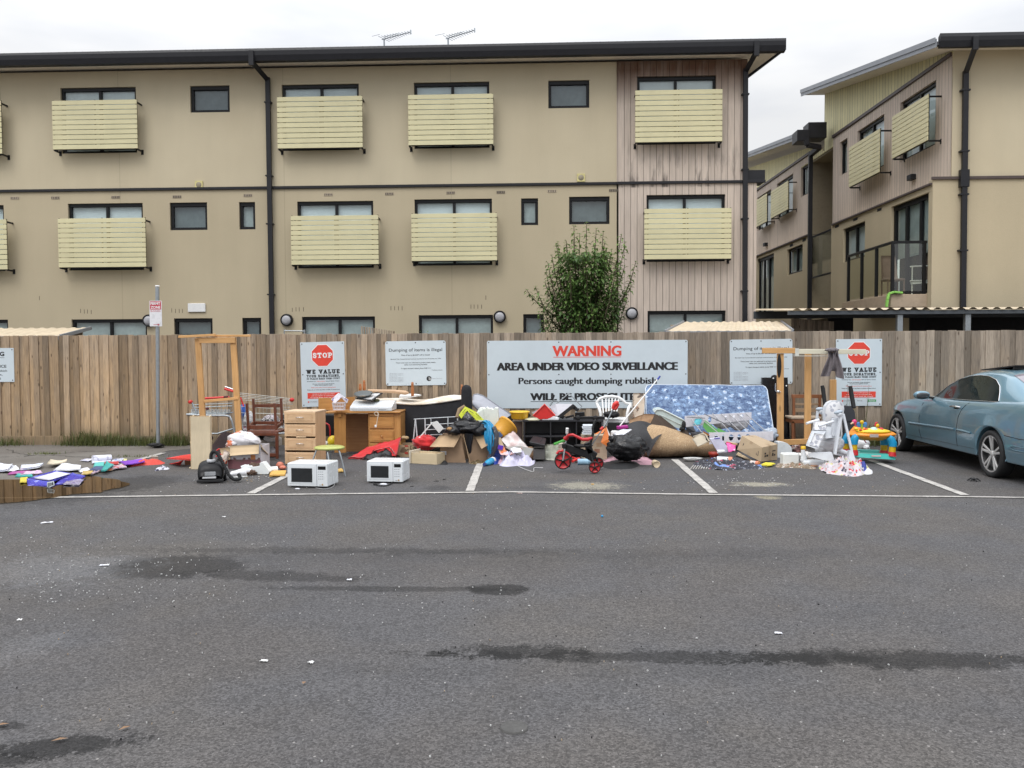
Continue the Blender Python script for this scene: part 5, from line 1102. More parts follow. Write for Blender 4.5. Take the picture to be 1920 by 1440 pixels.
# vacuum cleaner
t=T('vacuum_cleaner','black cylinder vacuum cleaner with curved ribbed hose','vacuum cleaner',398,903,rz=R(14)); s_=t.s
mb=MB(); mb.mi=0
prof=[(-.17,.02,.10,.13),(-.165,.02,.16,.145),(-.12,.02,.235,.155),(-.04,.02,.275,.158),(.06,.02,.27,.155),(.14,.02,.235,.15),(.20,.03,.17,.135),(.225,.05,.11,.10)]
vs=[];n_=20
for (y_,zb,zt,hw) in prof:
    for k in range(n_):
        an=2*math.pi*k/n_; cx=math.cos(an);sz=math.sin(an); ex=math.copysign(abs(cx)**.6,cx); ez=math.copysign(abs(sz)**.65,sz); vs.append((ex*hw,y_,(zb+zt)/2+ez*(zt-zb)/2))
fs=[[i*n_+k,i*n_+(k+1)%n_,(i+1)*n_+(k+1)%n_,(i+1)*n_+k] for i in range(len(prof)-1) for k in range(n_)]+[list(range(n_)),list(range((len(prof)-1)*n_,len(prof)*n_))]
mb.add(vs,fs,True); mb.build('body',pm('glossy_black',(.006,.006,.007),.38,.1,spec=.25),t.o)
mb=MB(); mb.box((-.0,-.165,.12),(.13,.02,.05),.008,(R(-8),0,0)); mb.build('filter_grille',pm('vac_grey',(.24,.25,.26),.4),t.o)
mb=MB(); mb.box((-.01,-.178,.075),(.16,.015,.022),.006); mb.build('trim_strip',pm('vac_silver',(.50,.51,.52),.3),t.o)
mb=MB(); mb.bb(-.158,.158,-.185,-.15,.015,.05,.012); mb.build('bumper',M_blackm,t.o)
mb=MB(); mb.lathe([(.05,.0),(.055,.02),(.045,.035),(.03,.035)],(0,-.06,.255),18); mb.build('hose_socket',pm('vac_silver2',(.45,.46,.48),.3),t.o)
for sx in (-1,1):
    mb=MB(); mb.lathe([(0,.02),(.06,.02),(.085,.012),(.095,-.01),(.09,-.03)],(sx*.158,.09,.095),20,Matrix.Rotation(sx*math.pi/2,4,'Y')); w_=mb.build('wheel',pm('wheel_grey',(.30,.30,.31),.4),t.o)
    mb=MB(); mb.lathe([(.088,-.03),(.108,-.02),(.11,.0),(.096,.01)],(sx*.158,.09,.098),20,Matrix.Rotation(sx*math.pi/2,4,'Y')); mb.build('tyre',M_blackm,w_)
mb=MB(); cp=[(0,-.06,.27),(-.0,-.07,.34),(.03,-.09,.385),(.075,-.11,.37),(.12,-.13,.30),(.17,-.15,.20),(.22,-.17,.10),(.28,-.18,.045),(.33,-.15,.04),(.345,-.10,.05),(.32,-.05,.09)]
pts=[];
for i in range(len(cp)-1):
    P0_,P1,P2,P3=[V(cp[max(0,min(len(cp)-1,i+q))]) for q in(-1,0,1,2)]
    for f in [k/9 for k in range(9)]: pts.append(.5*((2*P1)+(P2-P0_)*f+(2*P0_-5*P1+4*P2-P3)*f*f+(3*P1-P0_-3*P2+P3)*f**3))
mb.tube(pts,[.023 if i%2 else .019 for i in range(len(pts))],10,smooth=False); mb.build('hose',M_blackm,t.o)
mb=MB(); mb.tube([(.07,-.06,.255),(.075,-.04,.285),(.075,.08,.285),(.07,.11,.255)],.011,8); mb.build('handle',M_blackm,t.o)
# small things on the ground in front of the carton
def shoe(label,px,py,rz,mat):
    t=T('sneaker',label,'shoe',px,py,rz=rz,group='pair of sneakers'); mb=MB()
    prof=[(-.14,.055,.03),(-.13,.075,.04),(-.06,.085,.042),(.02,.06,.045),(.08,.04,.045),(.13,.03,.035),(.15,.02,.015)]
    vs=[];n_=12
    for x_,z_,w_ in prof:
        for k in range(n_): an=2*math.pi*k/n_; vs.append((x_,math.cos(an)*w_,.02+z_*.5+math.sin(an)*z_*.5))
    mb.add(vs,[[i*n_+k,i*n_+(k+1)%n_,(i+1)*n_+(k+1)%n_,(i+1)*n_+k] for i in range(len(prof)-1) for k in range(n_)]+[list(range(n_)),list(range(len(vs)-n_,len(vs)))],True); mb.build('upper',mat,t.o)
    mb=MB(); mb.lathe([(0,0),(.045,0),(.05,.012),(.045,.024),(0,.024)],(0,0,0),18,sx=3.2,sy=.95); mb.build('sole',M_white,t.o)
ms=pm('sneaker_white_blue',(.68,.68,.70),.6,.05,pats=[((.03,.04,.35),7,.57,'n')])
shoe('white and blue sneaker next to the vacuum hose',441,896,R(200),ms); shoe('white and blue sneaker leaning behind the other one',452,891,R(170),ms)
mb=MB(); mb.blob(gp(478,888)+V((0,0,.05)),(.11,.09,.075),5,.6,6,28,18,flat=.0); mb.blob(gp(467,891)+V((0,0,.03)),(.09,.06,.04),6,.6,6,flat=0); solo('brown_wig',mb,pm('brown_hair',(.10,.06,.04),.9,.5,30,bump=.5,bs=90),'clump of brown hair or fur beside the sneakers','wig',gp(474,893))
t=T('foam_box','white foam packing tray lying beside the brown fur','tray',478,890); p=t.p
mb=MB(); mb.prism([p(451,874),p(470,874),p(474,876),p(487,874),p(487,868),p(492,867),p(505,884),p(503,889),p(480,889),p(466,884),p(456,884)],(0,.16,0)); mb.build('tray',pm('foam_white',(.74,.77,.76),.8,.04),t.o)
sheet('envelope','yellow padded envelope beside the first microwave','envelope',[(505,893),(534,892),(537,884),(508,884)],pm('amber_paper',(.62,.36,.08),.7,.1),.015,.015,.0,None,.006)
mb=MB(); mb.tube([gp(506,881,.04),gp(520,880,.04)],.042,14); solo('paper_roll',mb,M_white,'short white paper roll behind the yellow envelope','roll',gp(512,883))
mb=MB(); mb.blob(gp(525,878)+V((0,0,.045)),(.05,.05,.045),3,.15); mb.blob(gp(530,881)+V((0,0,.03)),(.045,.04,.03),4,.2); solo('orange_toy',mb,pm('salmon_rubber',(.52,.16,.10),.5,.2,9),'round salmon coloured toy in front of the chest of drawers','toy',gp(526,883))
mb=MB(); mb.bb(-.001,.001,-.001,.001,0,.001)
# chest of drawers
t=T('chest_of_drawers','light beech chest of four drawers, bottom one broken','chest of drawers',564,871,rz=R(-5)); p=t.p
Y0=t.Y; s_=t.s; W_=62*s_; H_=102*s_; D_=.40
mb=MB(); mb.bb(-W_/2,-W_/2+.018,0,D_,0,H_-.022,.002); mb.bb(W_/2-.018,W_/2,0,D_,0,H_-.022,.002); mb.bb(-W_/2+.018,W_/2-.018,D_-.012,D_,0,H_-.022,.002); mb.bb(-W_/2+.018,W_/2-.018,.02,D_-.02,0,.02,.001); mb.build('carcass',M_beechv,t.o)
mb=MB(); mb.bb(-W_/2-.006,W_/2+.006,-.012,D_+.005,H_-.022,H_,.006); mb.build('top',mat_wood('beech_top',(.62,.44,.28),(.70,.53,.36),0),t.o)
zs=[(.79,.99),(.545,.765),(.285,.51),(.03,.245)]
for k,(a,b) in enumerate(zs):
    mb=MB(); z0,z1=H_*a-.014,H_*b-.012; mb.tone=.45+.1*(k%2)
    mb.bb(-W_/2+.003,W_/2-.003,-.016,0,z0,z1,.004)
    for (a_,b_,c_,d_) in ((-.40,.40,.80,.84),(-.40,.40,.16,.20),(-.40,-.385,.2,.8),(.385,.40,.2,.8)): mb.bb(W_*a_,W_*b_,-.021,-.0165,z0+(z1-z0)*c_,z0+(z1-z0)*d_,.002)
    mb.bb(W_*-.36,W_*.36,-.0195,-.0165,z0+(z1-z0)*.27,z0+(z1-z0)*.73,.002)
    dr=mb.build('drawer',M_beech,t.o)
    mb=MB(); zc=(z0+z1)/2+.005; mb.tube([(-.055,-.02,zc),(-.05,-.04,zc+.004),(0,-.046,zc+.006),(.05,-.04,zc+.004),(.055,-.02,zc)],.005,6); mb.build('handle',M_chrome,dr)
    if k in(1,3): mb=MB(); mb.patch((-.06,-.022,z0-.012),(.09,-.022,z0-.012),(.10,-.023,z0+.012),(-.05,-.023,z0+.016),6,2,.004,k,4,.004); mb.build('torn_veneer',pm('torn_wood',(.66,.46,.28),.8,.2,20),dr)
# green stool
t=T('stool','small stool with lime green round seat and thin grey legs','stool',614,893); p=t.p
mb=MB(); c=V((0,.12,p(611,841).z)); mb.lathe([(0,.018),(.17,.018),(.195,.008),(.2,-.004),(.19,-.018),(0,-.018)],c,36); mb.build('seat',pm('lime_vinyl',(.42,.45,.13),.35,.06,dirt=.05),t.o)
zt=c.z-.02
for (x0,y0,x1,y1) in ((-.16,.02,-.245,-.03),(.02,-.05,.075,-.10),(.16,.02,.235,-.0),(-.03,.28,-.06,.38)):
    mb=MB(); mb.tube([(x0*.3,.12+(y0-.12)*.3,zt+.005),(x0*.9,.12+(y0-.12)*.9,zt),(x0,y0,zt-.04),(x0+(x1-x0)*.5,y0+(y1-y0)*.5,zt*.5),(x1,y1,.0)],.011,8); mb.build('leg',M_steel,t.o)
# microwaves
def microwave(label,px,py,w_,h_,d_,rz,tilt=0):
    t=T('microwave',label,'microwave',px,py,rz=rz,group='white microwaves on the asphalt')
    mb=MB(); mb.bb(-w_/2,w_/2,.012,d_,.015,h_,.012); mb.build('case',M_mwave,t.o)
    mb=MB(); x1=w_*.235; mb.bb(-w_/2+.002,x1-.003,-.018,.011,.018,h_-.003,.012); mb.bb(-w_/2+.03,x1-.03,-.021,-.0175,.05,h_-.035,.006); dr=mb.build('door',M_mwave,t.o)
    mb=MB(); mb.bb(-w_/2+.055,x1-.055,-.0245,-.0212,.07,h_-.06,.003); mb.build('door_window',pm('oven_window',(.02,.022,.024),.2,.1),dr)
    mb=MB(); mb.bb(x1,w_/2-.002,-.018,.011,.018,h_-.003,.01); cp_=mb.build('control_panel',M_mwave,t.o)
    mb=MB(); mb.bb(x1+.015,w_/2-.022,-.0205,-.0182,h_-.075,h_-.035,.002); mb.build('display',M_blackpl,cp_)
    mb=MB()
    for r_ in range(4):
        for c_ in range(3): mb.bb(x1+.016+c_*.024,x1+.033+c_*.024,-.0195,-.0182,h_-.105-r_*.028,h_-.098-r_*.028,.0005)
    mb.bb(x1+.03,x1+.055,-.0195,-.0182,.035,.043,.0005); mb.mi=1; mb.lathe([(0,.002),(.011,.0015),(.012,0)],(x1+.07,-.018,.042),10,RXM)
    mb.build('buttons',[pm('button_grey',(.33,.35,.38),.4),pm('button_gold',(.4,.28,.15),.4)],cp_)
    for sx in(-.8,.8): mb=MB(); mb.lathe([(0,0),(.015,0),(.015,.018),(0,.018)],(sx*w_/2,.05,0),10); mb.lathe([(0,0),(.015,0),(.015,.018),(0,.018)],(sx*w_/2,d_-.04,0),10); mb.build('foot',M_blackm,t.o)
    return t
t1=microwave('white microwave in front of the green stool',577.5,914.5,.505,.295,.34,R(-7))
t2=microwave('white microwave standing alone near the white line, power cord under it',722,906,.455,.275,.32,R(-6))
def cord(label,pts,r,mat,parent=None):
    mb=MB(); P_=[V(q) for q in pts]; out=[]
    for i in range(len(P_)-1):
        P0_,P1,P2,P3=[P_[max(0,min(len(P_)-1,i+q))] for q in(-1,0,1,2)]
        for f in [k/6 for k in range(6)]: out.append(.5*((2*P1)+(P2-P0_)*f+(2*P0_-5*P1+4*P2-P3)*f*f+(3*P1-P0_-3*P2+P3)*f**3))
    out.append(P_[-1]); mb.tube(out,r,6)
    if parent is not None: return mb.build('power_cord',mat,parent,world=True)
    return solo('cord',mb,mat,label,'cord',P_[0])
cord('',[gp(592,915,.006),gp(610,917,.006),gp(625,912,.006),gp(627,900,.05),gp(622,880,.12)],.005,pm('grey_cord',(.3,.3,.3),.5),t1.o)
cord('',[gp(700,905,.01),gp(706,910,.008),gp(722,911,.008),gp(735,906,.008),gp(728,903,.01)],.006,M_blackm,t2.o)
mb=MB(); mb.box(gp(704,908,.012),(.05,.02,.02),.004); mb.build('plug',M_blackm,t2.o,world=True); mb=MB(); mb.blob(gp(719,908,.012),(.045,.025,.012),2,.3); solo('torn_paper',mb,M_paper,'scrap of white paper under the second microwave','paper scrap',gp(719,908))
mb=MB(); mb.blob(gp(558,916.5,.008),(.03,.015,.008),2,.3); solo('torn_paper',mb,M_paper,'scrap of white paper below the first microwave','paper scrap',gp(558,916))
# behind drawers: red tubular chair, helmet, dark box
t=T('tubular_chair','red tubular metal chair behind the chest of drawers','chair',610,845,Y=13.9); p=t.p
mb=MB(); mb.tube([p(601,845),p(601,800),p(603,795),p(612,794),p(617,797),p(619,806),p(619,826)],.014,8); mb.tube([p(598,850,-.3),p(600,810,-.3),p(606,808,-.3),p(608,840,-.3)],.014,8); mb.build('frame',pm('red_tube',(.40,.02,.02),.3),t.o)
mb=MB(); pbox(mb,598,628,778,818,14.2,.3); solo('old_television',mb,M_blackpl,'black television box behind the chest of drawers','television',at(612,822,14.2))
mb=MB(); mb.blob(at(624,827,13.6),(.085,.08,.09),1,.02,2); solo('yellow_ball',mb,pm('yellow_plastic',(.75,.55,.02),.3,.05),'yellow ball between the red chair and the desk','ball',at(624,837,13.6))
mb=MB(); mb.blob(at(607,834,13.6),(.09,.08,.06),7,.3,3); mb.blob(at(603,845,13.5),(.08,.08,.05),8,.3,3); solo('bag',mb,M_wbag,'white bag between the drawers and the desk','bag',at(607,845,13.6))
# desk
t=T('pine_desk','orange pine desk with a drawer pedestal, its top loaded with junk','desk',690,849,Y=13.1); p=t.p; bz=p(690,851).z
a=p(612,774,-.02);b=p(751,774,-.02)
mb=MB(); zt=a.z; mb.bb(p(612,774).x,p(752,774).x,-.06,.56,zt-.005,zt+.022,.008); mb.build('desk_top',M_pineh,t.o)
zd=zt-.006; z0=-.0
def lb(x0,x1,y0,y1,d0,d1,m_,nm,bev=.003,par=None,tone=.5): mb=MB(); mb.tone=tone; q0=p(x0,y1,d0);q1=p(x1,y0,d0); mb.bb(q0.x,q1.x,d0,d1,q0.z,q1.z,bev); return mb.build(nm,m_,par or t.o)
ye=849
lb(627,648,775,ye,0,.03,M_pine,'side_panel',tone=.3); lb(648,690,776,ye-2,.38,.40,mat_wood('plywood_back',(.26,.12,.045),(.34,.17,.07),0),'back_panel'); lb(634,640,775,782,-.03,.3,M_pine,'bracket')
lb(691,739,775,ye,0,.5,M_pine,'pedestal',tone=.5); lb(739.2,751,775,ye,.005,.5,M_pine,'side_panel',tone=.65)
for k,(y0,y1) in enumerate(((776,780),(782,803),(807,829),(832,848))):
    dr=lb(693,738,y0,y1,-.018,-.002,M_pineh,'drawer',.005,tone=.55 if k!=2 else .42)
    if k>0: 
        lb(697,735,y0+3,y1-3,-.022,-.0185,M_pineh,'drawer_panel',.004,dr,.6)
        if k==2: mb=MB(); mb.lathe([(0,.035),(.014,.032),(.018,.022),(.01,.01),(.012,0)],p(716,(y0+y1)/2,-.022),12,RXM); mb.build('knob',M_pine,dr)
# hutch on the desk
t=T('desk_shelf','orange pine shelf unit standing on the back of the desk','shelf unit',630,768,Y=13.35); p=t.p
mb=MB(); mb.tone=.7; pbox(mb,597,625,746,769,13.3,.018,.002); mb.build('panel',M_pineh,t.o,world=True); mb=MB(); mb.tone=.5; mb.prism([at(625,746,13.3),at(665,744,13.55),at(665,766,13.55),at(625,769,13.3)],(0,.018,0)); mb.build('panel',M_pineh,t.o,world=True)
t=T('plastic_basket','small white plastic basket on the desk','basket',636,768,Y=13.02); p=t.p
mb=MB(); a=p(624,768);W_=25*t.s;H_=13*t.s
for k in range(2): pass
q=[(-.085,-.06),(.085,-.06),(.085,.06),(-.085,.06)]
for z_,g in ((.0,.9),(H_*.5,.98),(H_,1.08)): 
    c=[(x_*g,y_*g,z_) for x_,y_ in q]
    for i in range(4): mb.bar(c[i],c[(i+1)%4],.006,.014)
for i in range(4):
    A=q[i];B=q[(i+1)%4]
    for k in range(7): f=k/7; x_=A[0]*(1-f)+B[0]*f;y_=A[1]*(1-f)+B[1]*f; mb.bar((x_*.9,y_*.9,0),(x_*1.08,y_*1.08,H_),.008,.004,(0,1,0))
mb.bb(-.075,.075,-.05,.05,0,.01,.002); mb.build('basket_wall',pm('pinkish_white_plastic',(.66,.60,.60),.4,.05),t.o)
mb=MB(); q=at(634,756,13.0); mb.prism([at(621,749,13.0),at(634,737,13.02),at(640,745,12.98),at(627,757,12.96)],(0,.05,.0)); mb.prism([at(634,737,13.03),at(652,750,13.03),at(650,756,13.03),at(639,745,13.03)],(0,.05,0)); solo('paper_box',mb,pm('white_box_print',(.64,.62,.68),.6,.05,pats=[((.2,.15,.3),14,.62,'n')]),'small white printed box tipped into the plastic basket','box',at(636,760,13.0))
# range hood
t=T('range_hood','white kitchen range hood lying on the desk top','range hood',696,770,Y=13.05); p=t.p
mb=MB(); pr_=[(0,0,0),(0,0,.05),(0,.05,.07),(0,.28,.135),(0,.42,.135),(0,.42,0)]
a=p(656,770);b=p(731,771); mb.prism([(a.x,y_,z_) for _,y_,z_ in pr_],(b.x-a.x,0,0)); mb.prism([(b.x+.001,0,0),(b.x+.001,0,.05),(b.x+.001,.28,.135),(b.x+.001,.42,.135),(b.x+.001,.42,0)],(.028,.0,0)); mb.build('hood',M_mwave,t.o)
mb=MB(); mb.bb(a.x+.01,b.x-.02,.045,.05,.062,.066,.001); mb.bb(a.x+.02,b.x-.03,-.003,-.0005,.022,.026,.0005); mb.bb(b.x-.18,b.x-.06,-.003,-.0005,.012,.018,.0005); mb.build('trim_line',pm('trim_grey',(.3,.32,.34),.4),t.o)
mb=MB(); mb.prism([at(667,749,13.2),at(698,752,13.1),at(718,738,13.45),at(690,738,13.5)],(0,0,.012)); mb.mi=1; mb.prism([at(671,747.2,13.22),at(697,749.5,13.13),at(713,739.3,13.42),at(691,739,13.47)],(0,0,.014)); solo('oven_tray',mb,[M_blackpl,pm('enamel_white_top',(.66,.66,.66),.3,.03)],'black and white glass tray on the range hood','tray',at(692,750,13.1))
t=T('frying_pan','dark frying pan resting on the glass tray','frying pan',679,745,Y=13.18); p=t.p
RT=Matrix.Rotation(R(16),4,'X'); mb=MB(); mb.lathe([(0,.0),(.11,.0),(.14,.045),(.145,.047),(.137,.045),(.108,.006),(0,.006)],(0,.1,.012),32,RT); mb.build('pan',pm('pan_grey',(.09,.10,.10),.4,.2),t.o)
mb=MB(); mb.bar((.13,.08,.055),(.24,.05,.075),.03,.012); mb.build('handle',M_blackpl,t.o); mb=MB(); mb.blob((0.01,.06,.0),(.09,.05,.02),3,.5,6); mb.build('dried_food',pm('crust',(.22,.17,.12),.9,.4,40),t.o)
t=T('extension_cord','looped cream power cord with plug hanging over the desk drawers','cord',705,790,Y=12.98); 
mb=MB(); P_=[(706,797,-.0),(707,790,0),(708,783,0),(710,777,0),(708,773,0),(704,772.5,0),(702,775,0),(704,779,0),(708,779,0),(709,775,0)]; mb.tube([t.p(*q) for q in P_],.006,7); mb.build('cable',pm('cream_cable',(.62,.54,.42),.5),t.o)
mb=MB(); mb.box(t.p(704.5,799),(.034,.03,.04),.006); mb.build('plug',M_white,t.o)
# upturned sofa
t=T('upturned_sofa','black sofa lying upside down with pale lining and wooden feet up','sofa',810,830,Y=13.55); p=t.p
mb=MB()
pts=[(735,755),(775,758),(800,757),(830,753),(863,748),(884,745)]
bot=835
front=[];
N_=24
def ipt(x):
    for (x0,y0),(x1,y1) in zip(pts,pts[1:]):
        if x0<=x<=x1: return y0+(y1-y0)*(x-x0)/(x1-x0)
    return pts[-1][1]
vs=[];
for i in range(N_+1):
    x_=735+(884-735)*i/N_; 
    for j in range(8): y_=ipt(x_)+(bot-ipt(x_))*j/7; q=p(x_,y_,.02*noise.noise(V((x_*.05,y_*.06,2)))-.03*math.sin(j/7*math.pi)); vs.append(q)
mb.add(vs,[[i*8+j,(i+1)*8+j,(i+1)*8+j+1,i*8+j+1] for i in range(N_) for j in range(7)],True)
mb.prism([p(735,ipt(735)+1),p(735,835),p(735,835,.75),p(735,750,.75)],(.01,0,0)); mb.prism([p(884,ipt(884)),p(884,835),p(884,835,.75),p(884,744,.75)],(-.01,0,0)); mb.build('body',pm('black_velour',(.010,.010,.013),.85,.25,14,sheen=.2,dirt=0),t.o)
mb=MB(); vs=[]; N_=26
for i in range(N_+1):
    x_=662+(868-662)*i/N_; x2=x_ if x_>735 else x_
    for j in range(7):
        f=j/6; yb=(ipt(max(x_,735))-1)+(742-ipt(max(x_,735)))*f; yb+= -2.5*math.sin(f*3.1)*max(0,math.sin((x_-770)/98*3.14)) if x_>770 else 0
        q=p(x_,ipt(max(735,x_))-1.0,0); vs.append(V((q.x,f*.85,q.z+.02*f+.012*noise.noise(V((x_*.06,f*4,1)))+.05*math.sin(f*3.1)*max(0,math.sin((x_-780)/90*3.14)))))
mb.add(vs,[[i*7+j,(i+1)*7+j,(i+1)*7+j+1,i*7+j+1] for i in range(N_) for j in range(6)],True)
mb.tube([p(x_,ipt(max(735,x_))+.5,-.01) for x_ in range(700,870,12)],.014,6); mb.build('lining',pm('cream_lining',(.62,.53,.42),.85,.1,5,pats=[((.70,.66,.60),3,.5,'n')]),t.o)
for (x0,y0,y1,w_,dy) in ((773.5,716,743,.05,.12),(683,712,732,.05,.5),(675.5,719,732,.05,.45),(866,720,740,.04,.6)):
    mb=MB(); mb.lathe([(0,0),(w_*.42,.0),(w_*.5,.02),(w_*.5,(y1-y0)*t.s*.6),(w_*.38,(y1-y0)*t.s*.68),(w_*.45,(y1-y0)*t.s*.8),(w_*.36,(y1-y0)*t.s),(0,(y1-y0)*t.s)],p(x0,y1,dy),14); mb.build('foot',mat_wood('orange_stained',(.32,.11,.035),(.40,.15,.05),2,.4),t.o)
mb=MB(); mb.tube([at(690,732,13.9),at(740,734,13.8),at(760,736.5,13.75),at(766,737,13.75)],[.018,.03,.035,.015],12); solo('wooden_bat',mb,mat_wood('bat_wood',(.50,.33,.2),(.58,.4,.26),0),'long wooden bat lying across the sofa lining','bat',at(728,736,13.8))
mb=MB(); mb.patch(at(748,744,13.8),at(770,744,13.7),at(790,739,14.1),at(752,738,14.2),8,5,.01,5,2,.02); solo('foam_sheet',mb,M_white,'flat white foam sheet on the sofa lining behind the bat','foam',at(765,742,13.9))
mb=MB(); mb.blob(at(705,750.5,13.3),(.05,.08,.02),5,.4,5); solo('kitchen_rag',mb,pm('olive_rag',(.07,.07,.03),.9),'dark olive rag behind the range hood','rag',at(705,752,13.3))
t=T('bolster_cushion','upright black bolster cushion beside the upturned sofa','cushion',874,800,Y=13.3); p=t.p
mb=MB(); mb.tube([p(875,800),p(875,760),p(874.5,732),p(874.5,726),p(874.5,722.5),p(874.5,721.5)],[.095,.088,.083,.07,.04,.01],20); mb.build('bolster',pm('black_velour2',(.009,.009,.012),.85,.25,14),t.o)
# white wire rack and lamp arm
t=T('wire_rack','white tubular shoe rack standing in front of the black sofa','rack',815,828,Y=13.0); p=t.p
mb=MB()
for a,b in (((776,786),(860,781)),((797,797),(858,793)),((798,806),(858,803)),((798,816),(858,813)),((858,780),(858,828)),((797,785),(798,828)),((797,785),(797,785)),((779,786),(775,828)),((779,786),(783,828))): 
    if a!=b: wire(mb,p(*a),p(*b),.010 if abs(a[0]-b[0])<12 else .006)
wire(mb,p(840,783),p(840,815),.008); wire(mb,p(808,784),p(808,795),.006); mb.build('frame',pm('white_tube',(.55,.58,.60),.4),t.o)
t=T('desk_lamp','white angled arm lamp with square head','lamp',815,818,Y=12.85); p=t.p
mb=MB(); mb.bar(p(788,819),p(810,793),.02,.022,(0,1,0)); mb.build('arm',M_white,t.o); mb=MB(); mb.prism([p(807,793),p(819,790),p(831,804),p(823,812)],(0,.07,0)); mb.build('head',M_white,t.o); mb=MB(); mb.bb(p(786,821).x,p(798,821).x,-.05,.08,p(788,824).z,p(788,819).z,.006); mb.build('base',M_white,t.o)
# red cloth, black bags, snack carton
def heap_px(name,label,cat,pts,h,mat,seed=1,amp=.3,fr=6,fold=.35,rings=10,z0=0,group=None,p=2.2):
    o_=[gp(x,y,z0) for x,y in pts]; mb=MB(); mb.heap([(q.x,q.y) for q in o_],h,seed,rings,amp,fr,fold=fold,z0=z0,p=p); c=sum(o_,V((0,0,0)))/len(o_)
    return solo(name,mb,mat,label,cat,c,group)
mb=MB(); mb.patch(gp(652,859,.02),at(742,852,12.75),at(752,821,13.0),at(712,829,13.0),14,10,.045,6,2.6,.03); mb.patch(gp(690,857,.02),at(742,854,12.7),at(730,838,12.8),at(700,846,12.75),8,6,.03,8,2.6,.03); solo('red_cloth',mb,M_redf,'long red fleece cloth trailing from the desk along the ground','cloth',gp(700,857))
mb=MB(); mb.blob(at(797,830,12.9),(.19,.15,.11),9,.35,3,flat=0.01); solo('red_cushion',mb,M_redf,'bright red cushion between the snack carton and the large open box','cushion',at(797,838,12.9))
heap_px('bin_bag','flat black bin bag in front of the red cloth','bag',[(676,862),(700,864),(735,864),(752,858),(748,852),(722,852),(696,854),(680,858)],.10,M_bin,5,.5,8,.6,12)
t=T('snack_carton','printed brown carton with black and red markings','carton',764,857,rz=R(10)); p=t.p; s_=t.s
mb=MB(); W_=.56;H_=.22; x0=-.27
mb.bb(x0,x0+.20,-.0,.006,0,H_-.03,.002); mb.prism([(x0+.2,0,0),(x0+.60,-.12,0),(x0+.60,-.12,H_+.0),(x0+.2,0,H_-.04)],(0,.006,0)); mb.bb(x0,x0+.006,.007,.3,0,H_-.03,.001); mb.prism([(x0+.6,-.118,0),(x0+.605,.25,0),(x0+.605,.25,H_),(x0+.6,-.118,H_)],(-.006,0,0)); mb.bb(x0,x0+.6,.3,.306,0,H_-.03,.001)
mb.mi=1
for k,(a_,b_,z_) in enumerate(((.23,.29,.11),(.31,.40,.12),(.42,.50,.10),(.52,.57,.06))): mb.prism([(x0+a_,-.3*(a_-.2)-.003,z_),(x0+b_,-.3*(b_-.2)-.003,z_),(x0+b_,-.3*(b_-.2)-.003,z_+.06),(x0+a_,-.3*(a_-.2)-.003,z_+.06)],(0,-.001,0))
mb.mi=2
for (a_,b_,z_,h_) in ((.23,.28,.16,.025),(.33,.44,.08,.022),(.23,.28,.05,.03)): mb.prism([(x0+a_,-.3*(a_-.2)-.005,z_),(x0+b_,-.3*(b_-.2)-.005,z_),(x0+b_,-.3*(b_-.2)-.005,z_+h_),(x0+a_,-.3*(a_-.2)-.005,z_+h_)],(0,-.001,0))
mb.build('carton_body',[pm('carton_tan',(.42,.31,.19),.8,.1,pats=[((.16,.10,.06),5,.60,'n')]),pm('carton_ink',(.12,.10,.06),.7,.3,pats=[((.4,.3,.18),20,.55,'n')]),pm('carton_red',(.42,.05,.03),.7)],t.o)
for k,(x_,y_) in enumerate(((748,822),(757,820.5),(762,821))): mb=MB(); mb.blob(at(x_,y_,t.Y+.15),(.04,.04,.028),k,.1); solo('bread_roll',mb,pm('bread',(.40,.28,.15),.8,.3),'small brown bread roll at the back of the printed carton','bread roll',at(x_,y_+3,t.Y+.15),'bread rolls in the printed carton')
# loose drawer
t=T('loose_drawer','empty pale wooden drawer lying on the asphalt','drawer',795,870,rz=R(-22)); s_=t.s
W_,D_,H_=.42,.24,.155
mb=MB(); mb.bb(-W_/2,W_/2,0,.012,.0,H_,.002); mb.bb(-W_/2,W_/2,D_-.012,D_,0,H_,.002); mb.bb(W_/2-.012,W_/2,.0125,D_-.0125,0,H_,.002); mb.bb(-W_/2+.01,W_/2-.01,.01,D_-.01,.01,.018,.001); mb.build('box',mat_wood('pale_drawer_wood',(.58,.47,.30),(.66,.54,.36),0),t.o); mb=MB(); mb.bb(-W_/2-.02,-W_/2-.001,-.03,D_+.03,-.0,H_+.03,.004); mb.build('front',pm('cream_front',(.60,.54,.44),.5,.04),t.o)
sheet('yellow_offcut','thin yellow wooden offcut under the stool','offcut',[(626,886),(647,884),(640,879),(625,881)],pm('amber_board',(.60,.38,.10),.7),.012,.01,0,None,.002)
# large open box
t=T('large_box','large open cardboard box with folded flaps','box',868,867); p=t.p; s_=t.s
mb=MB(); a=p(826,868);b=p(874,870);c=p(916,860,.28)
H_=p(850,817).z; hb=H_
mb.prism([(a.x,0,0),(b.x,-.03,0),(b.x-.075,-.0,H_),(a.x-.005,0.02,H_)],(0,.006,0))
mb.prism([(b.x+.035,-.03,0),(b.x+.36,.10,0),(b.x+.34,.12,H_*.94),(b.x+.07,-.0,H_)],(0,.006,0))
mb.prism([(a.x,0.007,0),(a.x,.40,0),(a.x,.40,H_),(a.x,.02,H_)],(.006,0,0)); mb.prism([(a.x,.40,0),(b.x+.34,.42,0),(b.x+.34,.42,H_),(a.x,.40,H_)],(0,.006,0)); mb.prism([(b.x+.36,.107,0),(b.x+.34,.42,0),(b.x+.34,.42,H_*.94),(b.x+.345,.12,H_*.94)],(-.006,0,0))
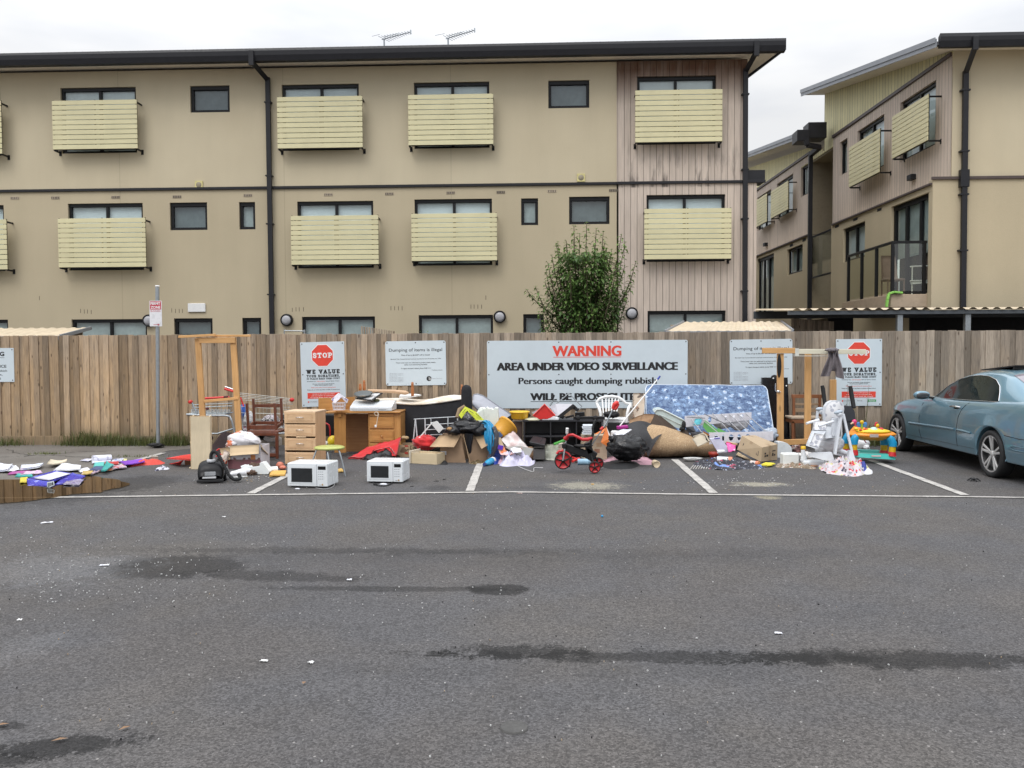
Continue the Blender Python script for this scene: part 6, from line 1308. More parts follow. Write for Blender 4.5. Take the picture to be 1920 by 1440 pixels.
bd=mb.build('box_wall',M_cardd if False else pm('shade_cardboard',(.30,.20,.125),.85,.1,3,bump=.1,bs=80,dirt=.1),t.o)
mb=MB(); mb.patch((a.x-.01,.015,H_),(b.x-.075,-.005,H_),(b.x-.16,-.13,H_-.155),(a.x-.14,-.12,H_-.15),4,4,.006,3,2,.006); mb.build('flap',pm('flap_cardboard',(.46,.32,.19),.85,.06,3),t.o)
mb=MB(); mb.patch(p(888,815,.05),p(903,809,.05),p(915,835,-.06),p(903,842,-.10),4,4,.005,4,2,.006); mb.build('flap',pm('flap_cardboard',(.46,.32,.19),.85,.06,3),t.o)
mb=MB(); mb.bar(p(869,815,-.03),p(882,868,-.06),.01,.05,(0,1,0),.002); mb.build('flap_edge',M_card,t.o)
mb=MB(); q0=p(826,846,-.01);q1=p(837,853,-.01); mb.bb(q0.x,q1.x,-.004,-.0025,q1.z,q0.z,.0003); mb.mi=1
for k in range(3): mb.bb(q0.x+.012+.02*k,q0.x+.02+.02*k,-.006,-.0045,q1.z+.012,q0.z-.012,.0003)
mb.build('paper_label',[pm('label_white',(.55,.55,.58),.6),M_ink],t.o)
mb=MB(); mb.blob(at(878,800,t.Y+.1),(.24,.2,.10),14,.28,2.6,32,20); mb.blob(at(852,806,t.Y+.0),(.13,.12,.075),15,.35,3); mb.blob(at(897,806,t.Y+.05),(.13,.13,.09),16,.3,3); mb.tube([at(880,812,t.Y-.02),at(878,835,t.Y-.01),at(881,855,t.Y+.02)],[.07,.055,.02],14); solo('bin_bag',mb,pm('black_bag_soft',(.010,.010,.012),.35,.2,9,dirt=0,bump=.9,bs=11,spec=.45),'black plastic bag spilling out of the large open box','bag',at(870,815,t.Y))
mb=MB(); mb.blob(at(843,804,t.Y-.08),(.04,.03,.025),14,.4,4); solo('stuffed_toy',mb,pm('tan_fur',(.42,.25,.12),.9,.3),'small tan stuffed toy at the left of the black bag','toy',at(843,808,t.Y-.08))
mb=MB(); mb.mi=0
a=[at(861,779,t.Y+.0),at(868,766,t.Y+.1),at(884,769,t.Y+.1),at(862,783,t.Y-.0)]
mb.prism([at(860,778,t.Y-.02),at(872,762,t.Y-.0),at(876,770,t.Y-.02),at(865,785,t.Y-.03)],(0,.012,0)); mb.prism([at(872,762,t.Y),at(892,772,t.Y+.0),at(908,788,t.Y-.02),at(893,788,t.Y-.03),at(876,770,t.Y-.01)],(0,.012,0))
for (x0,y0,x1,y1) in ((867,774,873,767),(880,770,888,775),(892,775,902,784)): mb.mi=1; mb.bar(at(x0,y0,t.Y-.05),at(x1,y1,t.Y-.05),.006,.022,(0,1,0),.001); mb.mi=0
solo('folded_sign',mb,[pm('lime_card',(.60,.66,.04),.5,.06),M_ink],'folded fluorescent yellow card sign on top of the box','sign',at(880,788,t.Y))
mb=MB(); mb.blob(at(880,782,t.Y+.05),(.085,.06,.07),4,.25,5); solo('mesh_bag',mb,pm('grey_mesh',(.10,.10,.11),.6,.5,40,pats=[((.3,.3,.32),30,.56,'n')]),'grey mesh bag under the yellow card','bag',at(880,790,t.Y))
mb=MB(); mb.tube([at(857,783,t.Y+.2),at(862,768,t.Y+.25),at(872,762,t.Y+.25)],[.03,.035,.03],10); solo('brown_sleeve',mb,M_cardd,'brown rolled paper behind the yellow card','paper',at(860,785,t.Y+.2))
# foam block, blue jacket
t=T('foam_block','white moulded foam packing block','foam',916,800,Y=12.75); p=t.p
mb=MB(); out=[(893,775),(898,766),(905,765),(909,767),(912,764),(917,767),(921,766),(924,769),(928,765),(933,766),(935,789),(930,800),(900,800)]
mb.prism([p(x_,y_) for x_,y_ in out],(0,.22,0)); mb.prism([p(893,775,.02),p(906,767,.02),p(908,795,.02),p(899,792,.02)],(0,-.05,0)); mb.build('block',pm('foam_bright',(.74,.78,.72),.8,.04,bump=.2,bs=90),t.o)
t=T('rain_jacket','bright blue nylon jacket hanging down beside the large box','jacket',920,855,Y=12.35); p=t.p
mb=MB(); rows=[((892,791),(918,788),.16),((903,793),(925,795),.10),((906,803),(928,808),.04),((907,818),(928,822),.0),((911,835),(926,836),-.02),((916,851),(924,850),.0)]
vs=[];nx=12
for r_,(a,b,dy) in enumerate(rows):
    for i in range(nx+1): f=i/nx; vs.append(p(a[0]+(b[0]-a[0])*f,a[1]+(b[1]-a[1])*f+1.5*math.sin(f*7+r_),dy-.07*math.sin(f*3.14)+.03*math.sin(f*22+r_)))
mb.add(vs,[[r_*(nx+1)+i,r_*(nx+1)+i+1,(r_+1)*(nx+1)+i+1,(r_+1)*(nx+1)+i] for r_ in range(len(rows)-1) for i in range(nx)],True); mb.build('cloth',pm('cyan_nylon',(.012,.25,.48),.35,.15,8),t.o)
mb=MB(); mb.tube([p(926,800,.02),p(931,815,.0),p(929,835,.0),p(922,855,.0)],[.03,.04,.045,.03],10); mb.tube([p(921,815,-.02),p(922,838,-.03),p(916,862,-.03)],[.02,.035,.03],10); mb.build('lining',pm('dark_lining',(.05,.05,.06),.6,.3,pats=[((.3,.25,.2),6,.6,'n')]),t.o)
heap_px('blue_cloth','crumpled royal blue cloth at the foot of the blue jacket','cloth',[(916,868),(928,871),(940,866),(943,858),(930,853),(920,857)],.12,pm('royal_blue_cloth',(.012,.05,.32),.5,.25,8),6,.5,8,.5)
t=T('drink_bottle','light blue squeeze bottle lying on the ground','bottle',918,872); 
mb=MB(); A=gp(908,871,.03)-t.q;B=gp(924,863,.05)-t.q; d=B-A; mb.tube([A,A+d*.12,A+d*.2,A+d*.35,A+d*.8,B],[.02,.02,.022,.04,.048,.035],14); mb.build('bottle_body',pm('sky_blue_plastic',(.03,.32,.55),.3),t.o); mb=MB(); mb.tube([B-d*.12,B+d*.02],.05,14); mb.build('band',M_white,t.o); mb=MB(); mb.tube([A-d*.02,A+d*.1],.024,12); mb.build('cap',pm('navy_cap',(.02,.05,.2),.3),t.o)
heap_px('twig_bundle','dry brown scraps at the foot of the large box','scrap',[(880,869),(895,871),(908,869),(905,865),(890,865)],.03,pm('twig_scraps',(.10,.07,.03),.9,.5,40,pats=[((.35,.3,.2),20,.6,'n')]),8,.7,14,.5)
heap_px('black_mitt','small black rubber piece in front of the large box','scrap',[(826,871),(836,872),(840,869),(832,867)],.03,M_blackm,9,.4,9,.3)
# ================================================================= dumped things, right half
rnd=random.Random(99)
# grey shell behind the foam
t=T('luggage_shell','large pale grey curved plastic shell leaning behind the foam block','shell',925,800,Y=13.5); p=t.p
mb=MB(); top=[(886,747),(889,740),(895,739),(905,742),(920,752),(936,763),(950,772),(962,782)]; bot=[(886,758),(893,765),(903,774),(912,781),(922,788),(932,795),(941,801),(945,803)]
vs=[];m_=6
for i,(a,b) in enumerate(zip(top,bot)):
    for j in range(m_+1): f=j/m_; q=p(a[0]+(b[0]-a[0])*f,a[1]+(b[1]-a[1])*f,.25-.3*f-.10*math.sin(f*3.14)); vs.append(q)
mb.add(vs,[[i*(m_+1)+j,(i+1)*(m_+1)+j,(i+1)*(m_+1)+j+1,i*(m_+1)+j+1] for i in range(len(top)-1) for j in range(m_)],True); mb.build('shell',pm('pale_grey_plastic',(.36,.37,.41),.4,.06),t.o)
mb=MB(); mb.tube([p(*q,-.05) for q in bot],.016,8); mb.tube([p(*q,.25) for q in top],.012,8); mb.build('rim',pm('rim_grey',(.22,.23,.26),.4),t.o)
mb=MB(); mb.prism([at(935,795,13.2),at(957,779,13.3),at(962,788,13.3),at(945,800,13.2)],(0,.1,0)); solo('black_case',mb,M_blackm,'flat black case leaning behind the orange tub','case',at(948,800,13.2))
# orange tub
t=T('orange_bucket','orange yellow bucket lying on its side against the heap','bucket',945,825,Y=12.7); p=t.p
A=p(934,816,-.06);B=p(954,796,.06); ax=(B-A).normalized(); z_=V((0,0,1)).rotation_difference(ax).to_matrix().to_4x4(); L=(B-A).length
mb=MB(); mb.lathe([(0,0),(.13,0),(.135,.02),(.155,L*.85),(.168,L*.86),(.168,L*.98),(.155,L),(.14,L*.98),(.13,.05),(0,.05)],A,28,z_); mb.build('bucket_wall',pm('orange_plastic',(.66,.32,.03),.4,.08),t.o)
mb=MB(); q=p(936,815,-.20); mb.box(q,(.07,.004,.09),.002,(0,R(-40),R(-10))); mb.build('sticker',pm('blue_sticker',(.10,.16,.32),.4,.2,8,pats=[((.5,.5,.3),12,.6,'n')]),t.o)
# paper, cloth at the foot
t=T('pink_poster','creased pale pink sheet of paper with a torn edge','paper',965,850,Y=12.4); p=t.p
mb=MB(); mb.patch(p(938,824,.1),p(962,808,.15),p(990,838,.0),p(962,850,-.05),12,12,.05,3,2.6,.004); mb.build('sheet',pm('pale_pink_paper',(.66,.52,.50),.7,.08,6,pats=[((.70,.64,.62),4,.56,'n')]),t.o)
t=T('board_offcut','grey green board offcut sliding off the heap','board',985,858,Y=12.25); p=t.p
mb=MB(); mb.prism([p(947,838),p(988,864),p(1000,841),p(975,836)],(0,.02,-.012)); mb.mi=1; mb.prism([p(947,839,-.01),p(947,843,-.01),p(986,868,-.01),p(988,864.5,-.01)],(0,.01,0)); mb.build('board',[pm('grey_green_board',(.46,.46,.42),.6,.1),M_gutter],t.o); mb=MB(); mb.bar(p(974,848,-.02),p(978,840,-.02),.008,.02,(0,1,0)); mb.build('red_mark',M_redp,t.o)
mb=MB(); mb.patch(at(955,838,12.3),at(977,842,12.2),at(979,848,12.1),at(962,850,12.1),5,5,.02,4,2,.004); solo('envelope',mb,M_paper,'white envelope on the pink sheet','envelope',at(968,846,12.2))
mb=MB(); mb.patch(at(929,828,12.6),at(942,835,12.45),at(965,852,12.2),at(940,857,12.1),10,10,.05,9,2.5,.004); solo('orange_carrier_bag',mb,pm('orange_pink_bag',(.66,.20,.07),.5,.15,5,pats=[((.68,.45,.42),4,.52,'n')]),'orange and pink plastic carrier bag in the middle heap','bag',gp(945,858)); 
mb=MB(); mb.box(at(938.5,839,12.3),(.075,.01,.065),.006,(0,.2,0)); solo('purple_card',mb,pm('violet_card',(.10,.03,.42),.5),'small violet card stuck on the orange bag','card',at(938,843,12.3))
mb=MB(); mb.patch(at(929,810,12.55),at(934,808,12.6),at(944,838,12.4),at(937,842,12.35),3,6,.01,4,2,.01); solo('cardboard_strip',mb,M_cardl,'narrow upright cardboard strip beside the orange bag','cardboard',at(935,842,12.4))
heap_px('white_cloth','lilac white crumpled cloth on the asphalt below the board','cloth',[(936,872),(950,875),(975,873),(992,874),(1003,868),(1000,860),(985,857),(962,858),(948,866)],.11,pm('lilac_cloth',(.56,.54,.68),.85,.06,6),7,.7,8,1.0,14)
heap_px('pink_cloth','small pink patterned cloth left of the lilac cloth','cloth',[(932,869),(945,870),(952,864),(946,859),(936,862)],.06,pm('pink_pattern_cloth',(.62,.42,.50),.85,.1,6,pats=[((.40,.12,.3),10,.6,'n')]),8,.4,9,.5)
mb=MB(); mb.blob(gp(996,862)+V((0,0,.08)),(.12,.10,.10),8,.35,4,flat=0); solo('paper_bag',mb,pm('brown_paper',(.34,.21,.12),.85,.15,bump=.3,bs=20),'crumpled brown paper bag beside the black bin','bag',gp(996,866))
cord('thin white wire curling on the asphalt below the lilac cloth',[gp(968,872,.006),gp(985,880,.006),gp(1000,884,.006),gp(1002,877,.006),gp(1018,877,.006)],.003,M_white)
# console
t=T('tv_console','long black television console with open shelves','console',1040,850,Y=12.95); p=t.p
a=p(981,790).x;b=p(1130,790).x;Z=p(1040,787).z; 
mb=MB(); D_=.42
def cb(x0,x1,z0,z1,d0=0,d1=D_,bev=.003): mb.bb(x0,x1,d0,d1,z0,z1,bev)
zt=Z; zb=.03
cb(a-.01,b+.01,zt-.03,zt,-.01); cb(a,a+.025,zb,zt-.0301); cb(b-.025,b,zb,zt-.0301); cb(a+.0255,b-.0255,zb,zb+.025); zm=zb+(zt-zb)*.47; cb(a+.0255,b-.0255,zm-.012,zm+.012)
for f in (.345,.67): x_=a+(b-a)*f; cb(x_-.01,x_+.01,zb+.0255,zm-.0125,.003); cb(x_-.01,x_+.01,zm+.0125,zt-.0305,.003)
cb(a+.026,b-.026,zb+.026,zt-.031,D_-.02,D_-.005); mb.build('console_body',pm('black_ash',(.022,.022,.026),.42,.2,8,dirt=0),t.o)
mb=MB(); cb(a-.19,a-.02,.03,zt-.04,.12,.3); mb.build('end_panel',pm('dark_brown_board',(.07,.045,.035),.6,.2),t.o)
t=T('yellow_tub','round yellow plastic tub on the left end of the console','tub',973.5,787.5,Y=12.95); s_=t.s
mb=MB(); mb.lathe([(0,0),(.105,0),(.125,.02),(.142,.10),(.15,.105),(.15,.118),(.138,.12),(.12,.03),(0,.03)],(0,.15,0),32); mb.build('tub_wall',pm('yellow_tub_plastic',(.75,.45,.02),.35,.05),t.o)
mb=MB(); mb.lathe([(.152,.104),(.158,.112),(.152,.124),(.145,.12)],(0,.15,0),32); mb.build('rim',pm('yellow_tub_rim',(.78,.52,.05),.35,.05),t.o)
t=T('red_container_top','red square plastic lid standing on its corner on the console','lid',1020,786,Y=12.93); p=t.p
mb=MB(); mb.prism([p(1021,757.5),p(1041,779),p(1026,786),p(1012,786),p(999,780)],(0,.03,.0)); mb.build('panel',M_redp,t.o); mb=MB(); mb.tube([p(999.5,779.5,-.005),p(1021,758,-.005),p(1041,779,-.005)],.012,6); mb.build('rim',pm('red_rim',(.70,.06,.05),.3),t.o)
mb=MB(); mb.lathe([(0,0),(.13,0),(.15,.018),(.12,.03),(0,.035)],at(1001,788,13.05),20); solo('flat_lid',mb,pm('cream_green_lid',(.62,.62,.45),.4,.1,5),'flat cream lid behind the yellow tub','lid',at(1001,788.5,13.05))  # a loose cream lid lying flat
mb=MB(); mb.prism([at(1015,784,12.93),at(1020,780.5,13.1),at(1050,780.5,13.1),at(1049,784,12.93)],(0,0,.0001)); mb.M=None
a_,b_=at(1016,788,12.93),at(1048,788,12.93); mb.bb(a_.x,b_.x,12.93,13.15,a_.z,a_.z+.04,.012); solo('white_tray',mb,M_mwave,'low white plastic tray in front of the red lid','tray',at(1032,788,12.93))
t=T('silver_board','silver grey flat panel with thick black edge tilted on the console','panel',1055,785,Y=13.05); p=t.p
mb=MB(); mb.prism([p(1031,762,.05),p(1042,757,.1),p(1074,757.5,.05),p(1047,780,-.03),p(1040,779,0)],(0,.012,0)); mb.prism([p(997,773,.1),p(1010,768,.1),p(1004,780,.1)],(0,.01,0)); mb.build('sheet',pm('silver_grey',(.42,.42,.46),.35,.05),t.o)
mb=MB(); mb.bar(p(1047,783,-.05),p(1076,760,-.05),.05,.055,(0,1,0)); mb.bar(p(1073,760,-.04),p(1084,770,-.04),.05,.03,(0,1,0)); mb.prism([p(1046,780,-.06),p(1055,786,-.06),p(1060,781,-.06),p(1052,778,-.06)],(0,.04,0)); mb.build('edge',M_blackm,t.o)
t=T('bent_tube_frame','bent silver tube frame standing on the console','tube frame',1065,780,Y=13.3); p=t.p
mb=MB(); mb.tube([p(1038,760),p(1048,753),p(1060,743.5),p(1064,739),p(1067,738.5),p(1070,740),p(1080,751),p(1091,762),p(1086,768),p(1079,773)],.008,7); mb.tube([p(1031,761),p(1039,748)],.012,7); mb.build('tube',M_steel,t.o); mb=MB(); mb.box(p(1036.5,745),(.04,.04,.09),.015,(0,.4,0)); mb.build('grip',M_blackm,t.o)
t=T('black_rail','long black rail with two round knobs across the console','rail',1105,788,Y=13.0); p=t.p
mb=MB(); mb.bar(p(1075,784),p(1134,783.5),.06,.05,(0,0,1)); mb.bar(p(1078,777,.15),p(1096,776,.15),.1,.06,(0,0,1)); mb.bar(p(1060,783,-.01),p(1076,779,-.01),.03,.03); mb.build('rail',M_blackpl,t.o)
for x_ in (1083.5,1116.5): mb=MB(); mb.lathe([(0,.03),(.012,.03),(.03,.022),(.034,0),(.034,-.02)],p(x_,783,-.06),16,RXM); mb.build('knob',M_blackm,t.o)
mb=MB(); mb.tube([at(989,783,13.1),at(991,774,13.1),at(994,781,13.1)],.02,8); solo('black_handle',mb,M_blackm,'small black plastic handle between the yellow tub and the red lid','handle',at(991,785,13.1))  # a loose black plastic handle
# in front of console
t=T('black_box','glossy black box with slanted lid on the ground by the console','box',1010,842,Y=12.5,rz=0); p=t.p
mb=MB(); mb.prism([p(993,833,-.1),p(1020,839,-.1),p(1020,835,-.1),p(993,829,-.1)],(0,.25,0)); mb.prism([p(993,829,-.1),p(1021,835,-.1),p(1023,823,.12),p(1000,819,.12)],(0,.02,.01)); mb.prism([p(1020,839,-.1),p(1024,836,.12),p(1023,823,.12),p(1020,835,-.1)],(.01,0,0)); mb.build('case',M_blackpl,t.o)
mb=MB(); mb.bar(p(1012,831,-.05),p(1017,822,.1),.01,.012); mb.build('slot',M_dark,t.o)
mb=MB(); pbox(mb,1000,1022,842,862,12.45,.3); solo('black_bin',mb,pm('dark_grey_bin',(.09,.085,.08),.6,.2),'dark grey bin between the brown bag and the clear box','bin',gp(1011,862))
t=T('clear_crate','clear greenish plastic bag of clutter in front of the console','bag',1037,863); p=t.p
mb=MB(); vs=[]
mb.patch(p(1023,862),p(1045,864),p(1048,832,.05),p(1022,833,.05),8,8,.02,5,3,.2); mb.build('bag_skin',pm('greenish_clear',(.46,.47,.38),.25,.15,8,pats=[((.22,.24,.16),9,.6,'n'),((.6,.6,.5),12,.6,'n')]),t.o)
mb=MB(); pbox(mb,1047,1060,832,858,12.6,.15); solo('paper_stack',mb,pm('cream_paper_stack',(.60,.52,.44),.7,.15,8,pats=[((.6,.3,.2),9,.62,'n')]),'cream printed papers beside the greenish bag','paper',gp(1053,858))
mb=MB(); mb.bar(at(1039,833,12.5),at(1059,825,12.6),.03,.03); solo('green_stick',mb,pm('green_plastic',(.10,.42,.08),.4),'bright green plastic stick behind the tricycle wheel','stick',at(1050,832,12.5))
mb=MB()
for k in range(5): a_=at(1092,815-k*3.6,12.55);b_=at(1112-(k%2)*1.2,815-k*3.6,12.55); mb.tone=rnd.random(); mb.bb(a_.x+.01*(k%3),b_.x,12.55,12.75,a_.z,a_.z+.024,.003)
solo('book_stack',mb,pm('white_books',(.62,.66,.70),.6,.05,3,tone=.1),'stack of thin white books behind the tricycle seat','books',at(1100,816,12.55))
t=T('taped_carton','plain cardboard carton with tape behind the tricycle','carton',1117,862,rz=R(8)); p=t.p
mb=MB(); pa=at(1096,862,12.3)-t.q; mb.M=Matrix.Rotation(0,4,'Z'); mb.bb(-.17,.17,0,.3,0,.36,.004); mb.mi=1; mb.bb(.01,.09,-.002,-.0005,.19,.25,.0003); mb.mi=2; mb.bb(-.16,-.05,-.002,-.0005,.10,.18,.0003); mb.bb(-.02,.06,-.0021,-.0006,.10,.16,.0003); mb.build('carton_body',[pm('carton_beige',(.50,.41,.29),.8,.1),pm('tape_brown',(.42,.30,.19),.4),pm('carton_print',(.30,.16,.10),.8,.3)],t.o)
mb=MB(); mb.prism([at(1127,830,12.5),at(1137,800,12.55),at(1143,822,12.5),at(1140,838,12.5)],(0,.06,0)); mb.mi=1; mb.prism([at(1137,800,12.56),at(1147,822,12.56),at(1143,830,12.5)],(0,.06,0)); mb.mi=0; mb.prism([at(1115,814,12.6),at(1136,803,12.6),at(1130,812,12.55)],(0,.05,0)); solo('orange_folder',mb,[pm('orange_card',(.72,.20,.04),.5),M_white],'orange and white folder standing behind the carton','folder',at(1135,838,12.5))
mb=MB(); pbox(mb,1146,1166,808,820,12.75,.12,.02); solo('white_packet',mb,M_white,'white packet between the orange folder and the grey underlay','packet',at(1156,820,12.75))
mb=MB(); mb.tube([gp(1083,866,.04),gp(1103,866,.04)],[.045,.045],14); mb.tube([gp(1103,866,.04),gp(1107,866,.04)],[.045,.02],14); solo('water_bottle',mb,pm('clear_blue_plastic',(.28,.45,.58),.15,.15,6),'clear blue plastic bottle lying under the tricycle','bottle',gp(1093,868))
mb=MB(); mb.tube([gp(1073,865,.03),gp(1082,861,.05),gp(1086,860,.05)],.02,8); mb.tube([gp(1074,858,.03),gp(1083,862,.05)],.018,8); solo('red_toy_part',mb,M_redp,'red plastic toy part under the tricycle','toy',gp(1078,865))
# tricycle
TY_=11.35
t=T('tricycle','red and black toddler tricycle with parent push handle','tricycle',1085,884,Y=TY_); p=t.p; s_=t.s
def wheel(nm,px,py,rp,dy,axis_tilt=0,disc=None):
    r=rp*s_; c=p(px,py,dy); M=Matrix.Rotation(axis_tilt,4,'Z')@RXM; mb=MB()
    mb.lathe([(r*.86,.022),(r*.95,.022),(r,.012),(r,-.012),(r*.95,-.022),(r*.86,-.022)],c,36,M); w_=mb.build(nm,M_blackm,t.o)
    mb=MB(); mb.lathe([(0,.006),(r*.3,.010),(r*.35,.004),(r*.80,.008),(r*.87,.02)],c,32,M); mb.lathe([(0,-.006),(r*.8,-.006),(r*.87,-.02)],c,32,M); mb.build('rim',pm('tricycle_red',(.50,.025,.03),.35,.05,dirt=.03),w_)
    mb=MB(); mb.lathe([(0,.03),(r*.18,.028),(r*.22,.01)],c,14,M)
    for k in range(5): a=k*1.2566+.4; u=M@V((math.cos(a),math.sin(a),.012)); u2=M@V((0,0,.012)); mb.bar(c+u2,c+(M@V((math.cos(a)*r*.8,math.sin(a)*r*.8,.012))),.015,.012,(0,1,0))
    mb.build('hub',M_blackpl,w_); return w_
wheel('front_wheel',1055.5,864,16,0); wheel('rear_wheel',1115,876,11,-.10); wheel('rear_wheel',1121,868,11,.28)
mb=MB(); mb.tube([p(1044,851,-.0),p(1048,846,0),p(1056,845,0),p(1064,849,0),p(1070,856,0)],.018,8); mb.build('mudguard',pm('tricycle_red',(.5,.025,.03)),t.o)
mb=MB(); mb.tube([p(1055.5,864,-.035),p(1058,848,-.03),p(1060,835,-.0),p(1063,816,0),p(1064,803,0)],.011,8); mb.tube([p(1055.5,864,.035),p(1058,848,.03),p(1060,840,0)],.011,8); mb.build('fork',M_steel,t.o)
mb=MB(); mb.tube([p(1063.5,806,-.10),p(1064,804,0),p(1065,804,.18)],.012,8); mb.build('handlebar',M_blackm,t.o); mb=MB(); mb.tube([p(1063,812,-.1),p(1063.5,803,-.12)],.019,10); mb.build('grip',M_white,t.o); mb=MB(); mb.tube([p(1068,812,.18),p(1066,804,.18)],.019,10); mb.build('grip',M_blackm,t.o)
mb=MB(); mb.box(p(1058.5,836),(.07,.08,.07),.015); mb.bar(p(1058,838),p(1098,851),.10,.045,(0,1,0),.012); mb.bar(p(1096,846),p(1116,858),.14,.05,(0,1,0),.012); mb.bar(p(1098,842),p(1110,838),.16,.05,(0,1,0),.015); mb.build('frame',M_blackpl,t.o)
mb=MB(); mb.tube([p(1071,848,0),p(1069,862,0),p(1067.5,876,0)],[.014,.014,.012],8); mb.tube([p(1108,852,-.02),p(1115,876,-.07)],.011,8); mb.tube([p(1116,856,.2),p(1121,868,.25)],.011,8); mb.build('stay',M_blackm,t.o)
mb=MB(); mb.lathe([(0,0),(.09,0),(.12,.018),(.10,.03),(0,.02)],p(1094,838),20,sx=1.1,sy=.85); mb.bar(p(1106,836),p(1112,812),.15,.025,(1,0,0),.01); mb.bar(p(1112,813),p(1111,800),.17,.022,(1,0,0),.01); mb.bar(p(1111,801),p(1117,787),.12,.02,(1,0,0),.008); mb.build('seat',M_blackm,t.o)
for dy in (-.13,.12):
    mb=MB(); P_=[p(1062,822,dy*.4),p(1066,816,dy*.8),p(1074,815,dy),p(1082,819,dy),p(1092,824,dy),p(1102,824,dy),p(1110,821,dy*.7)]; mb.tube(P_,[.028,.02,.018,.018,.022,.025,.015],10); mb.build('guard_rail',pm('tricycle_red',(.5,.025,.03)),t.o)
mb=MB(); mb.blob(p(1061,822,-.02),(.035,.035,.03),2,.05); mb.build('bumper',pm('tricycle_red',(.5,.025,.03)),t.o)
mb=MB(); mb.tube([p(1104,842,.05),p(1121,817,.08),p(1137,793,.1),p(1147,772,.12),p(1150,766,.12)],.010,8); mb.build('push_pole',M_steel,t.o)
mb=MB(); mb.tube([p(1126,806,.08),p(1131,801,.09)],.02,10); mb.build('clamp',M_redp,t.o)
mb=MB(); mb.tube([p(1149,767,.12),p(1152,759,.12),p(1157,755,.12),p(1160,754,.12)],[.022,.032,.032,.014],10); mb.tube([p(1149,767,.12),p(1155,766,.12),p(1160,757,.12)],[.018,.022,.016],10); mb.build('push_handle',M_redp,t.o)
mb=MB(); mb.bar(p(1058,864,-.06),p(1067,860,-.06),.04,.02); mb.build('pedal',M_blackm,t.o)
# white plastic armchair
t=T('garden_chair','white plastic garden armchair behind the tricycle','chair',1150,835,Y=13.3); p=t.p
arc=[(1120,762),(1119,753),(1125,747),(1135,744),(1146,743.5),(1158,744.5),(1166,749),(1173,756),(1180,757),(1183,764)]
mb=MB(); mb.tube([p(*q,.30) for q in arc],.022,8)
for k,x_ in enumerate((1129,1136,1142,1148,1154,1160)): mb.bar(p(x_,747-(3-abs(3-k))*.6,.30),p(1132+k*4.6,783,.16),.022,.012,(0,1,0),.004)
mb.build('backrest',M_white,t.o)
for x0,sx in ((1120,1),(1182,-1)):
    mb=MB(); mb.tube([p(x0,757,.28),p(x0+sx*1,762,.1),p(x0+sx*3,764,-.05),p(x0+sx*6,775,-.08),p(x0+sx*8,800,-.08),p(x0+sx*7,835,-.08)],[.02,.025,.025,.022,.022,.018],8); mb.build('arm',M_white,t.o)
mb=MB(); a_=p(1131,790,-.05);b_=p(1178,790,-.05); mb.bb(a_.x,b_.x,-.05,.38,a_.z-.0,a_.z+.035,.015); mb.bb(a_.x,b_.x,-.06,-.04,a_.z-.07,a_.z,.01); mb.build('seat',M_white,t.o)
for x_ in (1131,1178): mb=MB(); mb.tube([p(x_,790,.35),p(x_,833,.4)],.02,8); mb.build('leg',M_white,t.o)
mb=MB(); mb.blob(at(1146,777,13.2),(.12,.1,.05),6,.35,4); solo('black_cloth',mb,M_blackm,'black cloth bundle on the white garden chair seat','cloth',at(1146,781,13.2))
mb=MB(); pbox(mb,1140,1180,793,812,13.15,.2); solo('dark_suitcase',mb,M_blackm,'black case under the white garden chair','case',at(1160,812,13.15))
# patterned cushion
mb=MB(); q=[at(1186,783,13.55),at(1208,779,13.5),at(1209,737,13.75),at(1188,737,13.75)]; c=sum(q,V((0,0,0)))/4; mb.patch(q[0],q[1],q[2],q[3],8,10,.02,4,2,.12,nrm=(0,-1,.2)); solo('patterned_cushion',mb,pm('leaf_cushion',(.46,.38,.30),.85,.1,5,pats=[((.12,.09,.07),11,.60,'n'),((.25,.15,.1),17,.63,'n')]),'beige cushion with dark leaf pattern between chair and mattress','cushion',at(1198,781,13.5))
# mop pole
t=T('mop','white mop pole with blue tip leaning across the warning sign','mop',1165,806,Y=12.9); p=t.p
mb=MB(); mb.tube([p(1162,799,-.1),p(1233,711,.35)],.010,8); mb.build('pole',M_white,t.o); mb=MB(); mb.tube([p(1232.5,712,.345),p(1237.5,705.5,.38)],.014,8); mb.build('tip',pm('navy_tip',(.02,.04,.28),.4),t.o); mb=MB(); a_=p(1157,805,-.12);b_=p(1177,797,-.1); mb.bar(p(1157,802,-.12),p(1177,800,-.1),.1,.05,(0,0,1),.01); mb.build('mop_head',pm('magenta_plastic',(.36,.02,.22),.4),t.o)
# mattress
t=T('mattress','blue floral mattress with white piping leaning on the fence','mattress',1330,822,Y=14.0); p=t.p
A=at(1212,810,13.7);B=at(1453,823,13.7); C_=at(1438,724,14.35); D_=at(1210.5,721,14.35)
n=NT('blue_floral_ticking'); v=n.tc.outputs['Object']
fx=n.noise(9,4,n.mapped((1,1,1)),.7,.8); fy=n.noise(13,3,n.mapped((1,1,1.6),loc=(3,2,1)),.65,.5)
vo=n.vor(8.5,n.mapped((1,.4,1.3)),rnd=.8); pet=n.noise(34,3,None,.6)
col=n.mix(n.rng(fx,.42,.54,0,1),(.085,.13,.235),(.15,.215,.33)); col=n.mix(n.rng(fy,.57,.61,0,.9),col,(.05,.08,.17)); col=n.mix(n.rng(fy,.42,.38,0,.8),col,(.22,.34,.54))
flw=n.math('ADD',vo,n.math('MULTIPLY',n.math('SUBTRACT',pet,.5),1.1)); col=n.mix(n.rng(flw,.30,.25,0,.95),col,(.30,.42,.60)); col=n.mix(n.rng(flw,.19,.14,0,.9),col,(.52,.57,.66)); col=n.mix(n.rng(vo,.09,.06,0,.8),col,(.42,.32,.20))
M_floral=n.pbsdf(col,.8,0,.3,n.bump(fx,.3,.01))
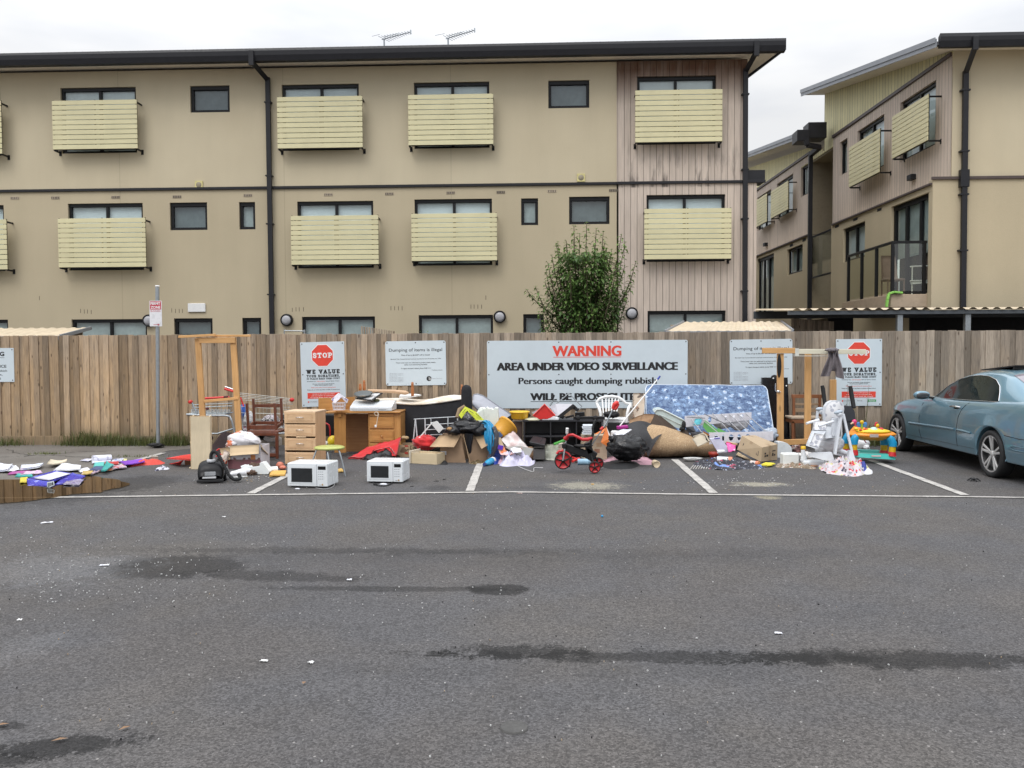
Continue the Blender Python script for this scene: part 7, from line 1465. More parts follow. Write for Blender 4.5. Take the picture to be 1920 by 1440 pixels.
mb=MB(); nn=((B-A).cross(D_-A)).normalized(); nn=nn if nn.y<0 else -nn
Cc=at(1438,745,14.2)
def mpt(u,v): 
    q=(A*(1-u)+B*u)*(1-v)+(D_*(1-u)+at(1437,723,14.35)*u)*v; return q
# rounded outline
vs=[];G_=28;Hh=12
def inset(u,v):
    ru=max(0,abs(u-.5)*2-.93)/.07; rv=max(0,abs(v-.5)*2-.85)/.15; return math.hypot(ru,rv)
for j in range(Hh+1):
    for i in range(G_+1):
        u=i/G_;v=j/Hh; q=mpt(u,v)
        # round corners
        cu=.035;cv=.09; uu,vv=u,v
        if min(u,1-u)<cu and min(v,1-v)<cv:
            du=cu-min(u,1-u);dv=cv-min(v,1-v); L=math.hypot(du/cu,dv/cv)
            if L>1: k=1/L; uu=(cu-du*k) if u<.5 else 1-(cu-du*k); vv=(cv-dv*k) if v<.5 else 1-(cv-dv*k)
        q=mpt(uu,vv); e=min(1,min(u,1-u)/.04)*min(1,min(v,1-v)/.1); vs.append(q+nn*(.03*e+.012*noise.noise(V((u*9,v*4,3)))))
W1=G_+1; f1=[[j*W1+i,j*W1+i+1,(j+1)*W1+i+1,(j+1)*W1+i] for j in range(Hh) for i in range(G_)]
back=[V(q)-nn*.16 for q in vs]; rim=[i for i in range(W1)]+[j*W1+G_ for j in range(1,Hh+1)]+[Hh*W1+i for i in range(G_-1,-1,-1)]+[j*W1 for j in range(Hh-1,0,-1)]
mb.add(vs,f1,True); K=len(vs); mb.add(vs+back,[[k+K for k in f] for f in f1]+[[rim[k],rim[(k+1)%len(rim)],rim[(k+1)%len(rim)]+K,rim[k]+K] for k in range(len(rim))],True)
mb.build('cover',M_floral,t.o,world=True)
mb=MB(); mb.tube([vs[k] for k in rim],.008,6,closed=True); mb.build('piping',pm('pale_blue_piping',(.60,.66,.74),.6),t.o,world=True)
mb=MB(); mb.tube([back[k] for k in rim],.012,6,closed=True); mb.build('piping',pm('pale_blue_piping',(.60,.66,.74),.6),t.o,world=True)
# carpet roll, grey underlay
t=T('carpet_roll','big rolled brown carpet underlay lying across the parking bay','carpet roll',1260,860); p=t.p; s_=t.s
cen=[(1188,833,.20),(1204,828,.235),(1222,826,.25),(1245,830,.235),(1270,836,.20),(1295,842,.165),(1320,849,.125),(1336,852,.105),(1342,853,.09)]
vs=[];n_=28
for i,(x_,y_,r_) in enumerate(cen):
    c=p(x_,860,.12+.02*i); c.z=r_*.98; 
    for k in range(n_):
        a=2*math.pi*k/n_; rr=r_*(1+.06*noise.noise(V((i*.7,math.cos(a)*1.2,math.sin(a)*1.2)))+.05*math.sin(3*a+i)); q=V((c.x+.02*math.sin(a*2),c.y+math.cos(a)*rr*1.15,max(0.0,c.z+math.sin(a)*rr))); vs.append(q)
mb=MB(); N_=len(cen); mb.add(vs,[[i*n_+k,i*n_+(k+1)%n_,(i+1)*n_+(k+1)%n_,(i+1)*n_+k] for i in range(N_-1) for k in range(n_)]+[list(range(n_)),list(range((N_-1)*n_,N_*n_))],True)
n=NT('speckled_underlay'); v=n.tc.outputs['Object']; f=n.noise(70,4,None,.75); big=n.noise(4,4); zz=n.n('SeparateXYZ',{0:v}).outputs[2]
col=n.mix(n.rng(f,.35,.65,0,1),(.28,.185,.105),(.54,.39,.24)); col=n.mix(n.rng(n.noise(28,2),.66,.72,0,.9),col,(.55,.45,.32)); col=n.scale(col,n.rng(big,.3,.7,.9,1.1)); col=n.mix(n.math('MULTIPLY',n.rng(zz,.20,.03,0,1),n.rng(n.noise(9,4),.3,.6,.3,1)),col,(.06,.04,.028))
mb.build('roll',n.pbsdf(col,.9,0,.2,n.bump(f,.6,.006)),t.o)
mb=MB()
gr=[((1168,800),(1178,794),(1196,788),(1212,790),(1226,797),(1240,805),(1247,806)),((1164,815),(1176,806),(1196,799),(1212,801),(1226,808),(1236,811),(1243,813)),((1166,818),(1180,816),(1198,815),(1214,818),(1222,822),(1226,822),(1234,820)),((1196,822),(1202,824),(1208,832),(1211,843),(1213,852),(1216,858),(1219,848))]
dyr=[.14,.0,-.16,-.22]
vs=[p(x_,y_,dyr[j]-.04*math.sin(i*1.1)) for j,row in enumerate(gr) for i,(x_,y_) in enumerate(row)]
W1=7; mb.add(vs,[[j*W1+i,j*W1+i+1,(j+1)*W1+i+1,(j+1)*W1+i] for j in range(3) for i in range(6)],True); o=mb.build('grey_backing',pm('charcoal_felt',(.040,.040,.042),.9,.35,6,bump=.6,bs=30),t.o)
sb=o.modifiers.new('s','SUBSURF'); sb.levels=sb.render_levels=2
mb=MB(); mb.tube([gp(1227,868,.045),gp(1233,870,.045)],[.045,.04],18); c=gp(1232,871,.045); mb.lathe([(.0,0),(.038,0),(.044,.01)],gp(1231,871,.045),18,RXM); solo('paper_cup',mb,pm('cream_cup',(.62,.50,.34),.6),'cream paper cup lying open toward the camera beside the pink towel','cup',gp(1230,871))
# bin bag in front
mb=MB(); mb.blob(at(1176,839,12.0),(.27,.2,.185),23,.18,3.2,44,28,flat=.0)
mb.blob(at(1155,823,12.05),(.10,.08,.05),12,.5,4); solo('bin_bag',mb,pm('black_bag_wrinkled',(.006,.006,.007),.24,.1,dirt=0,bump=1.0,bs=7,stretch=(.7,.7,3.6),spec=.45),'full black bin bag in front of the carpet roll','bag',gp(1174,862))
mb=MB(); mb.patch(at(1140,822,12.2),at(1165,806,12.35),at(1185,806,12.4),at(1150,830,12.1),6,6,.02,3,2,.01); solo('white_sheet',mb,M_paper,'white sheet behind the full bin bag','sheet',at(1160,825,12.2))
heap_px('pink_towel','faded pink towel spread under the bin bag','towel',[(1130,866),(1160,868),(1195,871),(1222,871),(1226,864),(1205,858),(1170,856),(1140,858)],.055,pm('dusty_pink_cloth',(.42,.24,.28),.9,.15,6,pats=[((.18,.10,.12),5,.58,'n')]),11,.5,7,.5)
heap_px('black_cushion','thin black seat pad on the asphalt beside the tricycle','cushion',[(1128,872),(1140,879),(1165,880),(1188,878),(1200,871),(1185,867),(1150,866)],.05,M_blackm,12,.15,5,.1,p=5)
mb=MB(); mb.blob(gp(1214,858)+V((0,0,.07)),(.08,.06,.075),6,.4,4,flat=0); solo('purple_bag',mb,pm('purple_net',(.28,.12,.42),.5,.2,8,pats=[((.45,.4,.55),12,.56,'n')]),'purple net bag at the right end of the pink towel','bag',gp(1214,862))
# brown carpet fold and tub
t=T('brown_rug','stiff brown rug folded into a ridge behind the carpet roll','rug',1215,822,Y=13.1); p=t.p
mb=MB(); mb.patch(p(1175,806),p(1198,800),p(1206,777,.1),p(1182,786,.1),6,5,.03,2,2,.01); mb.patch(p(1198,797,-.02),p(1217,799,-.02),p(1228,776,.06),p(1205,776,.06),8,6,.02,3,2,.012,curl=-.02); mb.build('pile_side',pm('tan_pile',(.34,.21,.12),.9,.15,8,bump=.4,bs=70),t.o)
mb=MB(); mb.prism([p(1219,797,.0),p(1228,776,.07),p(1240,781,.1),p(1262,798,.1),p(1273,810,.1),p(1265,815,.05),p(1245,806,.0)],(0,.05,0)); mb.prism([p(1262,812,-.05),p(1284,806,.05),p(1300,822,.0),p(1290,826,-.05)],(0,.03,0)); mb.prism([p(1272,814,-.1),p(1282,801,-.05),p(1299,821,-.1),p(1293,824,-.1)],(0,.02,0)); mb.build('backing_side',pm('dark_brown_backing',(.075,.055,.042),.9,.2,8),t.o)
t=T('storage_tub','translucent pale storage tub tipped over on the rug','tub',1255,806,Y=13.2); p=t.p
mb=MB(); mb.prism([p(1227,773),p(1231,769),p(1240,768),p(1283,789),p(1284,794),p(1278,804),p(1268,802),p(1235,784)],(0,.28,.02)); mb.build('tub_wall',pm('frosted_plastic',(.52,.60,.58),.25,.06,4),t.o); mb=MB(); mb.tube([p(1227,773,-.01),p(1231,768,-.01),p(1241,767.5,-.01),p(1284,789,-.01)],.012,6); mb.tube([p(1236,777,-.012),p(1279,797,-.012)],.006,5); mb.build('rim',pm('frosted_rim',(.60,.66,.64),.3),t.o)
mb=MB(); mb.blob(at(1282,797,13.0),(.03,.03,.06),2,.4); mb.blob(at(1279,804,13.0),(.04,.04,.03),5,.4); solo('bottle_stopper',mb,M_blackm,'black plastic cap at the right end of the storage tub','cap',at(1281,806,13.0))
mb=MB(); mb.prism([at(1287,801,13.2),at(1300,800,13.3),at(1305,810,13.2),at(1290,812,13.2)],(0,.1,0)); mb.prism([at(1296,812,13),at(1316,810,13.1),at(1318,817,13),at(1298,820,13)],(0,.1,0)); solo('dark_scraps',mb,pm('dark_scrap',(.04,.04,.045),.6,.3),'black plastic pieces behind the carpet roll','scrap',at(1300,820,13))
mb=MB(); mb.patch(at(1297,823,12.6),at(1318,813,12.8),at(1327,830,12.5),at(1310,838,12.4),6,6,.03,6,2,.008); mb.tube([at(1300,819,12.75),at(1318,813,12.7),at(1323,815,12.65),at(1330,828,12.5)],.012,6); solo('canvas_bag',mb,pm('beige_canvas',(.40,.35,.27),.85,.1),'beige canvas bag with white edge behind the carpet roll end','bag',at(1312,836,12.5))
# cot parts: two white panels with oval holes and rods
t=T('drying_rack','collapsed white rack of rods between two panels with oval holes','rack',1365,838,Y=13.0); p=t.p
def holed(nm,xa,xb,ya0,ya1,yb0,yb1,dy,cuts,holecol):
    mb=MB(); nsub=60; pts_t=[];
    # strips with oval openings
    def top(x): return ya0+(yb0-ya0)*(x-xa)/(xb-xa)
    def bot(x): return ya1+(yb1-ya1)*(x-xa)/(xb-xa)
    X=[xa+(xb-xa)*i/nsub for i in range(nsub+1)]
    for x0,x1 in zip(X,X[1:]):
        xm=(x0+x1)/2; hit=None
        for (cx,w_) in cuts:
            if abs(xm-cx)<w_: hit=(cx,w_)
        def seg(a0,a1,b0,b1): mb.prism([p(x0,a0,dy),p(x1,b0,dy),p(x1,b1,dy),p(x0,a1,dy)],(0,.012,0))
        if not hit: seg(top(x0),bot(x0),top(x1),bot(x1))
        else:
            cx,w_=hit
            def hh(x): return math.sqrt(max(0,1-((x-cx)/w_)**2))*.30
            m0,m1=(top(x0)+bot(x0))/2,(top(x1)+bot(x1))/2; H0=bot(x0)-top(x0);H1=bot(x1)-top(x1)
            seg(top(x0),m0-hh(x0)*H0,top(x1),m1-hh(x1)*H1); seg(m0+hh(x0)*H0,bot(x0),m1+hh(x1)*H1,bot(x1))
    return mb.build(nm,pm('white_rack_plastic',(.66,.65,.70),.4,.05),t.o)
holed('upper_panel',1284,1409,780,801,773,787,.15,[(1315,3),(1331,3.5),(1345,2.5),(1361,3),(1376,2.5),(1391,4)],None)
holed('lower_panel',1330,1450,811,833,809,826,-.15,[(1343,3.5),(1356,3),(1371,4.5),(1386,3.5),(1402,4.5)],None)
for k,(x0,y0,x1,y1) in enumerate(((1298,771,1347,812),(1336,775,1369,810),(1352,776,1388,809),(1368,777,1403,808),(1383,776,1418,808),(1398,775,1435,808),(1296,786,1316,811))):
    mb=MB(); mb.tube([p(x0,y0,.14),p(x1,y1,-.14)],.006,6); mb.build('rod',pm('grey_rod',(.36,.36,.38),.35),t.o)
mb=MB(); mb.tube([p(1288,782,.0),p(1322,784,0)],.006,6); mb.build('rod',pm('grey_rod2',(.12,.12,.13),.35),t.o); mb=MB(); mb.tube([p(1320,776,.0),p(1372,800,0)],.006,6); mb.build('rod',pm('grey_rod2',(.12,.12,.13),.35),t.o)
mb=MB(); mb.prism([at(1322,788,13.05),at(1352,811,12.95),at(1327,811,12.95),at(1318,800,13.0)],(0,.03,0)); mb.prism([at(1345,802,13.0),at(1362,810,12.95),at(1347,810.5,12.95)],(0,.02,0)); solo('green_board',mb,pm('green_card',(.05,.24,.03),.4,.1),'bright green triangular board behind the rack rods','board',at(1335,811,13.0))
mb=MB(); mb.prism([at(1318,808,12.85),at(1328,813,12.8),at(1331,818,12.8),at(1321,814,12.85)],(0,.05,0)); solo('orange_block',mb,pm('orange_box',(.55,.20,.03),.5),'small orange box below the green board','box',at(1324,817,12.85))
mb=MB(); mb.patch(at(1303,786,13.1),at(1316,785,13.1),at(1313,796,13.05),at(1300,797,13.05),5,5,.02,4,3,.006); solo('cyan_cloth',mb,pm('cyan_cloth',(.10,.45,.52),.6,.1),'small cyan cloth caught behind the rack','cloth',at(1308,797,13.05))
mb=MB(); mb.blob(at(1356,791,13.25),(.16,.08,.10),3,.3,3); mb.blob(at(1385,792,13.25),(.16,.08,.11),5,.25,3); solo('clear_bag',mb,pm('milky_plastic',(.55,.56,.60),.2,.15,5,bump=.4,bs=12),'milky plastic bags bulging between the rack panels','bag',at(1370,803,13.25))
mb=MB(); mb.blob(at(1444,814,13.3),(.12,.08,.09),7,.4,3,flat=0); solo('plastic_wrap',mb,pm('clear_wrap',(.42,.48,.56),.15,.2,6,bump=.5,bs=12),'crumpled clear plastic wrap at the mattress corner','wrap',at(1444,822,13.3))
# cartons right
t=T('milk_carton','white and violet flat carton standing on the carpet roll end','carton',1347,848,Y=12.5); p=t.p
mb=MB(); mb.prism([p(1331,823),p(1350,820),p(1368,842),p(1364,848),p(1348,848),p(1345,846)],(0,.07,.0)); mb.build('carton_body',pm('violet_white',(.60,.60,.74),.45,.05,4),t.o); mb=MB(); mb.prism([p(1339,821.5,-.004),p(1349,820,-.004),p(1350.5,822.5,-.004),p(1340,823.5,-.004)],(0,.002,0)); mb.build('print',pm('violet_ink',(.18,.16,.45),.5),t.o)
mb=MB(); mb.tube([at(1345,847,12.35),at(1358,846,12.35)],[.028,.022],10); solo('small_jar',mb,M_white,'small cream jar lying in front of the violet carton','jar',at(1350,850,12.35))
mb=MB(); mb.patch(at(1361,830,12.6),at(1380,836,12.5),at(1378,846,12.4),at(1366,848,12.4),6,6,.03,8,3,.01); solo('pink_bag',mb,pm('hot_pink',(.66,.08,.30),.5,.15,6,pats=[((.7,.45,.55),9,.62,'n')]),'hot pink bag left of the large sealed carton','bag',at(1370,848,12.5))
mb=MB(); mb.bar(at(1361,830,12.75),at(1382,833,12.75),.06,.03); mb.mi=1; mb.bar(at(1362,830.5,12.70),at(1372,833,12.70),.02,.04); solo('wooden_tray',mb,[mat_wood('tray_wood',(.55,.38,.2),(.62,.44,.26),0),M_redp],'small wooden tray under the lower rack panel','tray',at(1372,835,12.75))
t=T('sealed_carton','sealed cardboard carton with black handling marks, tilted','carton',1418,866); p=t.p
A1,B1,C1,D1=p(1382,843,.0),p(1427,866,-.12),p(1429,839,-.12),p(1391,817,.02)   # left face
E1,F1=p(1457,862,.2),p(1458,833,.2); top=p(1416,816,.35)
mb=MB(); mb.add([A1,B1,C1,D1],[[0,1,2,3]]); mb.add([B1,E1,F1,C1],[[0,1,2,3]]); mb.add([D1,C1,F1,top],[[0,1,2,3]]); G1=A1+(E1-B1); mb.add([A1,G1,top,D1],[[0,1,2,3]]); mb.add([G1,E1,F1,top],[[0,1,2,3]]); mb.add([A1,B1,E1,G1],[[0,1,2,3]]); mb.build('carton_body',pm('carton_kraft',(.42,.32,.21),.8,.08,3,dirt=.06),t.o)
def quad(O,Bq,Cq,Dq,u0,u1,v0,v1,mb):
    f=lambda u,v:(O*(1-u)+Bq*u)*(1-v)+(Dq*(1-u)+Cq*u)*v
    nn=((Bq-O).cross(Dq-O)).normalized(); nn=nn if nn.y<0 else -nn; e=nn*.004
    for k in range(4):
        a_=v0+(v1-v0)*k/4;b_=v0+(v1-v0)*(k+1)/4; mb.add([f(u0,a_)+e,f(u1,a_)+e,f(u1,b_)+e,f(u0,b_)+e],[[0,1,2,3]])
LF=(A1,B1,C1,D1); RF=(B1,E1,F1,C1); TF=(D1,C1,F1,top)
tp=MB(); quad(*LF,.42,.54,.0,1,tp); quad(*RF,.47,.60,.05,1,tp)
M_=[V(q) for q in (D1,C1,F1,top)]; nz=V((0,0,.004)); fT=lambda u,v:(M_[0]*(1-u)+M_[1]*u)*(1-v)+(M_[3]*(1-u)+M_[2]*u)*v
tp.add([fT(0,.45)+nz,fT(1,.45)+nz,fT(1,.58)+nz,fT(0,.58)+nz],[[0,1,2,3]]); tp.build('packing_tape',pm('tape_brown2',(.36,.26,.16),.3,.05),t.o)
tp=MB()
for q_ in ((.16,.19,.3,.6),(.19,.24,.42,.48),(.24,.27,.3,.6),(.60,.62,.3,.62),(.66,.68,.3,.62),(.60,.68,.3,.34),(.76,.78,.3,.62),(.84,.86,.3,.62),(.76,.86,.58,.62),(.76,.86,.3,.33)): quad(*LF,*q_,tp)
for q_ in ((.18,.26,.3,.42),(.18,.26,.48,.6),(.30,.40,.32,.44),(.66,.74,.3,.5),(.78,.86,.3,.42),(.66,.86,.6,.66)): quad(*RF,*q_,tp)
tp.build('handling_marks',M_ink,t.o)
sheet('carton_flap','loose cardboard flap on the ground left of the sealed carton','cardboard',[(1380,853),(1418,868),(1408,862),(1384,848)],M_cardl,.03,.006,0,None,.004)
t=T('red_cup','dark red plastic cup in front of the carpet roll end','cup',1338,865); mb=MB(); mb.lathe([(0,0),(.052,0),(.056,.09),(.072,.095),(.075,.135),(.066,.137),(.05,.09),(0,.08)],(0,0,0),24); mb.build('cup_wall',pm('brick_red',(.38,.04,.02),.35,.08),t.o)
t=T('white_jar','white jar with orange lid lying on its side','jar',1356,864); mb=MB(); a_=gp(1344,863,.055)-t.q;b_=gp(1365,864,.05)-t.q; mb.tube([a_,b_],.056,18); mb.build('jar_body',pm('milky_white',(.62,.66,.68),.3,.06),t.o); mb=MB(); d=(b_-a_).normalized(); mb.tube([b_,b_+d*.055],.058,18); mb.build('lid',pm('salmon_lid',(.66,.22,.12),.4,.06),t.o)
t=T('small_bottle','small white bottle with red lid at the corner of the sealed carton','bottle',1414,869); mb=MB(); a_=gp(1408,868,.035)-t.q;b_=gp(1418,869,.035)-t.q; mb.tube([a_,b_],.035,14); mb.build('bottle_body',pm('milky_pink',(.62,.55,.52),.3,.06),t.o); mb=MB(); d=(b_-a_).normalized(); mb.tube([b_,b_+d*.04],.036,14); mb.build('lid',pm('salmon_lid',(.66,.22,.12)),t.o)
t=T('white_bowl','white oval dish on the asphalt below the carpet roll','dish',1299,865); mb=MB(); mb.lathe([(0,.0),(.09,.0),(.13,.035),(.14,.05),(.128,.05),(.085,.012),(0,.012)],(0,0,0),28,sy=.7); mb.build('dish',pm('dish_white',(.60,.60,.58),.4,.05),t.o); mb=MB(); mb.blob((0,0,.03),(.10,.065,.012),3,.4,5); mb.build('dirt',M_blackm,t.o)
mb=MB(); o_=[gp(x,y) for x,y in [(1300,872),(1320,878),(1360,882),(1400,880),(1434,878),(1436,872),(1410,866),(1370,863),(1330,864),(1305,866)]]
mb.heap([(q.x,q.y) for q in o_],.055,31,14,.8,14,fold=.9); solo('shaggy_rug',mb,pm('shaggy_black',(.03,.03,.04),.8,.5,20,bump=1,bs=40,pats=[((.35,.38,.45),26,.63,'n'),((.15,.25,.55),5,.66,'n'),((.35,.06,.10),6,.67,'n'),((.6,.6,.6),34,.68,'n')]),'shaggy black fringed scarf with blue and red flecks on the asphalt','scarf',o_[2])
for k in range(8):
    mb=MB() if k==0 else mb; a_=gp(1300+k*4.6,873,.012);b_=gp(1296+k*4.8,877.5,.008); mb.bar(a_,b_,.012,.008)
    mb.bar(b_,b_+(b_-a_)*.3,.014,.01)
solo('rake_comb',mb,pm('bone_plastic',(.45,.43,.40),.5),'row of pale comb teeth at the left end of the black scarf','comb',gp(1315,876))
sheet('yellow_peel','flat yellow plastic piece in front of the sealed carton','plastic',[(1424,873),(1445,874),(1454,870),(1436,868)],pm('bright_yellow',(.72,.62,.04),.4,.05),.02,.012,.0,None,.01)
# white jug and box
t=T('milk_jug','white plastic jug standing behind the white box','jug',1470,858); p=t.p
mb=MB(); q=[p(1458,858),p(1480,858),p(1485,848),p(1484,838),p(1476,831),p(1466,829),p(1458,829)]; mb.prism(q,(0,.2,0)); mb.build('jug_body',pm('hdpe_white',(.66,.70,.72),.35,.04),t.o)
mb=MB(); mb.M=Matrix.Translation(gp(1484,872))@Matrix.Rotation(R(5),4,'Z'); mb.bb(-.115,.115,0,.15,0,.165,.018); solo('white_box',mb,pm('soft_white',(.70,.72,.70),.45,.03),'rounded white plastic box on the asphalt right of the sealed carton','box',gp(1484,872))
heap_px('dry_scraps','brown leaf and paper scraps behind the white box','scrap',[(1455,876),(1480,877),(1505,878),(1530,880),(1520,872),(1490,868),(1462,868)],.03,pm('scrap_mix',(.20,.15,.10),.9,.5,30,pats=[((.5,.45,.4),16,.58,'n'),((.35,.08,.05),14,.66,'n')]),13,.9,16,.5)
mb=MB(); mb.blob(gp(1494,850)+V((0,0,.06)),(.10,.10,.07),5,.4,4,flat=0); solo('food_packets',mb,pm('packet_mix',(.30,.14,.12),.4,.4,14,pats=[((.6,.55,.5),10,.56,'n'),((.12,.05,.05),12,.6,'n')]),'pile of dark red food packets behind the white box','packets',gp(1494,855))
mb=MB(); mb.blob(gp(1512,862)+V((0,0,.05)),(.14,.08,.06),6,.5,4,flat=0); solo('torn_papers',mb,pm('torn_print',(.62,.60,.58),.6,.1,8,pats=[((.35,.15,.12),10,.64,'n')]),'torn white packaging left of the scale','paper',gp(1510,866))
t=T('sauce_bottle','clear bottle with yellow cap behind the scale','bottle',1506,858,Y=12.9); p=t.p; mb=MB(); mb.lathe([(0,0),(.04,0),(.042,.10),(.036,.13),(.0,.13)],(0,0,0),16); mb.build('bottle_body',pm('amber_glass',(.20,.12,.06),.2,.2),t.o); mb=MB(); mb.lathe([(0,.175),(.034,.172),(.037,.135),(.037,.13)],(0,0,0),16); mb.build('cap',pm('cap_yellow',(.78,.48,.02),.3),t.o)
t=T('breast_pump','white round appliance base with an upright neck','appliance',1524,873); p=t.p
mb=MB(); mb.lathe([(0,0),(.15,0),(.165,.015),(.165,.05),(.15,.068),(.10,.075),(0,.078)],(.02,.06,0),28,sy=.7); mb.build('base',M_mwave,t.o); mb=MB(); a_=p(1507,858,.06); mb.tube([a_+V((0,0,-.04)),a_+V((0,0,.03)),a_+V((-.01,0,.085)),a_+V((-.012,0,.105))],[.05,.035,.028,.026],14); mb.build('neck',M_mwave,t.o)
mb=MB(); mb.lathe([(0,.012),(.11,.012),(.115,.004),(.11,0)],gp(1518,874),22,sy=.6); solo('brown_plate',mb,pm('terracotta',(.34,.15,.07),.6,.1),'flat brown plate on the ground in front of the round appliance','plate',gp(1518,874))
# black cabinet behind the frame
t=T('flat_television','tall glossy black panel standing against the fence','television',1455,826,Y=14.5); p=t.p
mb=MB(); mb.prism([p(1429,828),p(1481,828),p(1477,708),p(1429,708)],(0,.08,0)); mb.build('panel',pm('gloss_black',(.006,.006,.008),.18,.1,dirt=0),t.o)
for x_,y_ in ((1450,709.5),(1474.5,723.5)): mb=MB(); mb.lathe([(0,.008),(.012,.006),(.013,0)],p(x_,y_,-.012),10,RXM); mb.build('bolt',M_white,t.o)
mb=MB(); mb.lathe([(0,.003),(.05,.002),(.052,0)],p(1451,709,-.002),18,RXM); mb.build('disc',M_blackm,t.o)
# timber frame right
t=T('timber_frame','bare timber bed frame on end with a long beam, right of the mattress','frame',1500,832,Y=13.3); p=t.p
mb=MB(); mb.tone=.45; mb.bar(p(1463,663),p(1463,829),.098,.045,(0,1,0),.004); mb.build('upright',M_frame,t.o)
mb=MB(); mb.tone=.6; mb.bar(p(1515,663,.15),p(1514,831,.15),.098,.045,(0,1,0),.004); mb.build('upright',M_frame,t.o)
mb=MB(); mb.tone=.5; mb.bar(p(1562,712,.55),p(1562,828,.55),.098,.045,(0,1,0),.004); mb.build('upright',M_frame,t.o)
mb=MB(); mb.tone=.55; mb.bar(p(1429,657.5,-.03),p(1491,657.5,-.03),.04,.085,(0,0,1),.004); mb.build('top_beam',M_frameh,t.o)
mb=MB(); mb.tone=.9; mb.bar(p(1491.2,659,-.03),p(1623,659.5,-.03),.04,.075,(0,0,1),.004); mb.build('painted_beam',mat_wood('pale_painted_timber',(.52,.49,.38),(.60,.57,.46),0,.6),t.o)
mb=MB(); mb.prism([p(1491,653,-.06),p(1498,653,-.06),p(1498,668,-.06),p(1491,668,-.06)],(0,.09,0)); mb.tube([p(1497,667.5,-.05),p(1565,667.5,-.05)],.006,6); mb.prism([p(1563,663,-.06),p(1568,663,-.06),p(1568,669,-.06),p(1563,669,-.06)],(0,.05,0)); mb.build('bracket',pm('pale_bracket',(.60,.60,.54),.4),t.o)
mb=MB(); mb.tone=.5; mb.bar(p(1469,829.5),p(1520,827.5,.1),.04,.085,(0,0,1),.004); mb.build('base_rail',M_frameh,t.o)
mb=MB(); c=p(1461,686,-.03); mb.lathe([(0,.003),(.9,.002),(1.0,0)],(0,0,0),24,Matrix.Translation(c)@RXM@Matrix.Diagonal((.033,.18,1,1))); mb.build('oval_plate',M_blackpl,t.o)
mb=MB(); mb.bar(p(1454,719,-.03),p(1454,733,-.03),.012,.02,(0,1,0)); mb.lathe([(0,.01),(.02,.008),(.022,0)],p(1459.5,734,-.035),12,RXM); mb.tube([p(1454,733,-.035),p(1464,735,-.035)],.006,6); mb.build('latch',M_chrome,t.o)
t=T('grey_shorts','grey cloth shorts hanging from the painted beam','shorts',1560,700,Y=13.22); p=t.p
mb=MB(); rows=[((1552,657),(1571,657),0),((1553,668),(1573,668),-.03),((1549,678),(1577,680),-.05),((1544,690),(1581,694),-.05),((1538,703),(1583,708),-.03)]
vs=[];nx=18
for r_,(a,b,dy) in enumerate(rows):
    for i in range(nx+1):
        f=i/nx; y_=a[1]+(b[1]-a[1])*f
        if r_==4: y_+=(-10 if .42<f<.62 else (6*abs(f-.5) if f>.62 else 6*(.5-f)))
        vs.append(p(a[0]+(b[0]-a[0])*f,y_,dy-.03*math.sin(f*13+r_*.8)-.02*math.sin(f*29)))
mb.add(vs,[[r_*(nx+1)+i,r_*(nx+1)+i+1,(r_+1)*(nx+1)+i+1,(r_+1)*(nx+1)+i] for r_ in range(4) for i in range(nx)],True); mb.blob(p(1560,656,-.05),(.10,.05,.03),4,.3,4); mb.build('cloth',pm('mauve_grey_cloth',(.17,.15,.16),.85,.2,6),t.o)
# wooden chair behind
t=T('dining_chair','brown wooden dining chair with cushioned seat between the timber uprights','chair',1512,824,Y=14.05); p=t.p
for x_ in (1488,1537): mb=MB(); mb.bar(p(x_,742,.3),p(x_+(1 if x_<1500 else -1),824,.3),.04,.04,(0,1,0)); mb.build('back_post',mat_wood('chestnut_wood',(.20,.075,.03),(.27,.11,.05),2,.4),t.o)
mb=MB(); mb.bar(p(1484,743,.3),p(1541,743,.3),.03,.06,(0,0,1)); mb.build('top_rail',mat_wood('chestnut_wood_h',(.20,.075,.03),(.27,.11,.05),0,.4),t.o)
mb=MB(); mb.bar(p(1489,758,.3),p(1537,758,.3),.02,.035,(0,0,1)); mb.bar(p(1489,769,.3),p(1537,769,.3),.02,.06,(0,0,1)); mb.build('back_slat',mat_wood('tan_slat',(.26,.18,.11),(.33,.23,.15),0,.5),t.o)
mb=MB(); a_=p(1484,788,0);b_=p(1540,785,0); mb.bb(a_.x,b_.x,0,.4,a_.z+.015,a_.z+.055,.02); mb.build('seat_cushion',pm('beige_seat',(.42,.33,.24),.8,.08),t.o)
mb=MB(); mb.bb(a_.x+.01,b_.x-.01,0.01,.39,a_.z-.05,a_.z+.014,.004); mb.build('seat_frame',mat_wood('chestnut_wood_h',(.2,.075,.03),(.27,.11,.05),0),t.o)
for x_ in (1486.5,1537): mb=MB(); mb.bar(p(x_,790,.03),p(x_,824,.03),.04,.04,(0,1,0)); mb.build('leg',mat_wood('chestnut_wood',(.20,.075,.03),(.27,.11,.05),2,.4),t.o)
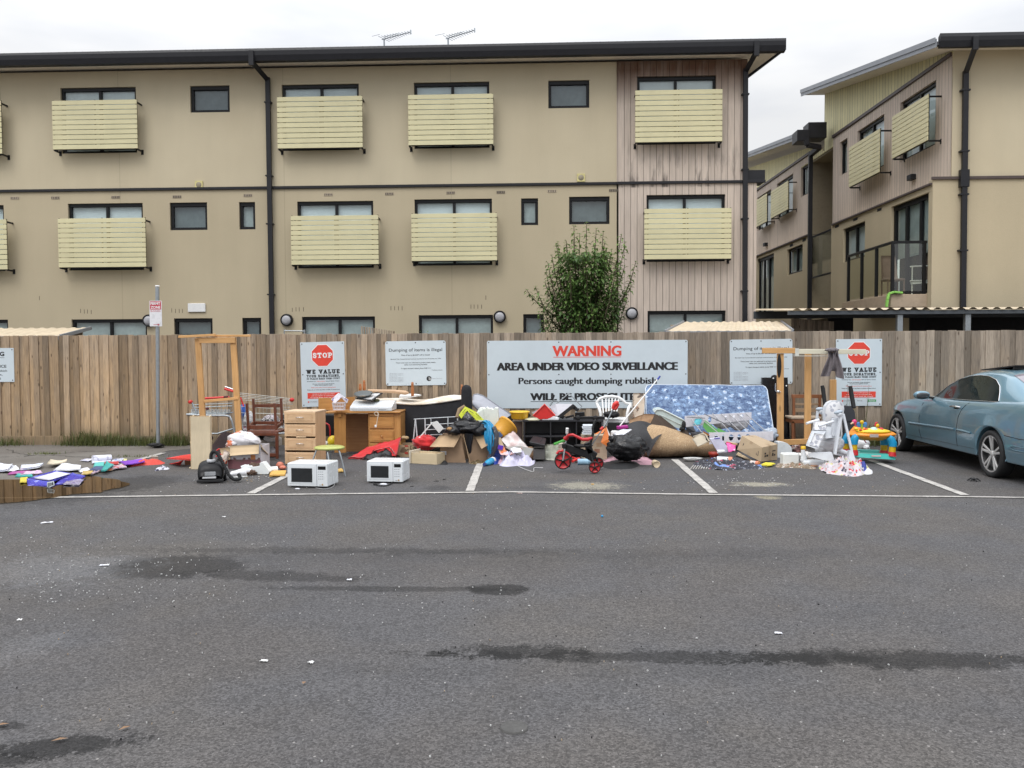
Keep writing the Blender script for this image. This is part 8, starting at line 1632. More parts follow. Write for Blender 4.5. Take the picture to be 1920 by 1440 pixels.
# umbrellas and tub
mb=MB(); mb.tube([at(1541.5,723,14.3),at(1543,729,14.3),at(1548,765,14.2),at(1549,800,14.1)],[.028,.034,.030,.02],10); solo('closed_umbrella',mb,M_blackm,'closed black umbrella leaning behind the high chair, left of the sign','umbrella',at(1549,812,14.1))
mb=MB(); mb.tube([at(1594,724,14.3),at(1595,730,14.3),at(1601,765,14.2)],[.030,.036,.034],10); solo('black_tube',mb,M_blackm,'black tube leaning over the right stop sign','tube',at(1601,768,14.2))
t=T('black_tub','dark grey plastic tub behind the high chair','tub',1592,800,Y=14.1); p=t.p; mb=MB(); mb.prism([p(1575,764),p(1582,761),p(1596,762),p(1603,772),p(1604,789),p(1582,789),p(1576,785)],(0,.25,0)); mb.prism([p(1580,789,.02),p(1603,789,.02),p(1600,815,.02),p(1583,815,.02)],(0,.2,0)); mb.build('tub_wall',pm('dark_slate_plastic',(.045,.047,.055),.6,.1),t.o)
# high chair
t=T('high_chair','white baby high chair with circle patterned padding','high chair',1560,870,Y=12.1); p=t.p; s_=t.s
M_hc=pm('highchair_plastic',(.66,.69,.73),.35,.04,dirt=.03); M_pad=pm('circle_print_pad',(.66,.66,.67),.6,.05,4,pats=[((.36,.37,.42),13,.34,'v'),((.66,.66,.67),13,.22,'v')])
mb=MB(); mb.bar(p(1581,776,-.16),p(1597,846,-.2),.03,.035,(0,1,0)); lg=mb.build('leg',M_hc,t.o); mb=MB(); mb.prism([p(1593,845,-.22),p(1599,845,-.22),p(1604.5,864,-.24),p(1591,864,-.24)],(0,.08,0)); mb.build('foot',M_hc,lg)
mb=MB(); mb.bar(p(1533,770,.2),p(1531,795,.2),.03,.04,(0,1,0)); mb.build('leg',M_hc,t.o)
mb=MB(); mb.bar(p(1576,780,-.18),p(1565,852,-.2),.03,.07,(0,1,0)); mb.build('leg',M_hc,t.o)
mb=MB(); mb.prism([p(1519,850,-.2),p(1560,848,-.22),p(1565,865,-.22),p(1545,863,-.22),p(1518,856,-.2)],(0,.08,0)); mb.build('foot_bar',M_hc,t.o)
mb=MB(); mb.tube([p(1567,841,.1),p(1575,845,.1),p(1585,849,.05),p(1593,852,.0)],[.03,.035,.035,.03],10); mb.prism([p(1566,850,.1),p(1592,853,.05),p(1590,858,.05),p(1567,853,.1)],(0,.06,0)); mb.build('cross_bar',M_hc,t.o)
for x_,y_,dy in ((1564,867,-.2),(1591,866,-.22)): mb=MB(); mb.lathe([(0,-.02),(.028,-.02),(.028,.02),(0,.02)],p(x_,y_,dy),12,Matrix.Rotation(math.pi/2,4,'Y')); mb.build('castor',M_hc,t.o)
back=[(1547,790),(1546,775),(1548,762),(1553,755),(1560,751.5),(1570,751),(1578,753),(1582,759),(1583,766),(1581,780),(1576,800),(1560,803)]
mb=MB(); mb.prism([p(x_,y_,-.02) for x_,y_ in back],(0,.10,0)); sh=mb.build('seat_back',M_hc,t.o)
mb=MB(); cx_=1564;cy_=778; bk=[(cx_+(x_-cx_)*.93,cy_+(y_-cy_)*.94) for x_,y_ in back]; rr=[]; 
rings=4;vs=[];K=len(bk)
for j in range(rings+1):
    f=j/rings
    for x_,y_ in bk: vs.append(p(cx_+(x_-cx_)*(1-f*.999),cy_+(y_-cy_)*(1-f*.999),-.025-.045*math.sin(f*1.57)))
mb.add(vs,[[j*K+k,j*K+(k+1)%K,(j+1)*K+(k+1)%K,(j+1)*K+k] for j in range(rings) for k in range(K)],True); mb.build('back_padding',M_pad,sh)
mb=MB(); mb.prism([p(1547,800,-.05),p(1576,800,-.05),p(1572,820,-.12),p(1548,822,-.12)],(0,.2,0)); mb.prism([p(1560,785,-.12),p(1578,782,-.1),p(1573,818,-.12),p(1561,818,-.14)],(0,.03,0)); mb.build('seat_shell',M_hc,t.o)
mb=MB(); mb.patch(p(1525,806,-.14),p(1549,806,-.12),p(1548,788,-.06),p(1527,790,-.06),6,6,.01,3,2,.04); mb.build('seat_padding',M_pad,t.o)
mb=MB(); mb.prism([p(1524,808,-.16),p(1549,808,-.14),p(1543,818,-.2),p(1535,840,-.24),p(1528,841,-.25),p(1513,836,-.25),p(1515,830,-.24)],(0,.05,0)); fr=mb.build('foot_rest',M_hc,t.o)
mb=MB(); mb.patch(p(1518,834,-.255),p(1534,838,-.255),p(1545,815,-.21),p(1527,812,-.18),5,5,.004,3,2,.012); mb.build('leg_padding',M_pad,fr)
for (x0,y0,x1,y1,dy) in ((1512,794,1536,787,.0),(1535,799,1563,790,-.22)): mb=MB(); mb.tube([p(x0,y0,dy-.05),p((x0+x1)/2,(y0+y1)/2,dy),p(x1,y1,dy)],[.017,.02,.018],10); mb.build('armrest',M_hc,t.o)
for x_,y_,dy in ((1538,767,.18),(1572,773,-.2)): mb=MB(); mb.blob(p(x_,y_,dy),(.062,.04,.028),3,.05,1,rot=(0,-.25 if x_>1550 else 0,0)); mb.build('tray_clip',pm('highchair_grey',(.36,.42,.48),.4,.06),t.o); mb=MB(); mb.blob(p(x_+1.5,y_+4,dy),(.035,.04,.04),5,.2); mb.build('hinge',M_hc,t.o)
mb=MB(); mb.tube([p(1577,790,-.1),p(1578,815,-.1),p(1572,835,-.1)],.012,6); mb.build('strap',M_white,t.o)
mb=MB(); mb.blob(at(1556,832,12.25),(.20,.14,.12),8,.3,2.5); mb.blob(at(1538,842,12.2),(.07,.06,.05),9,.3,4); solo('white_bag',mb,pm('white_bag_print',(.62,.62,.64),.5,.1,5,pats=[((.12,.12,.13),9,.66,'n')]),'white printed bag bundled under the high chair','bag',at(1556,848,12.25))
# activity table
t=T('activity_table','colourful baby activity table with striped legs and turquoise base','toy table',1632,862,Y=12.4); p=t.p; s_=t.s
mb=MB(); mb.prism([p(1590,856,-.16),p(1679,862,-.16),p(1677,857,-.16),p(1668,852,-.14),p(1606,850,-.14)],(0,.14,0)); mb.prism([p(1604,843,.25),p(1650,845,.25),p(1650,852,.2),p(1604,850,.2)],(0,.1,0)); mb.prism([p(1598,856,-.1),p(1606,850,-.1),p(1606,845,.3),p(1600,846,.3)],(.05,0,0)); mb.prism([p(1655,849,.28),p(1662,852,.28),p(1679,858,-.1),p(1668,858,-.1)],(0,0,-.03)); mb.build('base',pm('turquoise_plastic',(.06,.48,.42),.35,.05,dirt=.03),t.o)
mb=MB(); mb.box(p(1643,855,-.165),(.13,.004,.022),.002); mb.build('base_label',pm('pale_pink_label',(.6,.5,.48),.5),t.o)
tb=pm('toy_blue',(.01,.28,.52),.35,.05);ty=pm('toy_yellow',(.66,.42,.01),.35,.05);tr_=pm('toy_red',(.55,.025,.03),.35,.05);to=pm('toy_orange',(.80,.28,.02),.35,.06)
for (pa,pb,pc,dy) in (((1607,818),(1601,824),(1601,854),-.12),((1595,812),(1586,822),(1587,848),.2),((1666,820),(1674,828),(1672,856),-.12),((1656,818),(1658,825),(1657,850),.2)):
    w_=.058
    def L_(y0,y1,r0,r1,m_,nm,par,x=None):
        mb=MB(); xx=pb[0]; mb.tube([p(xx+(pc[0]-xx)*((y0-pb[1])/(pc[1]-pb[1])),y0,dy),p(xx+(pc[0]-xx)*((y1-pb[1])/(pc[1]-pb[1])),y1,dy)],[r0,r1],14); return mb.build(nm,m_,par)
    mb=MB(); mb.tube([p(*pa,dy),p((pa[0]+pb[0])/2,(pa[1]+pb[1])/2-1,dy),p(pb[0],pb[1]+3,dy),p(pb[0],pb[1]+9,dy)],[.04,.052,.056,.054],14); l_=mb.build('leg',tb,t.o)
    L_(pb[1]+9,pb[1]+14,.044,.046,ty,'yellow_ring',l_); L_(pb[1]+14,pb[1]+19,.047,.047,ty,'yellow_ring',l_); L_(pb[1]+19,pc[1]-1,.050,.062,tr_,'red_boot',l_)
mb=MB(); mb.lathe([(0,-.02),(.16,-.03),(.30,.02),(.345,.05),(.34,.06),(.30,.085),(.24,.10),(0,.10)],p(1634,821,.05),40,sy=.62); mb.tube([p(1594,813,.1),p(1604,806,.1),p(1620,805,.1)],[.03,.06,.05],12); mb.build('table_body',to,t.o)
mb=MB(); mb.lathe([(0,.0),(.235,.0),(.25,.012),(.22,.03),(.12,.055),(0,.06)],p(1637,810.5,-.0),36,sy=.62); mb.build('yellow_top',pm('toy_yellow2',(.80,.52,.02),.35,.05),t.o)
mb=MB(); mb.box(p(1639,817,-.205),(.12,.006,.045),.003); mb.build('front_label',pm('grey_label',(.42,.38,.35),.5,.1,14),t.o)
mb=MB(); c=p(1616,799,.1); mb.blob(p(1616,791.5,.05),(.028,.025,.028),1,.02); mb.build('butterfly_head',pm('toy_yellow',(.66,.42,.01)),t.o)
for sx in (-1,1): mb=MB(); mb.blob(p(1616+sx*5.5,797,.07),(.032,.012,.045),2,.05,1,rot=(0,sx*.3,0)); mb.build('butterfly_wing',pm('toy_blue2',(.05,.20,.52),.35),t.o)
mb=MB(); mb.tube([p(1616,794,.05),p(1616,805,.05)],.016,8); mb.build('butterfly_body',pm('toy_green',(.25,.42,.05),.4),t.o)
mb=MB(); mb.blob(p(1602,791,.0),(.032,.03,.035),4,.15); mb.tube([p(1603,795,0),p(1606,801,0)],.008,6); mb.build('pink_rattle',pm('toy_pink',(.62,.05,.18),.35),t.o); mb=MB(); mb.tube([p(1600,792,-.02),p(1595,795,-.02)],[.014,.01],8); mb.build('beak',pm('toy_cream',(.7,.5,.35),.4),t.o)
mb=MB(); mb.tube([p(1641,799,0),p(1642,793,0),p(1645,792,0)],.012,8); mb.build('red_loop',tr_,t.o); mb=MB(); mb.blob(p(1645,798,0),(.028,.028,.028),4,.02); mb.build('yellow_knob',ty,t.o)
mb=MB(); mb.blob(p(1652,804.5,-.05),(.032,.03,.022),4,.02); mb.build('red_button',tr_,t.o); mb=MB(); mb.lathe([(0,.045),(.03,.04),(.055,.015),(.06,0)],p(1638,806.5,-.05),20); mb.build('mint_dome',pm('toy_mint',(.45,.62,.52),.3,.1,12),t.o)
mb=MB(); mb.tube([p(1619,806,-.06),p(1623,804,-.06),p(1627,805,-.06)],.012,8); mb.blob(p(1614,806,-.06),(.02,.02,.014),3,.2); mb.build('red_slider',tr_,t.o); mb=MB(); mb.blob(p(1605,804,-.05),(.03,.03,.024),4,.1); mb.build('yellow_bear',pm('toy_yellow2',(.8,.52,.02)),t.o)
mb=MB(); mb.tube([p(1620,825,-.0),p(1624,830,0)],.008,6); mb.build('red_tag',tr_,t.o)
mb=MB(); mb.blob(at(1611,832,13.2),(.15,.12,.11),5,.2,2.5); mb.blob(at(1624,839,13.1),(.05,.05,.04),7,.3); mb.blob(at(1575,838,13.1),(.14,.1,.11),6,.2,3); solo('white_rubbish_bag',mb,M_wbag,'tied white rubbish bag on the ground behind the activity table','bag',at(1611,845,13.1))
# patterned cloth
heap_px('patterned_cloth','crumpled white cloth with red and green print on the asphalt','cloth',[(1533,873),(1545,886),(1565,890),(1590,893),(1608,893),(1622,889),(1632,882),(1622,871),(1600,866),(1575,869),(1550,871)],.085,pm('fruit_print_cloth',(.54,.50,.53),.85,.10,6,pats=[((.55,.04,.05),9,.60,'n'),((.50,.52,.20),7,.61,'n'),((.04,.04,.07),13,.64,'n'),((.62,.30,.25),11,.63,'n')]),15,.8,10,1.1,16)
heap_px('baseball_hat','small navy blue cap at the right end of the patterned cloth','cap',[(1610,877),(1620,886),(1627,884),(1622,873),(1614,871)],.09,pm('navy_cloth',(.03,.05,.28),.7,.1),16,.3,8,.3)
heap_px('white_sock','balled white sock beside the patterned cloth','sock',[(1621,889),(1634,889),(1636,884),(1628,881),(1620,884)],.04,M_wbag,17,.3,9,.3)
mb=MB()
c=gp(1826,902)
for k in range(7): a=k*.9+.2; mb.tube([c+V((0,0,.02)),c+V((math.cos(a)*.04,math.sin(a)*.04,.03)),c+V((math.cos(a)*.075,math.sin(a)*.075,.006))],[.012,.01,.006],6)
solo('toy_spider',mb,M_blackm,'small black spidery piece on the asphalt behind the car wheel','scrap',c)

# ================================================================= car
XC_=6.41; CAR=empty('parked_car','pale blue two door coupe parked facing the fence','car',(XC_,12.4,0))
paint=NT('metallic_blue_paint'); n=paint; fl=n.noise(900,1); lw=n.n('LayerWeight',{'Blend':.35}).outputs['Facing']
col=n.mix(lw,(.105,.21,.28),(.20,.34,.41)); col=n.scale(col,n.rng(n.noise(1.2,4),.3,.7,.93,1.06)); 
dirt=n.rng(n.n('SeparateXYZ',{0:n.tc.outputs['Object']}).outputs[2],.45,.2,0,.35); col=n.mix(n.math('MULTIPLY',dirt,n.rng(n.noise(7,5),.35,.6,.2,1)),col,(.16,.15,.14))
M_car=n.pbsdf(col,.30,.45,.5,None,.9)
YF_,YR_=13.86,10.96; AR=.352
plan=[(14.60,.02),(14.59,.28),(14.54,.46),(14.45,.61),(14.32,.72),(14.18,.79),(14.0,.835),(13.8,.86),(13.4,.872),(12.6,.88),(11.5,.88),(10.9,.88),(10.5,.87),(10.1,.85),(9.8,.81),(9.62,.74),(9.52,.62),(9.46,.40),(9.45,.02)]
topz=[(14.60,.60),(14.5,.66),(14.3,.715),(14.1,.755),(13.7,.82),(13.2,.88),(12.8,.905),(12.3,.905),(11.6,.925),(10.9,.95),(10.4,.965),(10.0,.955),(9.7,.93),(9.5,.87),(9.45,.8)]
rail=[(12.98,.91),(12.75,1.02),(12.5,1.14),(12.2,1.24),(11.8,1.305),(11.5,1.32),(11.2,1.31),(10.95,1.265),(10.7,1.18),(10.4,1.04),(10.25,.975)]
def itp(tab,y):
    if y>=tab[0][0]: return tab[0][1]
    for (a,va),(b,vb) in zip(tab,tab[1:]):
        if b<=y<=a: return va+(vb-va)*(a-y)/(a-b)
    return tab[-1][1]
def smth(tab,y,h=.06): return (itp(tab,y-h)+2*itp(tab,y)+itp(tab,y+h))/4
def zbot(y):
    b=.235 if y<14.1 and y>10.4 else .235
    for c in (YF_,YR_):
        if abs(y-c)<AR: b=max(b,.29+math.sqrt(AR*AR-(y-c)**2))
    return b
def prof(y):
    hw=smth(plan,y,.03); zt=smth(topz,y,.08); zb=zbot(y); k=max(0,min(1,(hw-.1)/.5)); out=[(hw-.22*k,zb),(hw-.03*k,zb+.0)]
    zm=.655
    for t_,dx in ((.03,.012),(.2,.008),(.5,.002),(.8,-.0),(1,.004)): out.append((hw-dx-(.02 if t_<.3 and zb<.3 else 0)*(1-t_/.3 if t_<.3 else 0),zb+(zm-zb)*t_))
    zt2=max(zt,zm+.03); out.append((hw-.018,zm+(zt2-zm)*.45)); out.append((hw-.045*k-.0,zm+(zt2-zm)*.82)); out.append((hw-.085*k,zt2)); out.append((hw*.72,zt2+.028*k)); out.append((hw*.35,zt2+.042*k)); out.append((0,zt2+.045*k)); return out
Ys=sorted(set([14.60-.03*i for i in range(6)]+[14.4,14.32,14.25]+[YF_+AR*math.cos(a*math.pi/22) for a in range(23)]+[YF_+AR+.004,YF_-AR-.004,YR_+AR+.004,YR_-AR-.004]+[YR_+AR*math.cos(a*math.pi/22) for a in range(23)]+[13.3-.12*i for i in range(17)]+[10.5,10.4,10.3,10.2,10.1,10,9.9,9.8,9.7,9.62,9.55,9.5,9.47,9.45]),reverse=True)
mb=MB(); P_=[prof(y) for y in Ys]; K=len(P_[0]); vs=[]
for y,pr_ in zip(Ys,P_):
    for x_,z in pr_: vs.append((XC_-x_,y,z))
    for x_,z in pr_[-2::-1]: vs.append((XC_+x_,y,z))
K2=2*K-1
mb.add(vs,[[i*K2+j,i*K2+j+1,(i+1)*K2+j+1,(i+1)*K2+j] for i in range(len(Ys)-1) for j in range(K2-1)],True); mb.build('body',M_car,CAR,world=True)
def bodyx(y,z):
    pr_=prof(y)[1:]
    for (x0,z0),(x1,z1) in zip(pr_,pr_[1:]):
        if z0<=z<=z1 and z1>z0: return x0+(x1-x0)*(z-z0)/(z1-z0)
    return pr_[3][0]
def S3(y,z,off=.004): return V((XC_-bodyx(y,z)-off,y,z))
# cabin
RY=[12.98-.0546*i for i in range(51)]
def cab(y):
    zr=smth(rail,y,.06); zb=smth(topz,y,.08)-.01; f=max(.02,min(1,(zr-zb)/.36)); sh=.10*(1-f)
    return [(.80-sh,zb),(.80-sh-.155*f,max(zb+.003,zr-.035)),(.58-sh*.6,max(zb+.006,zr-.008)),(.42-sh*.3,max(zb+.01,zr+.02)),(.2,zr+.038),(0,zr+.045)]
mb=MB(); vs=[]
for y in RY:
    c=cab(y)
    for x_,z in c: vs.append((XC_-x_,y,z))
    for x_,z in c[-2::-1]: vs.append((XC_+x_,y,z))
mb.add(vs,[[i*11+j,i*11+j+1,(i+1)*11+j+1,(i+1)*11+j] for i in range(len(RY)-1) for j in range(10)],True); mb.build('cabin',M_car,CAR,world=True)
def cx(y,z,off=.004):
    c=cab(y); (x0,z0),(x1,z1)=c[0],c[1]; f=(z-z0)/max(.01,z1-z0); return V((XC_-(x0+(x1-x0)*f)-off,y,z))
wt_=[(12.9,.90),(12.75,.965),(12.5,1.085),(12.2,1.19),(11.9,1.238),(11.65,1.255),(11.4,1.250),(11.2,1.21),(11.05,1.13),(10.97,1.03),(10.93,.955)]
M_tint=pm('tinted_glass',(.018,.024,.024),.06,.3,3,dirt=0,spec=.12); 
def wb(y): return .905+(12.9-y)*.024
for (ya,yb) in ((12.9,11.605),(11.60,10.93)):
    mb=MB(); n_=24; vs=[]
    for i in range(n_+1):
        y=ya+(yb-ya)*i/n_; a=wb(y); b=max(a+.001,itp(wt_,y))
        for j in range(4): vs.append(cx(y,a+(b-a)*j/3,.005))
    mb.add(vs,[[i*4+j,i*4+j+1,(i+1)*4+j+1,(i+1)*4+j] for i in range(n_) for j in range(3)],True); mb.build('side_window',M_tint,CAR,world=True)
mb=MB(); mb.tube([cx(y,itp(wt_,y)+.006,.006) for y in [12.9-.0657*i for i in range(31)]],.006,6); mb.tube([cx(12.9-.0657*i,wb(12.9-.0657*i)-.004,.006) for i in range(31)],.005,6); mb.build('window_trim',M_chrome,CAR,world=True)
def ctop(y,x):
    c=cab(y)
    for (x1,z1),(x0,z0) in zip(c[1:],c[2:]):
        if x0<=x<=x1: return z0+(z1-z0)*(x-x0)/(x1-x0)
    return c[-1][1]
mb=MB(); vs=[];n_=14
for i in range(n_+1):
    y=11.02+(10.36-11.02)*i/n_
    for j in range(13): x_=(-.56+1.12*j/12)*(1+.05*i/n_); vs.append((XC_+x_,y,ctop(y,abs(x_))+.005))
mb.add(vs,[[i*13+j,i*13+j+1,(i+1)*13+j+1,(i+1)*13+j] for i in range(n_) for j in range(12)],True); mb.build('rear_window',pm('rear_glass',(.20,.18,.21),.08,.1,3,dirt=0,spec=.9),CAR,world=True)
mb=MB(); vs=[];n_=10
for i in range(n_+1):
    y=12.9+(12.35-12.9)*i/n_
    for j in range(13): x_=(-.58+1.16*j/12); vs.append((XC_+x_,y,ctop(y,abs(x_))+.005))
mb.add(vs,[[i*13+j,i*13+j+1,(i+1)*13+j+1,(i+1)*13+j] for i in range(n_) for j in range(12)],True); mb.build('windscreen',M_tint,CAR,world=True)
mb=MB(); mb.prism([(XC_-.42,12.10,1.315),(XC_+.42,12.10,1.315),(XC_+.42,11.25,1.385),(XC_-.42,11.25,1.385)],(0,0,.016)); mb.bb(XC_-.4,XC_+.4,11.3,11.34,1.34,1.38); mb.build('sunroof',M_blackpl,CAR,world=True)
# underside, wells
mb=MB(); mb.bb(XC_-.60,XC_+.60,9.7,14.3,.16,.62,.02); mb.bb(XC_-.76,XC_+.76,YR_+AR+.05,YF_-AR-.05,.2,.3,.01)
mb.build('underbody',pm('underbody_black',(.008,.008,.008),.9),CAR,world=True)
# seams
def seam(nm,pts,r=.0045,m_=M_dark,off=.001): mb=MB(); mb.tube([S3(y,z,off) for y,z in pts],r,5); return mb.build(nm,m_,CAR,world=True)
seam('door_gap',[(11.60,.90),(11.66,.86),(11.73,.80),(11.79,.70),(11.82,.55),(11.83,.40),(11.82,.30)]); seam('door_gap',[(12.86,.88),(12.95,.80),(13.0,.6),(13.0,.4),(12.95,.29)])
seam('bumper_gap',[(10.62,.56),(10.3,.545),(10.0,.55),(9.8,.575)])
seam('side_moulding',[(13.36,.487),(12.9,.50),(12.3,.515),(11.87,.523)],.017,M_car,.004); seam('side_moulding',[(11.79,.523),(11.6,.52),(11.42,.512)],.017,M_car,.004)
seam('sill_crease',[(13.42,.30),(12.8,.305),(12.0,.31),(11.36,.315)],.003,pm('seam_shade',(.04,.06,.07),.5))
mb=MB(); mb.tube([S3(9.95,.42,.01),S3(10.1,.45,.01),S3(10.4,.455,.01),S3(10.5,.43,.01),S3(10.4,.405,.01),S3(10.1,.40,.01)],.006,6,closed=True); mb.build('bumper_insert',M_car,CAR,world=True)
mb=MB(); a_=S3(12.02,.818,.012);b_=S3(11.76,.828,.012); mb.tube([a_,a_.lerp(b_,.15)+V((-.03,0,.008)),a_.lerp(b_,.85)+V((-.03,0,.008)),b_],[.008,.012,.012,.008],8); hd=mb.build('door_handle',M_chrome,CAR,world=True); mb=MB(); mb.blob(a_.lerp(b_,.5)+V((.012,0,-.012)),(.012,.09,.02),3,.05,1,rot=(0,0,0)); mb.build('handle_recess',M_dark,hd,world=True)
mb=MB(); c=V((XC_-.97,12.70,.945)); mb.blob(c,(.115,.055,.062),3,.04,1,24,16,pw=.85); mr_=mb.build('mirror',M_car,CAR,world=True); mb=MB(); mb.blob(c+V((.0,-.035,-.005)),(.090,.028,.046),3,.02,1,20,12,pw=.8); mb.build('mirror_glass',pm('mirror_dark',(.05,.055,.06),.1),mr_,world=True); mb=MB(); mb.bar(c+V((.09,0,-.03)),c+V((.2,0.02,-.05)),.05,.03,(0,0,1),.008); mb.build('mirror_arm',M_blackm,mr_,world=True)
mb=MB(); q=[];
for i in range(8): y=14.36-.04*i; q+= [S3(y,.60,.004),S3(y,.605+.055*math.sin((i+1)/9*3.14)**.6,.004)]
mb.add(q,[[2*i,2*i+2,2*i+3,2*i+1] for i in range(7)],True); mb.build('headlight',pm('lens_pinkish',(.42,.32,.36),.1,.2,10),CAR,world=True)
mb=MB(); q=[]
for i in range(8): y=10.02-.06*i; q+= [S3(y,.62,.005),S3(y,.64+.11*math.sin((i+.6)/7*2.2)**.7 if i else .65,.005)]
mb.add(q,[[2*i,2*i+2,2*i+3,2*i+1] for i in range(7)],True); mb.build('tail_light',pm('lens_red',(.25,.005,.03),.1),CAR,world=True)
# arch lips
for c in (YF_,YR_):
    mb=MB(); mb.tube([V((XC_-prof(c+(AR+.002)*math.cos(a*math.pi/24))[2][0]+.006,c+(AR+.002)*math.cos(a*math.pi/24),.29+(AR+.002)*math.sin(a*math.pi/24))) for a in range(-1,26)],.007,6); mb.build('arch_lip',M_car,CAR,world=True)
def carwheel(y,side):
    x=XC_+side*.80; Mx=Matrix.Rotation(side*math.pi/2,4,'Y'); c=V((x,y,.295)); mb=MB()
    mb.lathe([(.232,.06),(.245,.072),(.28,.07),(.294,.055),(.297,.02),(.297,-.08),(.28,-.11),(.2,-.12)],c,44,Mx); w_=mb.build('wheel',pm('tyre_rubber',(.014,.014,.015),.75,.2),CAR,world=True)
    mb=MB(); mb.lathe([(.234,.055),(.228,.062),(.214,.054)],c,44,Mx); mb.mi=1; mb.lathe([(.214,.0535),(.205,.0),(.2,-.03),(.0,-.04)],c,44,Mx); mb.build('rim',[pm('alloy_silver',(.44,.43,.43),.4,.08,metal=.4,dirt=.1),pm('barrel_dark',(.03,.03,.03),.5)],w_,world=True)  # inner barrel of the rim coloured near black behind the spokes
    for k in range(5):
        for dk in (-.16,.16):
            a=k*2*math.pi/5+math.pi/2+dk; u=V((0,math.cos(a),math.sin(a))); u0=V((0,math.cos(a-dk*.3),math.sin(a-dk*.3))); mb=MB() if dk<0 else mb
            mb.bar(c+u0*.04+V((side*.035,0,0)),c+u*.222+V((side*.052,0,0)),.03,.019,V((side,0,0)),.004)
        mb.build('spoke',pm('alloy_bright',(.50,.49,.48),.4,.08,metal=.35,dirt=.08),w_,world=True)
    mb=MB(); mb.lathe([(0,.055),(.03,.052),(.045,.04),(.05,.02)],c,20,Mx)
    for k in range(5): a=k*2*math.pi/5+math.pi/2+.63; mb.lathe([(0,.046),(.008,.044),(.009,.03)],c+V((0,math.cos(a)*.035,math.sin(a)*.035)),8,Mx)
    mb.build('hub_cap',pm('alloy_bright',(.52,.51,.5)),w_,world=True)
for y in (YF_,YR_):
    for sd_ in (-1,1): carwheel(y,sd_)

# ---------------------------------------------------------------- small litter on the asphalt
mb=MB(); rnd=random.Random(31)
def chip(x,y,s_,m_i=0):
    q=gp(x,y); mb.mi=m_i; a=rnd.uniform(0,3.14); mb.box(q+V((0,0,.006)),(s_*rnd.uniform(.6,1.6),s_*rnd.uniform(.4,1),.008),.002,(rnd.uniform(-.3,.3),rnd.uniform(-.3,.3),a))
for _ in range(200): chip(abs(rnd.gauss(0,1))*230+rnd.uniform(-30,60),rnd.gauss(1075,45),rnd.uniform(.003,.010))
for _ in range(130): chip(rnd.uniform(0,1000),rnd.uniform(940,1160),rnd.uniform(.003,.008))
for _ in range(110): chip(rnd.uniform(300,1700),rnd.uniform(885,930),rnd.uniform(.005,.014),rnd.choice((0,0,1)))
for _ in range(60): chip(rnd.gauss(1400,50),rnd.gauss(902,8),rnd.uniform(.006,.016))
for _ in range(60): chip(rnd.gauss(450,30),rnd.gauss(897,5),rnd.uniform(.006,.016),rnd.choice((0,1)))
for _ in range(90): chip(rnd.uniform(700,1900),rnd.uniform(940,1300),rnd.uniform(.003,.009),rnd.choice((0,0,2)))
for _ in range(120): chip(rnd.uniform(0,1900),rnd.uniform(950,1430),rnd.uniform(.003,.006),rnd.choice((0,1,2)))
tag(mb.build('paper_grit',[pm('grit_white',(.46,.46,.45),.8,.1),pm('grit_tan',(.35,.27,.18),.8,.2),M_blackm]),kind='stuff')
def scrap(label,x,y,l,w_,col,rz=0,nm='paper_scrap'):
    l*=.72; w_*=.8; mb=MB(); q=gp(x,y); u=V((math.cos(rz),math.sin(rz),0))*l/2; v=V((-math.sin(rz),math.cos(rz),0))*w_/2; mb.patch(q-u-v+V((0,0,.01)),q+u-v+V((0,0,.01)),q+u*.9+v+V((0,0,.012)),q-u*.8+v+V((0,0,.01)),6,4,.006,rnd.random()*9,3,.003,nrm=(0,0,1)); mn=min(a[2] for a in mb.v); mb.v=[(a,b,c-mn+.003) for a,b,c in mb.v]
    solo(nm,mb,col,label,'scrap',q)
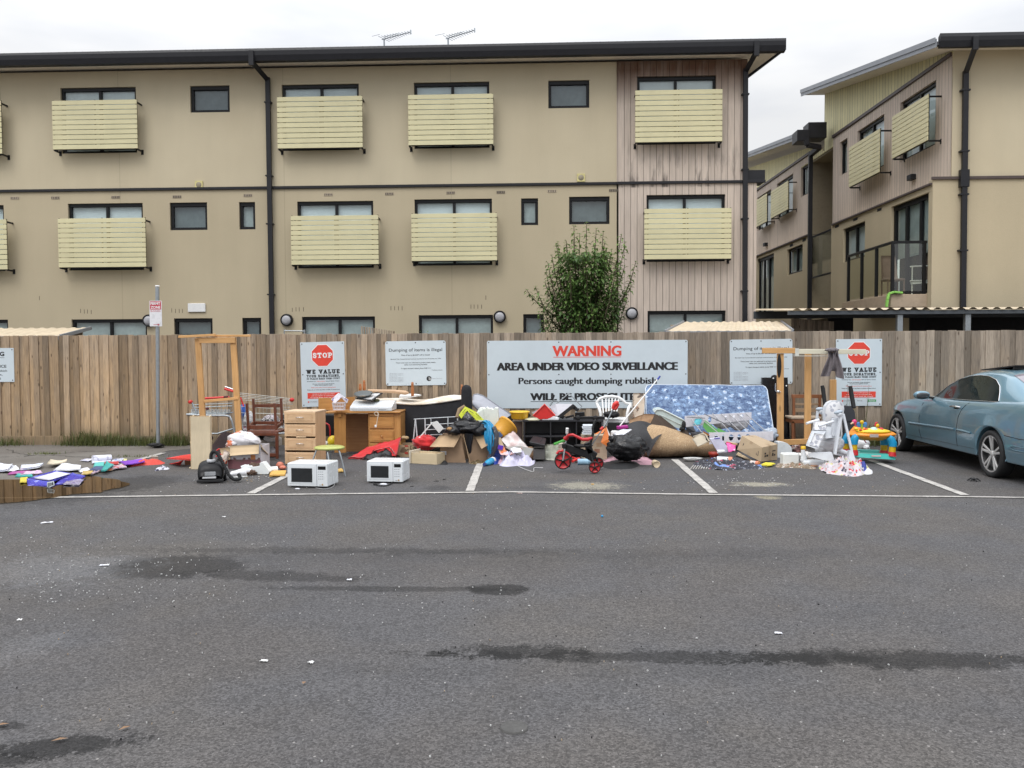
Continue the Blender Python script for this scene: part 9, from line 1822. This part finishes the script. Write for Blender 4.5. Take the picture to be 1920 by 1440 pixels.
scrap('long curled white strip of paper on the asphalt left of the dark stain',88,981,.15,.03,M_paper,.5); scrap('white flattened scrap at the left tip of the dark oil stain',196,1061,.10,.03,M_paper,.1)
scrap('small white crumb near the two stains, upper one',655,1089,.05,.03,M_paper); scrap('white scrap in the foreground, left of its neighbour',495,1241,.06,.025,M_white,0); scrap('white scrap in the foreground, right one of the two',583,1244,.045,.025,M_white,-.3)
scrap('white scrap alone on the right side of the car park',1459,1189,.06,.03,M_paper,0); scrap('white scrap near the first microwave in the lane',420,970,.05,.025,M_white,0); scrap('white butt close to the left edge of the car park',37,1164,.04,.018,M_white,.2)
leafm=pm('dead_leaf',(.24,.14,.075),.75,.3,20)
for lab,x,y,l,rz in (('orange dry leaf in the bottom left foreground, rightmost one',235,1369,.06,1.0),('dry leaf on the bottom left oil stain',113,1391,.07,.6),('dry leaf at the lower left edge of the photo',5,1363,.06,.6),('small brown leaf left of centre in the foreground',570,1284,.035,1.6)):
    mb=MB(); q=gp(x,y); dd=V((math.cos(rz),math.sin(rz),0)); leaf(mb,q-dd*l/2+V((0,0,.012)),dd,l,.022,.05); solo('dry_leaf',mb,leafm,lab,'leaf',q)
mb=MB(); mb.lathe([(0,.006),(.052,.006),(.058,.010),(.060,.0)],gp(964,1366),28); solo('pipe_cap',mb,pm('asphalt_disc',(.075,.073,.070),.9,.2,60,bump=.4),'flat grey disc set in the asphalt, bottom centre','cap',gp(964,1366))
mb=MB(); mb.blob(gp(1129,970)+V((0,0,.012)),(.012,.012,.012),3,.02); solo('blue_bead',mb,pm('bead_blue',(.02,.25,.5),.3),'tiny blue bead on the asphalt','bead',gp(1129,970))
scrap('pinkish torn wrapper just below the white line',974,926,.09,.03,pm('pink_wrap',(.55,.42,.38),.6)); scrap('small orange wrapper above the white line',1111,909,.05,.03,pm('orange_wrap',(.6,.33,.05),.5)); scrap('black strip on the asphalt right of the second microwave',772,913,.06,.025,M_blackm); scrap('thin black strip near the stall line, right of the second microwave',818,903,.09,.02,M_blackm,.1); scrap('thin black strip further right of the second microwave',833,900,.06,.02,M_blackm,0)
